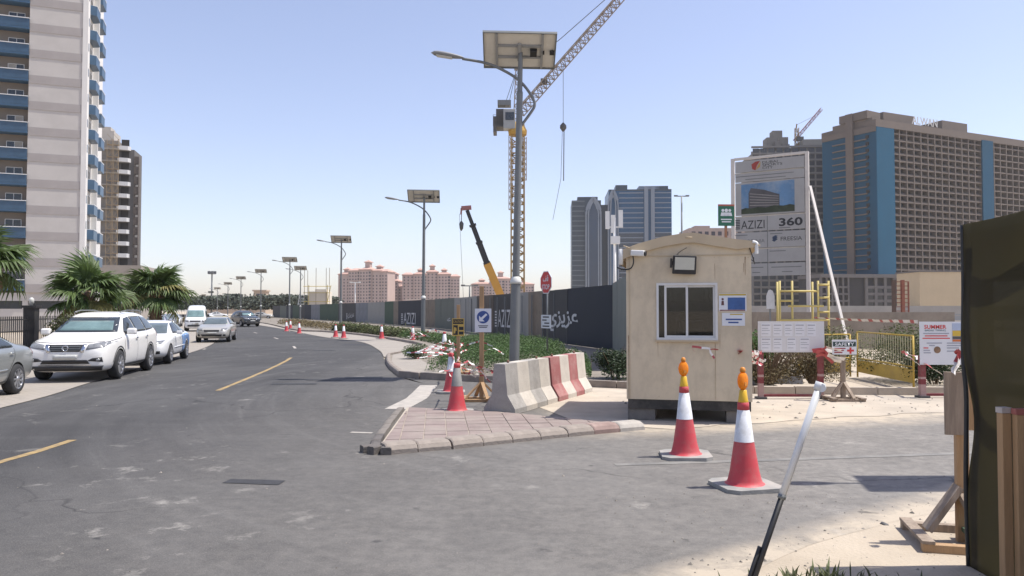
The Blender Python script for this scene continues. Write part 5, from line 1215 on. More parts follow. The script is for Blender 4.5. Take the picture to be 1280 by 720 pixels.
for y, a, b, mt in ((416, 1152, 1184, PRN), (419, 1154, 1182, SIGNR), (422, 1151, 1185, SIGNR), (428, 1156, 1175, PRN), (428, 1181, 1204, PRN), (431, 1159, 1166, PRN), (434, 1152, 1158, SIGNR), (437, 1152, 1160, PRN), (440, 1152, 1161, PRN), (434, 1181, 1196, PRN), (438, 1181, 1194, PRN), (431, 1181, 1206, PRN)):
    MB().box(ux(a), ux(b), -.104, -.101, uz(y + 1.3), uz(y)).build('print_line', mt, bd)
MB().box(ux(1188), ux(1222), -.106, -.101, uz(427), uz(404)).build('printed_panel', pm('banner_sky', (.36, .42, .55), .6, .1, 2), bd)
MB().box(ux(1188), ux(1222), -.109, -.107, uz(420), uz(413)).build('printed_strip', pm('banner_yellow', (.55, .37, .05), .6, .1, 2), bd)
MB().box(ux(1188), ux(1222), -.109, -.107, uz(423.6), uz(420.3)).build('printed_strip', DARKM, bd); MB().box(ux(1188), ux(1222), -.109, -.107, uz(426.8), uz(424)).build('printed_strip', pm('banner_orange', (.5, .14, .04), .6, .1, 2), bd)
disc(MB(), .07, -.106, -.101, 18, (ux(1169), uz(437))).build('printed_food', pm('banner_food', (.20, .12, .07), .6, .5, 12), bd)
MB().box(ux(1155), ux(1215), -.03, .03, .04, .09).build('bottom_rail', REDP, SU)
# tapes on the right
tape('barrier_tape', [[at(863, 433, 12.05), at(869, 440, 12.05)], [at(866, 434, 12.05), at(887, 436, 12.08), at(893, 449, 12.1)], [at(888, 436, 12.05), at(897, 438, 12.1)]], 'short torn tape stuck on the booth wall under the window', .035, .012, seg=.06)
tape('barrier_tape', [[at(922, 437, 12.0), at(935, 440, 13), at(951, 441, 15.4)], [at(924, 438, 12.0), at(940, 452, 14), at(951, 455, 15.4)], [at(930, 437, 12.4), at(955, 452, 15.35)], [at(925, 440, 12), at(938, 446, 13.5), at(950, 440, 15.35)]], 'tape stretched from the booth corner to the notice board post', .06, .03)
tape('barrier_tape', [[at(1018, 441, 15.3), at(1030, 438, 15.25), at(1045, 441, 15.2)], [at(1020, 443, 15.3), at(1034, 447, 15.2), at(1052, 450, 15.1)], [at(1024, 442, 15.3), at(1040, 455, 15.2)], [at(1022, 440, 15.2), at(1036, 442, 15.15), at(1056, 449, 15.1)], [at(1019, 439, 15.3), at(1035, 436, 15.2), at(1050, 437, 15.1)]], 'tangled tape knotted between notice board and safety sign', .09, .04)
tape('barrier_tape', [[at(1018, 397, 22), at(1060, 399.5, 20), at(1100, 401, 18), at(1147, 402, 15.6)]], 'long tape line running from the scaffold to the summer banner', .07, .006)
tape('barrier_tape', [[at(1128, 440, 17), at(1142, 444, 16.2), at(1152, 452, 15.65)], [at(1130, 442, 17), at(1150, 456, 15.65)], [at(1156, 455, 15.6), at(1178, 468, 15.2)]], 'slack tape from the yellow fence to the banner post', .06, .02)
# yellow pedestrian fence running away from the camera
FY = pm('fence_yellow', (.48, .33, .06), .6, .12, 2, dirt=(.34, .24, .08), dirt_amt=.6); BARP = pm('fence_bar', (.42, .38, .24), .6, .12, 2)
fa, fb_ = Vector((9.15, 17.35)), Vector((9.35, 20.6))
def yfence(A, B, H, label, kick=.36):
    u = B - A; L_ = u.length; t = empty('yellow_fence', (A.x, A.y, .1), math.atan2(u.y, u.x), label, 'fence', 'yellow pedestrian fences')
    MB().box(0, L_, -.012, .012, .04, kick).build('kick_board', FY, t)
    m = MB()
    for z in (kick + .05, H): m.tube([(0, 0, z), (L_, 0, z)], .02, 6)
    for x in (0, L_): m.tube([(x, 0, -.1), (x, 0, H)], .024, 6)
    m.build('frame', FY, t)
    n_ = int(L_ / .13); bar = MB().tube([(0, 0, kick), (0, 0, H)], .009, 5).mesh('bar', BARP)
    for k in range(1, n_): inst('bar', bar, t, (L_ * k / n_, 0, 0))
    return t
yfence(fa, fb_, 1.12, 'yellow barred fence with a kick board in the fenced plot')
yfence(Vector((7.6, 20.2)), Vector((9.2, 20.7)), 1.05, 'farther yellow fence section seen past the safety sign')
# scaffold frame tower
SY = 33.0
SCF = empty('scaffold_frame', (at(1005, 400, SY).x, SY, 0), 0, 'yellow scaffold frame standing behind the notice board', 'scaffold')
qx = lambda px: (px - 1005) / FPX * SY
qz = lambda py: at(0, py, SY).z
YSC = pm('scaffold_yellow', (.50, .40, .14), .6, .12, 1)
for px, dy in ((975, 0), (984, 1.2), (990.5, 0), (1023, 0), (1029.5, 1.2), (1036, 0)): MB().tube([(qx(px), dy, 0), (qx(px), dy, qz(351))], .05, 8).build('upright', YSC, SCF)
for py, a, b in ((364, 975, 1023), (382.5, 985, 1029), (400, 975, 1036), (376, 975, 990), (356, 1023, 1036), (372, 1023, 1036), (390, 1023, 1036)): MB().tube([(qx(a), -.05, qz(py)), (qx(b), -.05, qz(py))], .045, 8).build('ledger', YSC, SCF)
SA = empty('sandwich_board', (at(963, 388, 30).x, 30, 0), 0, 'pale pointed sign standing far behind the booth corner', 'sign')
MB().box(-.03, .03, 0, .05, 0, at(0, 380, 30).z).build('post', GREY_PAINT_METAL, SA); za, zb_ = at(0, 386, 30).z, at(0, 362, 30).z
MB().prism([(-.16, za), (.16, za), (.16, zb_ - .25), (.09, zb_ - .05), (0, zb_), (-.09, zb_ - .05), (-.16, zb_ - .25)], -.03, 0, M=XZ).build('sign_board', pm('pale_sign', (.50, .50, .50), .6, .1, 3), SA)
# far boundary: parapet, site wall, second road
tag(MB().box(20, 130, 0, .5, 0, 2.7).build('parapet_wall', pm('parapet_concrete', (.30, .285, .265), .9, .12, .3, dirt=(.42, .39, .34), dirt_amt=.5, dirt_scale=.2), None, (0, 150, 0)), 'long grey concrete parapet across the far edge of the plot', 'wall')
tag(up_sheet('side_road', [(14, 72), (90, 68), (90, 84), (14, 88)], .01, pm('far_asphalt', (.11, .11, .112), .9, .12, .5)), kind='structure')
tag(MB().box(0, 40, 0, .3, 0, .95).build('low_wall', pm('pale_low_wall', (.50, .46, .40), .9, .1, .5), None, (15, 90, 0)), 'pale low wall along the far side road', 'wall')
GR = empty('guard_rail', (12, 66, 0), R(-2), 'grey steel guard rail along the far side road', 'guard rail')
MB().box(0, 36, -.04, .04, .95, 1.32).box(0, 36, -.05, .05, 1.4, 1.5).build('rail', pm('rail_grey', (.25, .26, .27), .6, .1, 1), GR)
pst = MB().box(-.05, .05, 0, .1, 0, 1.4).mesh('post', GREY_PAINT_METAL)
for k in range(13): inst('post', pst, GR, (k * 3, 0, 0))
tag(MB().box(0, 9.5, 0, .25, 0, 1.72).build('site_wall', pm('site_wall', (.23, .195, .16), .9, .2, .8, dirt=(.34, .3, .25), dirt_amt=.5), None, (11.2, 36, 0), (0, 0, R(-3))), 'brown earth-coloured site wall behind the yellow fence', 'wall')
for k, (px, lb) in enumerate(((1117, 'thin brown steel post, the left of two, before the podium'), (1128, 'thin rust-red steel post, the right of two, before the podium'))):
    b = at(px, 350, 60); t = empty('steel_post', (b.x, 60, 0), 0, lb, 'post'); MB().box(-.12, .12, -.12, .12, 0, b.z).build('post', pm('rust_post%d' % k, (.10, .065, .05) if k == 0 else (.24, .09, .06), .8, .2, 2), t)
    if k: 
        m = MB()
        for j in range(12): m.box(-.5, .5, -.05, .05, .4 + j * .33, .46 + j * .33)
        m.box(.42, .5, -.06, .06, 0, b.z * .97); m.build('rungs', MAT['rust_post1'], t)
# timber sleepers on the kerb bed
tag(MB().box(0, 1.7, 0, .2, .1, .28).build('steel_beam', pm('grey_beam', (.34, .34, .35), .6, .12, 2), None, (5.0, 17.6, 0), (0, 0, R(-2))), 'grey steel beam lying behind the kerb under the notice board', 'beam')

# ------------------------------------------------------------------ shade net and timber at the right edge
NETM = bpy.data.materials.new('shade_net'); NETM.use_nodes = True; _n = NETM.node_tree.nodes; _l = NETM.node_tree.links
_b = _n['Principled BSDF']; _b.inputs['Roughness'].default_value = .9
_tc = _n.new('ShaderNodeTexCoord'); _nz = _n.new('ShaderNodeTexNoise'); _nz.inputs['Scale'].default_value = 1.3; _nz.inputs['Detail'].default_value = 6; _l.new(_tc.outputs['Object'], _nz.inputs['Vector'])
_cr = _n.new('ShaderNodeValToRGB'); _cr.color_ramp.elements[0].color = (.009, .009, .007, 1); _cr.color_ramp.elements[1].color = (.034, .030, .021, 1); _cr.color_ramp.elements[0].position = .3; _cr.color_ramp.elements[1].position = .75
_l.new(_nz.outputs['Fac'], _cr.inputs['Fac']); _l.new(_cr.outputs['Color'], _b.inputs['Base Color'])
_tr = _n.new('ShaderNodeBsdfTranslucent'); _tr.inputs['Color'].default_value = (.19, .17, .085, 1); _tp = _n.new('ShaderNodeBsdfTransparent')
_m1 = _n.new('ShaderNodeMixShader'); _m1.inputs[0].default_value = .40; _l.new(_b.outputs[0], _m1.inputs[1]); _l.new(_tr.outputs[0], _m1.inputs[2])
_m2 = _n.new('ShaderNodeMixShader'); _l.new(_m1.outputs[0], _m2.inputs[1]); _l.new(_tp.outputs[0], _m2.inputs[2]); _m2.inputs[0].default_value = .09
_l.new(_m2.outputs[0], _n['Material Output'].inputs['Surface'])
SN = empty('shade_net', (3.22, 5.4, -.03), 0, 'dark green shade net on a timber frame at the picture edge', 'net')
vs, fs = [], []; NXn, NZn = 40, 30
for i in range(NXn + 1):
    for j in range(NZn + 1):
        y = -i / NXn * 4.2; z = .03 + j / NZn * (2.44 - .03 + .10 * (i / NXn) * 1.2)
        x = .03 * math.sin(y * 5.1 + z * 1.2) * math.sin(z * 2.2) + .012 * math.sin(z * 7 + y * 9) + mnoise.noise(Vector((y * 1.8, z * 1.5, 2))) * .04
        if i < 2: x += .0; y += .006 * math.sin(z * 3.3)
        vs.append((x, y, z))
for i in range(NXn):
    for j in range(NZn): a = i * (NZn + 1) + j; fs.append((a, a + 1, a + NZn + 2, a + NZn + 1))
nm = MB().add(vs, fs, 0, True).build('net_sheet', NETM, SN)
so = nm.modifiers.new('thick', 'SOLIDIFY'); so.thickness = .004
MB().tube(smooth3([(0, .01, .03), (-.006, .014, .6), (.004, .008, 1.2), (-.008, .016, 1.5), (0, .01, 2.0), (0, .01, 2.44)]), .016, 8).build('rolled_hem', BLACK, SN)
for y in (-.06, -1.4, -2.8): MB().box(.07, .14, y - .04, y + .04, 0, 2.42).build('frame_post', WOOD, SN)
for z in (.25, 1.25, 2.3): MB().box(.14, .18, -4.2, 0, z, z + .09).build('frame_rail', WOOD, SN)
def stake(px0, px1, py, Y, label, rz):
    a, b = at(px0, py, Y), at(px1, py, Y); t = empty('timber_stake', ((a.x + b.x) / 2, Y, -.03), R(rz), label, 'stake', 'timber stakes against the net')
    w_ = (b.x - a.x) / 2; MB().box(-w_, w_, -.025, .025, 0, a.z + .0).build('stake', WOOD, t, bevel=.004); MB().box(-w_ - .003, w_ + .003, -.028, .028, a.z + .001, a.z + .035).build('painted_tip', pm('tip_paint%d' % int(px0), (.45, .40, .37) if px0 < 1260 else (.35, .12, .10), .8, .2, 6), t)
stake(1248.5, 1261, 510, 4.72, 'slim raw timber stake leaning in front of the shade net', 6); stake(1268, 1286, 512, 4.66, 'second timber stake at the very edge of the picture', -4)
# stand with a bare board in front of the net
WS = empty('timber_stand', (3.52, 5.98, -.03), R(-14), 'rough timber stand with a bare grey board beside the shade net', 'stand')
MB().box(-.045, .045, -.035, .035, .0, 1.34).build('post', WOOD, WS, bevel=.004)
MB().box(-.13, .02, -.06, -.036, .86, 1.35).build('board', WOOD_GREY, WS, bevel=.003)
MB().box(.03, .12, -.055, -.036, .9, 1.34).build('board', WOOD, WS, bevel=.003)
MB().bar((-.26, -.02, .11), (-.03, -.02, .46), .15, .04).build('brace', WOOD_GREY, WS); MB().bar((.1, -.32, .11), (.0, -.04, .40), .10, .04).build('brace', WOOD_GREY, WS)
for y in (-.34, .26): MB().box(-.38, .55, y - .035, y + .035, 0, .09).build('foot_board', WOOD_GREY if y > 0 else WOOD, WS, bevel=.004)
for x in (-.34, .1, .5): MB().box(x - .045, x + .045, -.38, .3, .09, .115).build('foot_board', WOOD_GREY, WS, bevel=.003)
MB().box(-.02, .14, -.24, .1, .116, .15).build('foot_block', pm('green_block', (.06, .10, .06), .8, .2, 5), WS)
tape('barrier_tape', [[at(1194, 438, 5.9), at(1200, 441, 5.9), at(1204, 437, 5.9)], [at(1199, 440, 5.9), at(1196, 452, 5.9), at(1191, 466, 5.85)], [at(1200, 439, 5.9), at(1198, 455, 5.88), at(1193, 467, 5.85)], [at(1196, 437, 5.88), at(1204, 443, 5.86)]], 'tape knotted to the timber stand beside the net', .035, .008, seg=.03)

# ------------------------------------------------------------------ leaning white pole in the foreground
LP = empty('leaning_pole', (1.38, 4.62, -.03), 0, 'white leaning pole with a black lower half in the foreground', 'pole')
pa, pt = Vector((0, 0, 0)), Vector((.475, -.02, 1.365)); pmid = pa.lerp(pt, .515)
MB().tube([pmid, pt], .021, 14).build('white_tube', pm('pole_white', (.66, .67, .68), .4, .05, 3, dirt=(.5, .48, .45), dirt_amt=.4), LP)
MB().tube([pa, pmid + (pt - pa) * .01], .018, 12).build('black_tube', BLACK, LP)
MB().tube([pa + Vector((-.03, 0, 0)), pa.lerp(pt, .30) + Vector((-.032, 0, 0))], .012, 8).build('black_strut', BLACK, LP)
m = MB().tube([pt - (pt - pa) * .012, pt + (pt - pa) * .022], .03, 14); m.tube([pt + Vector((.0, -.03, 0)), pt + Vector((.028, .03, -.005))], .026, 10); m.build('end_cap', MAT['pole_white'], LP)
MB().tube([pmid - (pt - pa) * .005, pmid + (pt - pa) * .012], .025, 12).build('joint_ring', GREY_PAINT_METAL, LP)
# weathering of the booth front: rust runs, patched joint, scuffs (thin, each with its own shape)
RUN = pm('rust_run', (.30, .20, .12), .85, .25, 8, dirt=(.50, .43, .35), dirt_amt=.8, dirt_scale=9)
for px, ya, yb, w_ in ((929.5, 322, 345, .010), (927.5, 330, 341, .006), (893.5, 330, 350, .005), (893.2, 430, 498, .007), (787.5, 420, 500, .008), (899, 418, 436, .004), (824, 428, 447, .004)):
    q = rough_line([(0, bz_(yb)), (0, bz_(ya))], .05, .006, px); n_ = len(q)
    pts = [(bx_(px) + x - w_ * (.3 + .7 * k / n_), z) for k, (x, z) in enumerate(q)] + [(bx_(px) + x + w_ * (.3 + .7 * k / n_), z) for k, (x, z) in reversed(list(enumerate(q)))]
    MB().prism(pts, -.0025, -.0005, M=XZ).build('rust_run', RUN, BO)
for px, py in ((788, 500), (788, 323), (860, 322), (933, 323), (933, 497), (893, 322), (893, 497), (825, 497), (825, 322)): disc(MB(), .009, -.006, -.001, 10, (bx_(px), bz_(py))).build('rivet', CREAM2, BO)
cb = empty('filing_cabinet', (bc.x, bc.y, .006), R(-13), 'dark filing cabinet at the back of the guard booth', 'cabinet')
MB().box(-.15, .45, 1.9, 2.4, zl + .06, 1.72).build('carcass', pm('cabinet_grey', (.07, .07, .075), .6, .1, 4), cb)
for k in range(3): MB().box(-.12, .42, 1.885, 1.898, zl + .12 + k * .42, zl + .50 + k * .42).build('drawer', pm('drawer_grey', (.09, .09, .095), .6, .1, 4), cb)
sh = empty('wall_shelf', (bc.x, bc.y, .006), R(-13), 'pale shelf on the back wall inside the booth', 'shelf')
MB().box(-.75, .75, 2.25, 2.5, 1.95, 1.98).build('shelf_board', WOOD_GREY, sh)
for k, (x, h) in enumerate(((-.6, .2), (-.45, .26), (-.2, .16), (.3, .24), (.5, .18))): MB().box(x, x + .11, 2.3, 2.44, 1.981, 1.98 + h).build('box_file', pm('box_file%d' % k, ((.2, .05, .04), (.05, .07, .15), (.35, .3, .2), (.06, .1, .06), (.3, .3, .3))[k], .7, .1, 5), sh)

# ------------------------------------------------------------------ plants
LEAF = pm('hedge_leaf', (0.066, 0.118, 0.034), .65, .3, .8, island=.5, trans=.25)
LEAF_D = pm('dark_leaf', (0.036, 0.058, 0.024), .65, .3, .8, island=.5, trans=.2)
LEAF_DRY = pm('dry_leaf', (0.17, 0.135, 0.07), .8, .3, .8, island=.45, trans=.25)
LEAF_OL = pm('olive_leaf', (0.105, 0.12, 0.05), .7, .3, .8, island=.45, trans=.25)
LEAF_G = pm('bright_leaf', (0.075, 0.15, 0.035), .65, .3, .8, island=.4, trans=.3)
TWIG = pm('twig', (0.16, 0.11, 0.07), .9, .2, 4)
def leaf_mesh(name, pts, size, mat, rng, aspect=.5, up=.3):
    """one mesh of small bent leaves at pts"""
    n = len(pts); P = np.asarray(pts, 'f')
    d = rng.normal(size=(n, 3)); d[:, 2] = np.abs(d[:, 2]) * up + d[:, 2] * .4; d /= np.linalg.norm(d, axis=1)[:, None]
    r = rng.normal(size=(n, 3)); s = np.cross(d, r); s /= np.linalg.norm(s, axis=1)[:, None]; nn = np.cross(d, s)
    L_ = (size * rng.uniform(.6, 1.3, n))[:, None]; Wd = L_ * aspect * .5
    a = P - d * L_ * .5; b = P + s * Wd + nn * L_ * .08; c = P + d * L_ * .5; e = P - s * Wd + nn * L_ * .08
    v = np.stack([a, b, c, e], 1).reshape(-1, 3); idx = np.arange(n * 4).reshape(-1, 4)
    me = bpy.data.meshes.new(name); me.vertices.add(n * 4); me.vertices.foreach_set('co', v.astype('f').ravel())
    me.loops.add(n * 4); me.loops.foreach_set('vertex_index', idx.ravel().astype('i')); me.polygons.add(n); me.polygons.foreach_set('loop_start', (np.arange(n) * 4).astype('i'))
    try: me.polygons.foreach_set('loop_total', np.full(n, 4, 'i'))
    except Exception: pass
    me.update(calc_edges=True); me.materials.append(mat); return me
def hedge(name, poly, h, n, size, mat, label, seed, cat='hedge', z0=.1, loose=0.0, group=None):
    rng = np.random.default_rng(seed); xs = [p[0] for p in poly]; ys = [p[1] for p in poly]; pts = []
    x0, x1, y0, y1 = min(xs), max(xs), min(ys), max(ys); segs = [(np.array(poly[i]), np.array(poly[(i + 1) % len(poly)])) for i in range(len(poly))]
    got = 0; chunks = []
    while got < n:
        q = np.stack([rng.uniform(x0, x1, 4000), rng.uniform(y0, y1, 4000)], 1); ins = np.zeros(4000, bool); dm = np.full(4000, 1e9)
        for a, b in segs:
            cond = (a[1] > q[:, 1]) != (b[1] > q[:, 1]); xi = (b[0] - a[0]) * (q[:, 1] - a[1]) / ((b[1] - a[1]) or 1e-9) + a[0]; ins ^= cond & (q[:, 0] < xi)
            e = b - a; t = np.clip(((q - a) @ e) / (e @ e), 0, 1); dm = np.minimum(dm, np.linalg.norm(q - (a + t[:, None] * e), axis=1))
        q, dm = q[ins], dm[ins]; e = np.minimum(1, dm / (h * .55))
        f1 = lambda s, o: np.sin(q[:, 0] * s + o) * np.sin(q[:, 1] * s * .9 + o * 2.1)
        hh = h * np.sqrt(1 - (1 - e) ** 2) * (.88 + .07 * f1(2.1, seed) + .06 * f1(4.3, seed * 1.7) + .07 * f1(9.1, seed * 2.3))
        t = rng.uniform(0, 1, len(q)) ** np.where(e > .5, .45, .8)
        z = z0 + np.maximum(.02, hh * t) + rng.exponential(.03 + loose, len(q)) * (t > .85)
        chunks.append(np.column_stack([q, z])); got += len(q)
    pts = np.concatenate(chunks)[:n]
    c = (np.mean(xs), np.mean(ys)); pts = np.array(pts) - np.array([c[0], c[1], z0])
    t = empty(name, (c[0], c[1], z0), 0, label, cat, group)
    inst('foliage', leaf_mesh('foliage', pts, size, mat, rng), t)
    m = MB(); rr = random.Random(seed)
    for k in range(24):
        for _ in range(50):
            x, y = rr.uniform(x0, x1), rr.uniform(y0, y1)
            if inside((x, y), poly): break
        m.tube([(x - c[0], y - c[1], 0), (x - c[0] + rr.uniform(-.1, .1), y - c[1] + rr.uniform(-.1, .1), h * .8)], [.014, .004], 5)
    m.build('stem', TWIG, t); return t
def bush(name, c, rx, ry, h, n, size, mat, label, seed, cat='shrub', z0=.1, twiggy=0, group=None):
    rng = np.random.default_rng(seed); pts = []
    lob = [(rng.uniform(-.5, .5) * rx, rng.uniform(-.5, .5) * ry, h * rng.uniform(.22, .68), rng.uniform(.45, .75)) for _ in range(7)]
    while len(pts) < n:
        lx, ly, lz, lr = lob[rng.integers(7)]; d = rng.normal(size=3); d /= np.linalg.norm(d); r = rng.uniform(0, 1) ** .4 * lr
        p = (lx + d[0] * rx * r, ly + d[1] * ry * r, lz + d[2] * h * .55 * r)
        if .01 < p[2] < h * 1.1: pts.append(p)
    t = empty(name, (c[0], c[1], z0), 0, label, cat, group)
    inst('foliage', leaf_mesh('foliage', pts, size, mat, rng), t); m = MB()
    for k in range(10 + twiggy):
        a = rng.uniform(0, 6.28); q = rng.uniform(.3, 1.05)
        p1 = (math.cos(a) * rx * q * .5, math.sin(a) * ry * q * .5, h * .55); p2 = (math.cos(a) * rx * q * .85, math.sin(a) * ry * q * .85, h * rng.uniform(.75, 1.08))
        m.tube([(math.cos(a) * .08, math.sin(a) * .08, 0), p1, p2], [.014, .009, .003], 5)
    m.build('stem', TWIG, t); return t
hedge('clipped_hedge', [(-2.45, 21.2), (-1.6, 20.7), (-.6, 20.35), (-.05, 20.5), (.2, 22.5), (1.5, 25.5), (2.2, 30), (1.3, 36), (-.8, 40), (-2.6, 38), (-3.0, 34), (-2.9, 30), (-2.4, 26), (-2.2, 23.5)], .54, 52000, .062, LEAF, 'broad low clipped green hedge behind the blue arrow sign', 11)
bush('round_shrub', (-3.35, 26.6), .48, .48, .55, 3200, .055, LEAF, 'small round green shrub at the road corner left of the hedge', 12)
hedge('clipped_hedge', [(.45, 20.2), (1.5, 19.5), (2.0, 19.3), (2.3, 22), (2.2, 24.8), (1.2, 24.2), (.5, 22)], .50, 8000, .062, LEAF, 'green hedge strip seen over the striped barriers', 13)
bush('dark_shrub', (2.55, 18.9), .75, .7, .80, 5000, .07, LEAF_D, 'dark shrub left of the guard booth', 14)
hedge('low_hedge', [(-3.6, 37.5), (-5.3, 43.2), (-7.2, 47.5), (-6.0, 48), (-4.2, 44), (-2.4, 38)], .45, 7000, .09, LEAF, 'low green hedge along the kerb below the hoarding', 15)
for k, (poly, h, mt, lb) in enumerate((([(-7.5, 48.5), (-11.1, 56.5), (-9.8, 57), (-6.3, 49)], .5, LEAF_OL, 'dry olive plants along the kerb by the third lamp post'), ([(-11.3, 57), (-15.2, 63.5), (-14.0, 64), (-10.2, 57.5)], .6, LEAF_OL, 'dry olive plants along the kerb beyond the third lamp post'), ([(-15.4, 64), (-30, 97), (-28, 98), (-14.2, 64.5)], .6, LEAF_DRY, 'long dry plant row at the foot of the far hoarding'))):
    hedge('plant_row', poly, h, 4500, .17, mt, lb, 20 + k, 'plants', loose=.03)
hedge('median_hedge', [(-36, 96), (-33, 90), (-42, 104), (-52, 118), (-53, 117), (-44, 105)], .7, 3000, .25, LEAF_DRY, 'dry planting on the verge beyond the parked silver taxi', 24, 'plants')
bush('green_shrub', (5.6, 17.9), .55, .5, 1.45, 5000, .06, LEAF_G, 'bright green shrub between booth corner and notice board', 31)
bush('dry_shrub', (5.9, 17.5), 1.1, .6, .95, 5200, .055, LEAF_DRY, 'dry brown twiggy shrub under the notice board', 32, twiggy=90)
bush('dry_shrub', (7.0, 17.7), .9, .6, .9, 4200, .055, LEAF_DRY, 'dry brown shrub between notice board and safety sign', 33, twiggy=80)
bush('dusty_shrub', (10.3, 19.3), 1.1, 1.6, 1.35, 7500, .07, LEAF_OL, 'dusty olive shrub behind the yellow fence', 34, twiggy=20)
bush('dusty_shrub', (9.3, 23), 1.3, 1.0, 1.2, 5500, .08, LEAF_OL, 'dusty olive shrub farther back in the fenced plot', 35, twiggy=20)
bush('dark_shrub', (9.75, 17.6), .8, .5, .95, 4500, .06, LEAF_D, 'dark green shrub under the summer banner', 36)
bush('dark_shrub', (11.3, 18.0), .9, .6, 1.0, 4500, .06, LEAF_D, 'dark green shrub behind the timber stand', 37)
# weed tuft at the bottom edge
rng = np.random.default_rng(5); wt = empty('weed_tuft', (2.05, 4.98, -.03), 0, 'green weed tuft growing from the sandy shoulder in the foreground', 'weed')
m = MB()
for k in range(230):
    a = rng.uniform(0, 6.28); r0 = abs(rng.normal()) * .28; x, y = r0 * math.cos(a) * 1.2, r0 * math.sin(a) * .5; L_ = rng.uniform(.05, .17) * (1.2 - .4 * min(1, r0 / .5)); b = rng.uniform(0, 6.28); ln = rng.uniform(.2, .9)
    dx, dy = math.cos(b) * ln, math.sin(b) * ln; w_ = rng.uniform(.005, .010)
    p0, p1, p2 = (x, y, 0), (x + dx * L_ * .5, y + dy * L_ * .5, L_ * .7), (x + dx * L_, y + dy * L_, L_ * .95)
    sx, sy = -math.sin(b) * w_, math.cos(b) * w_
    m.add([(p0[0] - sx * .6, p0[1] - sy * .6, 0), (p0[0] + sx * .6, p0[1] + sy * .6, 0), (p1[0] + sx, p1[1] + sy, p1[2]), p2, (p1[0] - sx, p1[1] - sy, p1[2])], [(0, 1, 2, 3, 4)])
m.build('blades', LEAF_OL, wt)
tl = []   # far treeline
rng = np.random.default_rng(9)
for k in range(26000):
    x = rng.uniform(-185, -62); y = 268 + rng.normal() * 5 + (x + 62) * -.35; hh = 7.0 + 1.6 * mnoise.noise(Vector((x * .12, 0, 3))) + 1.0 * mnoise.noise(Vector((x * .5, 1, 3)))
    tl.append((x, y, rng.uniform(.2, 1) ** .7 * hh))
tag(inst('treeline', leaf_mesh('treeline', tl, 1.0, pm('far_leaf', (.062, .075, .055), .8, .3, .05, island=.4), rng, .7)), 'dark green treeline across the far end of the road', 'treeline', kind='stuff')

# ------------------------------------------------------------------ fan palms
PALM = pm('palm_leaf', (0.10, 0.15, 0.045), .55, .25, 1.5, island=.25, trans=.3); PALM_Y = pm('palm_leaf_yellow', (0.25, 0.23, 0.08), .6, .25, 1.5, island=.2, trans=.3); PALM_DRY = pm('palm_dead', (0.22, .16, .09), .8, .25, 2, island=.2)
BARK = pm('palm_bark', (0.13, 0.085, 0.06), .95, .3, 6, .6, 14, dirt=(.24, .17, .11), dirt_amt=.7, dirt_scale=5)
def frond_mesh(seed, mat, R_=1.0, pet=.75):
    r = random.Random(seed); m = MB()
    m.add([(-.018, 0, 0), (.018, 0, 0), (.012, pet, .05), (-.012, pet, .05), (0, pet * .5, -.02)], [(0, 1, 2, 3), (0, 4, 3), (1, 4, 2)])
    n = 30
    for k in range(n):
        a = R(-112 + 224 * k / (n - 1)) + r.uniform(-.03, .03); L_ = R_ * (.72 + .28 * math.cos(a * .55)) * r.uniform(.88, 1.08)
        dx, dy = math.sin(a), math.cos(a); w_ = .058 * R_; nx_, ny_ = -dy, dx
        o = (0, pet - .02, .05); zz = lambda t: .05 + .10 * t * (1 - t) * 2 - (.05 + .42 * t ** 3 * r.uniform(.5, 1.3)) * t
        pts = []
        for t, ww in ((.06, .25), (.45, 1.0), (.72, .75)):
            x, y = o[0] + dx * L_ * t, o[1] + dy * L_ * t; z = zz(t)
            pts += [(x + nx_ * w_ * ww, y + ny_ * w_ * ww, z + .015), (x - nx_ * w_ * ww, y - ny_ * w_ * ww, z + .015), (x, y, z - .012)]
        pts.append((o[0] + dx * L_, o[1] + dy * L_, zz(1)))
        m.add(pts, [(0, 2, 5, 3), (2, 1, 4, 5), (3, 5, 8, 6), (5, 4, 7, 8), (6, 8, 9), (8, 7, 9)])
    me = m.mesh('frond', mat); return me
FR = [frond_mesh(k, PALM) for k in range(3)] + [frond_mesh(7, PALM_Y)]; FRD = frond_mesh(9, PALM_DRY, .8, .6)
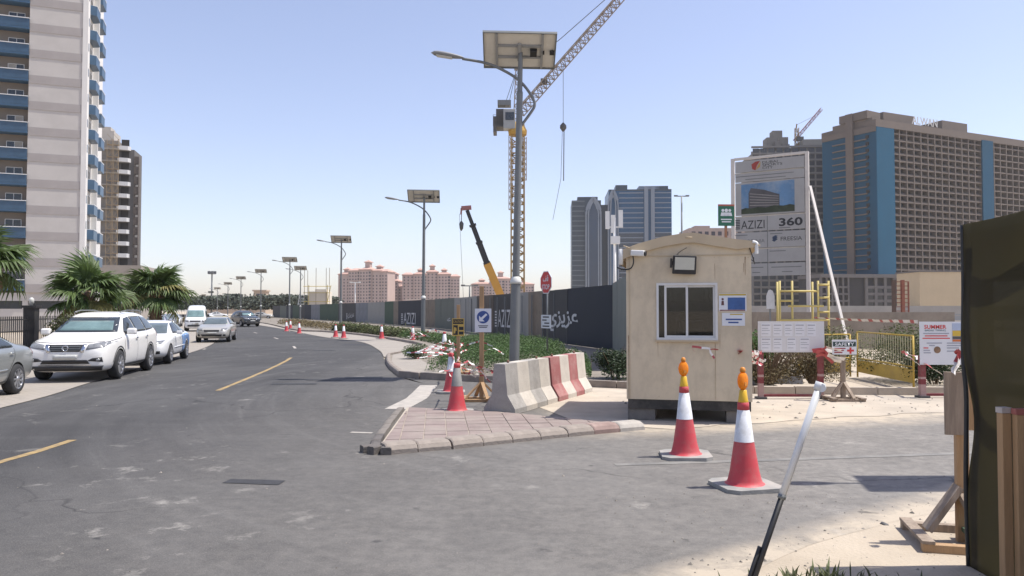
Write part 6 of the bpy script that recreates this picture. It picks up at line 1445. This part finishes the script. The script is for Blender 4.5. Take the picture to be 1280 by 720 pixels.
def palm(loc, H, n, s, label, seed, rt=.22, spread=1.0):
    r = random.Random(seed); t = empty('fan_palm', loc, r.uniform(0, 6), label, 'palm tree', 'fan palms along the left pavement')
    prof = [(rt * 1.25, 0), (rt * 1.1, H * .15)]
    k = 0
    while H * .15 + k * .12 < H: prof += [(rt * (1.08 + .10 * (k % 2)), H * .15 + k * .12), (rt * (.94 + .05 * (k % 2)), H * .15 + k * .12 + .06)]; k += 1
    prof += [(rt * .7, H + .1), (rt * .2, H + .25)]
    MB().lathe(prof, 14).build('trunk', BARK, t)
    m = MB()
    for k in range(70):     # old leaf boots
        a = r.uniform(0, 6.28); z = r.uniform(.1, 1) * H; m.bar((math.cos(a) * rt * .9, math.sin(a) * rt * .9, z), (math.cos(a) * (rt + .12), math.sin(a) * (rt + .12), z + r.uniform(.08, .2)), .06, .02)
    m.build('leaf_boots', PALM_DRY, t)
    for k in range(n):
        f = (k + .5) / n; el = R(82 - 118 * f ** .85) + r.uniform(-.24, .24); az = k * 2.39996 + r.uniform(-.2, .2)
        me = FR[r.choice((0, 1, 2, 0, 1, 2, 0, 1, 2, 3))] if f < .9 else (FRD if r.random() < .6 else FR[3]); sc = s * r.uniform(.72, 1.14)
        M = Matrix.Rotation(az, 4, 'Z') @ Matrix.Rotation(el, 4, 'X') @ Matrix.Rotation(r.uniform(-.4, .4), 4, 'Y')
        o = inst('frond', me, t, (math.cos(az + 1.57) * .06, math.sin(az + 1.57) * .06, H + .05 - .12 * f)); o.rotation_euler = M.to_euler(); o.scale = (sc, sc, sc)
    return t
palm((-16.75, 30, .12), 2.25, 27, 1.0, 'short fan palm behind the white SUV', 1, .2)
palm((-19.0, 40.5, .12), 2.55, 32, 1.12, 'fan palm with shaggy trunk behind the white and blue car', 2, .30)
palm((-18.35, 26, .12), 3.3, 24, 1.0, 'fan palm cut off by the left picture edge', 3, .22)
bush('palm_undergrowth', (-16.9, 28.7), .8, .6, 1.7, 3500, .11, LEAF_OL, 'bushy olive growth at the foot of the first fan palm', 38, 'shrub', .12)

# ------------------------------------------------------------------ black railing fence with pillars
FB = pm('fence_black', (.02, .02, .022), .55, .15, 4); STONE = pm('pillar_black', (.024, .023, .024), .6, .25, 3, dirt=(.06, .056, .05), dirt_amt=.5)
f0 = Vector((-17.6, 20)); f1 = Vector((-21.0, 41)); 
FN = empty('railing_fence', (0, 0, .12), 0, 'black iron railing between dark stone pillars behind the parked cars', 'fence')
uf = (f1 - f0); Lf = uf.length; angf = math.atan2(uf.y, uf.x); npil = 5
rbar = MB().box(-.012, .012, -.012, .012, .1, 1.45).mesh('bar', FB)
for k in range(npil):
    p = f0 + uf * (k / (npil - 1)); z = 1.78
    pl = MB().box(-.21, .21, -.21, .21, 0, z).box(-.27, .27, -.27, .27, z, z + .10).build('pillar', STONE, FN, (p.x, p.y, 0), (0, 0, angf))
    MB().lathe([(.06, z + .1), (.05, z + .16), (.09, z + .2), (.09, z + .36), (.03, z + .42)], 12).build('pillar_lamp', pm('pillar_lamp', (.55, .55, .52), .5, .05, 5), pl)
    if k < npil - 1:
        q = f0 + uf * ((k + 1) / (npil - 1)); L2 = (q - p).length - .5; a = p + uf.normalized() * .25
        m = MB()
        for zz in (.15, .85, 1.30): m.box(0, L2, -.018, .018, zz, zz + .04)
        m.build('rail', FB, FN, (a.x, a.y, 0), (0, 0, angf))
        nb = int(L2 / .16)
        for j in range(nb): b = a + uf.normalized() * (L2 * (j + .5) / nb); inst('bar', rbar, FN, (b.x, b.y, 0), (0, 0, angf))
tag(MB().box(0, 20, 0, .3, 0, 1.3).build('garden_wall', pm('garden_wall', (.40, .37, .33), .9, .1, .4), None, (-58, 58, 0), (0, 0, R(14))), 'pale low wall far behind the railing under the tower', 'wall')

# ------------------------------------------------------------------ cars
def paint(name, col, metal=0.0): return pm(name, col, .32, .03, 1.5, metal=metal, coat=.6, dirt=tuple(c * .8 + .04 for c in col), dirt_amt=.25, dirt_scale=2)
SEDAN = [(2.36, .36, .60, .55, .66, .42), (2.27, .24, .78, .66, .76, .58), (1.95, .20, .87, .77, .87, .66), (1.45, .19, .90, .85, .94, .70), (1.0, .19, .90, .90, 1.0, .72), (.82, .19, .90, .91, 1.07, .68), (.12, .19, .90, .93, 1.40, .57), (-.3, .19, .90, .94, 1.455, .575), (-.85, .19, .90, .95, 1.43, .565), (-1.55, .20, .89, .97, 1.16, .60), (-1.72, .21, .885, .97, 1.07, .66), (-2.15, .25, .85, .95, 1.04, .66), (-2.30, .30, .80, .86, .98, .62), (-2.36, .40, .70, .72, .86, .52)]
SUVS = [(2.50, .38, .70, .66, .80, .5), (2.44, .27, .84, .80, .92, .62), (2.28, .23, .93, .95, 1.04, .70), (1.75, .22, .97, 1.04, 1.13, .76), (1.28, .22, .98, 1.08, 1.18, .80), (1.10, .22, .98, 1.09, 1.26, .76), (.42, .22, .98, 1.11, 1.66, .66), (.05, .22, .98, 1.12, 1.74, .665), (-.8, .22, .98, 1.14, 1.77, .67), (-1.6, .22, .975, 1.16, 1.74, .65), (-2.1, .25, .96, 1.17, 1.66, .62), (-2.30, .28, .94, 1.15, 1.40, .66), (-2.44, .34, .90, 1.0, 1.12, .68), (-2.52, .44, .80, .78, .90, .6)]
VANS = [(2.42, .40, .70, .70, .86, .5), (2.36, .30, .82, .86, 1.02, .66), (2.2, .26, .86, 1.0, 1.14, .72), (1.95, .25, .87, 1.08, 1.32, .72), (1.35, .25, .88, 1.12, 1.95, .66), (1.0, .25, .88, 1.14, 2.14, .68), (0, .25, .88, 1.15, 2.24, .70), (-1.6, .25, .88, 1.15, 2.24, .70), (-2.2, .27, .87, 1.15, 2.18, .69), (-2.36, .30, .86, 1.1, 1.9, .70), (-2.42, .40, .82, .9, 1.1, .7)]
HATCH = SEDAN
def loft_body(st, wells, mat):
    vs, fs = [], []; K = 9
    for x, zb, w_, zs, zt, wt in st:
        half = [(0, zb), (w_ * .82, zb), (w_ * .965, zb + .10), (w_, zb + (zs - zb) * .55), (w_ * .975, zs - .05), (w_ * .94, zs + .03 * (1 if zt - zs > .2 else .4)), (wt, zt - .05 if zt - zs > .2 else zt - .02), (wt * .72, zt - .008), (0, zt)]
        ring = half + [(-y, z) for y, z in half[-2:0:-1]]
        vs += [(x, y, z) for y, z in ring]
    n = 2 * K - 2
    for i in range(len(st) - 1):
        for k in range(n): fs.append((i * n + k, i * n + (k + 1) % n, (i + 1) * n + (k + 1) % n, (i + 1) * n + k))
    fs += [tuple(range(n)), tuple((len(st) - 1) * n + k for k in range(n))]
    me = MB().add(vs, fs, 0, True).mesh('tmp', [mat, BLACK]); o = inst('tmp', me)
    s = o.modifiers.new('s', 'SUBSURF'); s.levels = 2; s.render_levels = 2
    cm = MB()
    for ax, r_, wi, wo in wells:
        for sg in (-1, 1): cm.lathe([(r_, sg * wi), (r_, sg * wo)], 28, 1, (ax, 0, r_ - .065), 'Y')
    co = inst('tmpcut', cm.mesh('tmpcut', [mat, BLACK])); b = o.modifiers.new('b', 'BOOLEAN'); b.object = co; b.operation = 'DIFFERENCE'; b.solver = 'EXACT'
    bpy.context.view_layer.update()
    out = bpy.data.meshes.new_from_object(o.evaluated_get(bpy.context.evaluated_depsgraph_get())); out.name = 'body'
    out.polygons.foreach_set('use_smooth', [True] * len(out.polygons))
    bpy.data.objects.remove(o); bpy.data.objects.remove(co)
    bm = bmesh.new(); bm.from_mesh(out)
    for e in bm.edges:
        if len(e.link_faces) == 2 and e.calc_face_angle(0) > R(35): e.smooth = False
    bm.to_mesh(out); bm.free(); return out
def wheel_meshes(r_, wd=.22, spokes=10, rimmat=None):
    ty = MB().lathe([(r_ * .66, -wd / 2), (r_ * .92, -wd / 2), (r_, -wd / 2 + .035), (r_, wd / 2 - .035), (r_ * .92, wd / 2), (r_ * .66, wd / 2)], 32, axis='Y', cap=False).mesh('tyre', RUBBER)
    rm = MB().lathe([(r_ * .69, wd / 2 - .005), (r_ * .66, wd / 2 + .004), (r_ * .62, wd / 2 - .03), (r_ * .60, -wd / 2 + .02), (r_ * .69, -wd / 2)], 32, axis='Y', cap=False)
    for k in range(spokes):
        a = 2 * math.pi * k / spokes; rm.bar((math.cos(a) * r_ * .1, wd / 2 - .03, math.sin(a) * r_ * .1), (math.cos(a) * r_ * .63, wd / 2 - .012, math.sin(a) * r_ * .63), .045 if spokes > 7 else .075, .03, up=(0, 1, 0))
    rm.lathe([(.001, wd / 2 - .0), (r_ * .17, wd / 2 - .004), (r_ * .19, wd / 2 - .05), (.001, wd / 2 - .05)], 16, axis='Y')
    rim = rm.mesh('rim', rimmat or pm('alloy', (.42, .42, .43), .35, .08, 4, metal=.7))
    hub = MB().lathe([(.001, -wd / 2 + .05), (r_ * .6, -wd / 2 + .05), (r_ * .6, -wd / 2 + .03), (.001, -wd / 2 + .03)], 24, axis='Y').mesh('brake_disc', DARKM)
    return ty, rim, hub
class Skin:
    def __init__(s, me): s.b = BVHTree.FromPolygons([v.co.copy() for v in me.vertices], [tuple(p.vertices) for p in me.polygons])
    def hit(s, u, v, side):
        if side == 'L': o, d = Vector((u, 3, v)), Vector((0, -1, 0))
        elif side == 'R': o, d = Vector((u, -3, v)), Vector((0, 1, 0))
        elif side == 'F': o, d = Vector((5, u, v)), Vector((-1, 0, 0))
        elif side == 'B': o, d = Vector((-5, u, v)), Vector((1, 0, 0))
        else: o, d = Vector((u, v, 5)), Vector((0, 0, -1))
        h = s.b.ray_cast(o, d); return h[0], h[1]
    def patch(s, name, poly, side, mat, parent, off=.008, step=.07):
        bm = bmesh.new(); f = bm.faces.new([bm.verts.new((a, b, 0)) for a, b in poly])
        for ax in (0, 1):
            lo, hi = min(p[ax] for p in poly), max(p[ax] for p in poly); k = lo + step
            while k < hi - step * .3:
                no = Vector((1, 0, 0)) if ax == 0 else Vector((0, 1, 0)); co = no * k
                bmesh.ops.bisect_plane(bm, geom=bm.verts[:] + bm.edges[:] + bm.faces[:], plane_co=co, plane_no=no); k += step
        bad = []
        for v in bm.verts:
            h, n = s.hit(v.co.x, v.co.y, side)
            if h is None: bad.append(v)
            else: v.co = h + n * off
        if bad: bmesh.ops.delete(bm, geom=bad, context='VERTS')
        bmesh.ops.recalc_face_normals(bm, faces=bm.faces)
        me = bpy.data.meshes.new(name); bm.to_mesh(me); bm.free(); me.materials.append(mat); me.polygons.foreach_set('use_smooth', [True] * len(me.polygons))
        o = inst(name, me, parent)
        so = o.modifiers.new('t', 'SOLIDIFY'); so.thickness = .006; so.offset = -1
        return o
    def line(s, name, pts, side, mat, parent, w_=.012, off=.004):
        q = []
        for a, b in zip(pts, pts[1:]):
            n = max(1, int(math.dist(a, b) / .06))
            for k in range(n): q.append((a[0] + (b[0] - a[0]) * k / n, a[1] + (b[1] - a[1]) * k / n))
        q.append(pts[-1]); vs, fs = [], []
        for i, p in enumerate(q):
            a, b = q[max(i - 1, 0)], q[min(i + 1, len(q) - 1)]; dx, dy = b[0] - a[0], b[1] - a[1]; L_ = math.hypot(dx, dy) or 1; nx_, ny_ = -dy / L_ * w_ / 2, dx / L_ * w_ / 2
            for sg in (-1, 1):
                h, n = s.hit(p[0] + nx_ * sg, p[1] + ny_ * sg, side)
                if h is None: h, n = s.hit(p[0], p[1], side)
                if h is None: h, n = Vector((0, 0, .5)), Vector((0, 0, 0))
                vs.append(h + n * off)
        for i in range(len(q) - 1): fs.append((2 * i, 2 * i + 1, 2 * i + 3, 2 * i + 2))
        me = bpy.data.meshes.new(name); me.from_pydata([tuple(v) for v in vs], [], fs); me.materials.append(mat); return inst(name, me, parent)
SEAM = pm('panel_gap', (.02, .02, .02), .8, .1, 3); HL = pm('headlight_glass', (.20, .205, .21), .12, .25, 12, spec=.8); TL = pm('tail_light', (.28, .02, .02), .2, .15, 8, spec=.7); PLATE = pm('number_plate', (.55, .55, .52), .5, .1, 14)
SCREEN = pm('windscreen', (.13, .20, .195), .05, .3, 1.8, spec=.9); CARGLASS = pm('car_glass', (.03, .036, .038), .04, .3, 1.5, spec=.9); GLASSLT = pm('car_glass_light', (.10, .125, .13), .05, .35, 1.8, spec=.9)
def finish_wheels(t, r_, xf, xr, y, spokes=10, wd=.22, rim=None):
    ty, rm, hb = wheel_meshes(r_, wd, spokes, rim)
    for x in (xf, xr):
        for sg in (-1, 1):
            wh = empty('wheel', (x, sg * y, r_)); wh.parent = t; wh.rotation_euler = (0, random.uniform(0, 6), 0 if sg > 0 else math.pi)
            inst('tyre', ty, wh); inst('rim', rm, wh); inst('brake_disc', hb, wh)
def sedan(name, loc, yaw, body, label, detail=2, glass=CARGLASS, wind=GLASSLT, grp='parked cars'):
    """yaw: heading angle of the car's nose"""
    t = empty(name, loc, yaw, label, 'car', grp)
    me = loft_body(SEDAN, [(1.40, .375, .60, 1.2), (-1.36, .375, .60, 1.2)], body); inst('body', me, t); S = Skin(me)
    S.patch('windscreen', [(-.66, 1.0), (.66, 1.0), (.52, 1.34), (-.52, 1.34)], 'F', wind, t)
    S.patch('rear_window', [(-.60, 1.10), (.60, 1.10), (.50, 1.36), (-.50, 1.36)], 'B', glass, t)
    for sd in 'LR':
        S.patch('window', [(.62, 1.0), (.08, 1.32), (-.28, 1.365), (-.30, .995)], sd, glass, t)
        S.patch('window', [(-.36, .995), (-.34, 1.365), (-.78, 1.34), (-1.30, 1.06), (-1.28, 1.0)], sd, glass, t)
        if detail > 0:
            S.line('door_gap', [(.88, .92), (.95, .6), (.86, .30), (-.30, .29), (-.32, .97)], sd, SEAM, t); S.line('door_gap', [(-.32, .29), (-.92, .30), (-1.02, .55), (-1.25, .80), (-1.28, .98)], sd, SEAM, t)
            S.patch('door_handle', [(-.10, .84), (-.25, .84), (-.25, .87), (-.10, .87)], sd, body, t, .03); S.patch('door_handle', [(-1.02, .86), (-1.17, .86), (-1.17, .89), (-1.02, .89)], sd, body, t, .03)
            S.patch('side_moulding', [(.8, .50), (-.95, .52), (-.95, .56), (.8, .54)], sd, body, t, .014)
        sg = 1 if sd == 'L' else -1
        mo = MB().box(-.06, .08, sg * .02, sg * .20, -.055, .065).build('mirror', body, t, (.62, sg * .90, 1.02), bevel=.03)
        S.patch('headlight', [(sg * .46, .66), (sg * .74, .68), (sg * .80, .80), (sg * .50, .77)], 'F', HL, t)
        S.patch('tail_light', [(sg * .50, .78), (sg * .78, .80), (sg * .78, .94), (sg * .52, .92)], 'B', TL, t)
    S.patch('grille', [(-.38, .60), (.38, .60), (.42, .70), (-.42, .70)], 'F', BLACK, t); S.patch('lower_intake', [(-.50, .34), (.50, .34), (.56, .46), (-.56, .46)], 'F', BLACK, t)
    S.patch('number_plate', [(-.26, .48), (.26, .48), (.26, .58), (-.26, .58)], 'F', PLATE, t, .02); S.patch('number_plate', [(-.26, .66), (.26, .66), (.26, .76), (-.26, .76)], 'B', PLATE, t, .02)
    for sg in (-1, 1): S.patch('fog_lamp', [(sg * .60, .36), (sg * .72, .37), (sg * .72, .46), (sg * .62, .46)], 'F', BLACK, t)
    finish_wheels(t, .32, 1.40, -1.36, .80, 9 if detail > 1 else 7)
    return t, S
def heading(a): return R(-90) + a        # a > 0 turns the nose towards +x
# white SUV
PW = paint('suv_white', (.76, .74, .70))
def build_suv(loc, yaw, label, PW=PW):
    t = empty('suv', loc, yaw, label, 'car', 'parked cars')
    me = loft_body(SUVS, [(1.45, .43, .66, 1.3), (-1.42, .43, .66, 1.3)], PW); inst('body', me, t); S = Skin(me)
    ws = S.patch('windscreen', [(-.78, 1.21), (.78, 1.21), (.62, 1.60), (-.62, 1.60)], 'F', CARGLASS, t)
    S.patch('sun_shade', [(-.66, 1.25), (.66, 1.25), (.56, 1.50), (-.56, 1.50)], 'F', SCREEN, ws, .012)
    S.patch('rear_window', [(-.66, 1.20), (.66, 1.20), (.56, 1.58), (-.56, 1.58)], 'B', CARGLASS, t)
    CLAD = pm('black_cladding', (.03, .03, .032), .6, .12, 5)
    for sd in 'LR':
        sg = 1 if sd == 'L' else -1
        S.patch('window', [(.86, 1.19), (.30, 1.56), (-.08, 1.61), (-.10, 1.19)], sd, CARGLASS, t); S.patch('window', [(-.17, 1.19), (-.15, 1.61), (-1.04, 1.62), (-1.08, 1.20)], sd, CARGLASS, t); S.patch('window', [(-1.15, 1.20), (-1.11, 1.62), (-1.72, 1.57), (-2.02, 1.32), (-1.98, 1.25)], sd, CARGLASS, t)
        S.line('door_gap', [(1.0, 1.12), (1.05, .7), (.95, .36), (-.10, .35), (-.12, 1.16)], sd, SEAM, t); S.line('door_gap', [(-.12, .35), (-.96, .36), (-1.10, .70), (-1.12, 1.16)], sd, SEAM, t); S.line('bonnet_gap', [(2.2, .98), (1.7, 1.03), (1.2, 1.07)], sd, SEAM, t)
        S.patch('door_handle', [(.08, 1.0), (-.08, 1.0), (-.08, 1.04), (.08, 1.04)], sd, CHROME, t, .03); S.patch('door_handle', [(-.90, 1.02), (-1.06, 1.02), (-1.06, 1.06), (-.90, 1.06)], sd, CHROME, t, .03)
        S.patch('sill_cladding', [(1.0, .25), (-.97, .25), (-.97, .37), (1.0, .37)], sd, CLAD, t, .012)
        S.line('wheel_arch', [(1.45 + .47 * math.cos(R(a)), .37 + .47 * math.sin(R(a))) for a in range(170, 0, -10)], sd, CLAD, t, .035, .006); S.line('wheel_arch', [(-1.42 + .47 * math.cos(R(a)), .37 + .47 * math.sin(R(a))) for a in range(170, 0, -10)], sd, CLAD, t, .035, .006)
        mo = MB().box(-.08, .10, sg * .02, sg * .25, -.08, .09).build('mirror', PW, t, (.80, sg * .93, 1.22), bevel=.045); MB().box(-.03, .03, -sg * .04, sg * .05, -.07, .0).build('mirror_stalk', BLACK, mo)
        S.patch('headlight', [(sg * .46, .80), (sg * .84, .86), (sg * .94, .99), (sg * .78, .985), (sg * .50, .93)], 'F', HL, t)
        S.patch('chrome_strip', [(sg * .34, .74), (sg * .42, .74), (sg * .47, .93), (sg * .39, .93)], 'F', CHROME, t, .016)
        S.patch('fog_recess', [(sg * .50, .53), (sg * .84, .50), (sg * .82, .62), (sg * .62, .60)], 'F', CLAD, t); S.patch('fog_lamp', [(sg * .70, .52), (sg * .78, .52), (sg * .79, .58), (sg * .71, .58)], 'F', HL, t, .02)
        S.patch('tail_light', [(sg * .66, .98), (sg * .90, 1.0), (sg * .86, 1.22), (sg * .70, 1.2)], 'B', TL, t)
        MB().tube([(.2, sg * .58, 1.74), (-.3, sg * .60, 1.79), (-1.4, sg * .60, 1.79), (-1.9, sg * .56, 1.73)], .018, 6).build('roof_rail', GREY_PAINT_METAL, t)
    S.patch('grille', [(-.33, .76), (.33, .76), (.40, .93), (-.40, .93)], 'F', BLACK, t)
    for z in (.80, .84, .885): S.line('grille_bar', [(-.34, z), (.34, z)], 'F', GREY_PAINT_METAL, t, .012, .014)
    h, n = S.hit(0, .845, 'F'); em = MB().lathe([(.055, .0), (.075, .0), (.075, .014), (.055, .014), (.055, .0)], 20, axis='X', cap=False).box(0, .012, -.085, .085, -.016, .016); em.build('emblem', CHROME, t, (h.x + .02, 0, .845))
    S.patch('number_plate', [(-.27, .57), (.27, .57), (.27, .68), (-.27, .68)], 'F', PLATE, t, .025)
    S.patch('lower_intake', [(-.56, .46), (.56, .46), (.50, .555), (-.50, .555)], 'F', BLACK, t)
    S.line('chrome_lip', [(-.60, .43), (.60, .43)], 'F', CHROME, t, .025, .015)
    S.patch('bumper_cladding', [(-.78, .29), (.78, .29), (.84, .41), (-.84, .41)], 'F', CLAD, t)
    S.line('bonnet_gap', [(-.80, 1.0), (-.4, .975), (.4, .975), (.80, 1.0)], 'F', SEAM, t)
    MB().tube([(1.0, .5, 1.235), (.95, -.1, 1.25)], .012, 5).tube([(1.0, -.1, 1.235), (.95, -.6, 1.25)], .012, 5).build('wiper', BLACK, t)
    finish_wheels(t, .375, 1.45, -1.42, .86, 10, .25)
    return t
build_suv((-11.55, 21.3, .012), heading(R(11)), 'white SUV facing the camera, parked behind the silver sedan')
SILV = paint('sedan_silver', (.36, .37, .355), .55)
sedan('sedan', (-11.3, 14.9, .012), heading(R(9)), SILV, 'silver sedan cut off by the left picture edge, tail visible')
WHT = paint('sedan_white', (.68, .68, .67)); BLUE_WRAP = pm('blue_wrap', (.075, .20, .45), .35, .25, 2.5, coat=.4, dirt=(.45, .52, .62), dirt_amt=.55, dirt_scale=3)
t_, S_ = sedan('sedan', (-12.72, 26.9, .012), heading(R(13)), WHT, 'white sedan with a blue wrapped tail, parked behind the white SUV')
for sd in 'LR': S_.patch('blue_wrap', [(-.62, .32), (-.98, .34), (-1.05, .62), (-1.36, .78), (-1.68, .62), (-1.75, .36), (-2.2, .40), (-2.25, .86), (-1.6, .95), (-1.1, .95), (-.5, .9)], sd, BLUE_WRAP, t_, .006)
S_.patch('blue_wrap', [(-.7, .66), (.7, .66), (.72, .96), (-.72, .96)], 'B', BLUE_WRAP, t_, .004)
TAXI = paint('taxi_silver', (.46, .44, .40), .3)
t_, S_ = sedan('taxi', (-17.3, 44.6, .012), heading(R(14)), TAXI, 'silver taxi with a yellowish roof facing the camera in the parking strip', 1)
S_.patch('yellow_roof', [(-.2, -.48), (-.9, -.48), (-.9, .48), (-.2, .48)], 'T', pm('taxi_roof', (.55, .45, .16), .4, .08, 2), t_, .006)
# van
VW = paint('van_white', (.70, .70, .69))
t = empty('van', (-27.6, 66.5, .012), heading(R(20)), 'white high-roof van parked behind the taxi', 'van', 'parked cars')
me = loft_body(VANS, [(1.55, .40, .6, 1.2), (-1.3, .40, .6, 1.2)], VW); inst('body', me, t); S_ = Skin(me)
S_.patch('windscreen', [(-.70, 1.22), (.70, 1.22), (.60, 1.80), (-.60, 1.80)], 'F', SCREEN, t)
for sg, sd in ((1, 'L'), (-1, 'R')):
    S_.patch('window', [(1.55, 1.22), (1.25, 1.7), (.75, 1.75), (.75, 1.22)], sd, CARGLASS, t); S_.patch('window', [(.6, 1.22), (.6, 1.75), (-.7, 1.75), (-.7, 1.22)], sd, CARGLASS, t); S_.patch('window', [(-.8, 1.22), (-.8, 1.75), (-2.0, 1.72), (-2.0, 1.22)], sd, CARGLASS, t)
    S_.patch('headlight', [(sg * .5, .80), (sg * .78, .84), (sg * .80, .98), (sg * .52, .95)], 'F', HL, t); MB().box(-.05, .06, sg * .02, sg * .2, -.1, .14).build('mirror', BLACK, t, (1.6, sg * .88, 1.32), bevel=.03)
S_.patch('grille', [(-.42, .82), (.42, .82), (.42, .93), (-.42, .93)], 'F', BLACK, t); S_.patch('lower_intake', [(-.6, .42), (.6, .42), (.6, .58), (-.6, .58)], 'F', BLACK, t); S_.patch('number_plate', [(-.26, .62), (.26, .62), (.26, .72), (-.26, .72)], 'F', PLATE, t, .02)
finish_wheels(t, .34, 1.55, -1.3, .78, 7)
far = [((-27.8, 59.5), heading(R(16)), paint('car_lilac', (.42, .40, .46), .4), 'pale lilac sedan parked left of the white van'), ((-34.6, 76.5), heading(R(20)), paint('car_grey', (.30, .31, .33), .4), 'grey sedan parked behind the lilac sedan'),
       ((-37.5, 84), heading(R(20)), paint('car_pale', (.60, .60, .59)), 'pale sedan parked beyond the grey sedan'), 
       ((-62, 152), R(30), WHT, 'tiny white car far beyond the van, left of two'), ((-72, 186), R(20), WHT, 'tiny white car far beyond the taxi, right of two'), ((-53, 161), R(10), TAXI, 'tiny pale car far off near the hoarding end')]
build_suv((-30.2, 86, .006), heading(R(38)), 'dark car crossing the far end of the road', paint('car_black', (.02, .022, .025)))
for p, yw, mt, lb in far: sedan('sedan', (p[0], p[1], .012 if lb[0] != 'd' else .006), yw, mt, lb, 0)

# ------------------------------------------------------------------ tangled tape by the hedge and loose grit
def tang(c, n, spread, seed):
    r = random.Random(seed); out = []
    for k in range(n):
        p = Vector(c) + Vector((r.gauss(0, spread[0]), r.gauss(0, spread[1]), abs(r.gauss(0, spread[2])))); a = r.uniform(0, 6.28); L_ = r.uniform(.5, 1.3)
        out.append([p, p + Vector((math.cos(a) * L_ * .5, math.sin(a) * L_ * .4, r.uniform(-.05, .18))), p + Vector((math.cos(a) * L_, math.sin(a) * L_ * .6, r.uniform(-.12, .05)))])
    return out
c1 = gp(571, 516); tape('barrier_tape', tang((c1.x + .25, c1.y + .8, .60), 7, (.14, .25, .08), 1) + [[(c1.x, c1.y, .88), (c1.x + .35, c1.y + .5, .78), (c1.x + .75, c1.y + .9, .62)], [(c1.x, c1.y, .86), (c1.x + .4, c1.y + .4, .62), (c1.x + .7, c1.y + .6, .45)], [(c1.x - .1, c1.y + 2, .86), (c1.x, c1.y, .90)]], 'tangled tape hanging off the grey-sleeved cone', .04, .010, seg=.05)
tape('barrier_tape', tang((-1.6, 22.2, .64), 10, (.35, .8, .02), 2) + tang((-1.7, 25, .64), 4, (.2, 1.2, .02), 3), 'long heap of tangled tape lying across the clipped hedge', .045, .012, seg=.05)
tape('barrier_tape', tang((-5.0, 41.5, .3), 12, (.35, 1.0, .12), 4), 'tangled tape heap by the kerb under the second lamp post', .07, .02, seg=.07)
c1 = gp(563, 491); tape('barrier_tape', [[(c1.x, c1.y, .86), (c1.x - .05, c1.y + .1, .6), (c1.x + .04, c1.y - .12, .35)], [(c1.x + .02, c1.y - .08, .9), (c1.x + .1, c1.y - .1, .7)], [(c1.x, c1.y, .88), (c1.x - .1, c1.y + 2.2, .80), (-1.6, 20.8, .75)]], 'tape tied round the white-sleeved cone behind', .075, .03)
rng = np.random.default_rng(21); m = MB()
def pebble(x, y, s, z=0.0):
    a = rng.uniform(0, 6.28); v = []
    for k in range(6): q = a + k * 1.047; r_ = s * rng.uniform(.7, 1.1); v.append((x + r_ * math.cos(q), y + r_ * math.sin(q), z))
    v.append((x + rng.uniform(-.2, .2) * s, y, z + s * rng.uniform(.5, .9)))
    m.add(v, [(k, (k + 1) % 6, 6) for k in range(6)])
for k in range(900):
    x = rng.uniform(.9, 5.5); y = rng.uniform(4.3, 7.6); pebble(x, y, rng.exponential(.004) + .002, -.003 if y < .72 * x + 4.2 else .001)
for k in range(700): pebble(rng.uniform(-8, 7), rng.uniform(5, 16), rng.exponential(.003) + .002, .001)
for k in range(200): pebble(rng.uniform(2, 10), rng.uniform(12.5, 16), rng.exponential(.012) + .004, .007)
tag(m.build('gravel', pm('grit', (.20, .18, .155), .9, .3, 3, island=.4)), 'loose grit scattered over the road and sandy shoulder', 'gravel', kind='stuff')
g0 = gp(1106, 655); tag(MB().lathe([(.0001, .0), (.05, .006), (.04, .03), (.0001, .034)], 7, cap=False).build('litter_scrap', DARKM, None, (g0.x, g0.y, -.025), (.2, .3, .4)), 'dark scrap of litter on the sandy shoulder', 'litter')

# ------------------------------------------------------------------ haze
HZ = bpy.data.materials.new('air'); HZ.use_nodes = True; _n = HZ.node_tree.nodes; _n.remove(_n['Principled BSDF'])
_v = _n.new('ShaderNodeVolumePrincipled'); _v.inputs['Color'].default_value = (1, 1, 1, 1); _v.inputs['Density'].default_value = .0001; _v.inputs['Anisotropy'].default_value = .3
HZ.node_tree.links.new(_v.outputs[0], _n['Material Output'].inputs['Volume'])
tag(MB().box(-1600, 1600, -1600, 1600, -1.5, 130).build('haze', HZ), 'thin dusty summer haze', 'haze', kind='stuff')
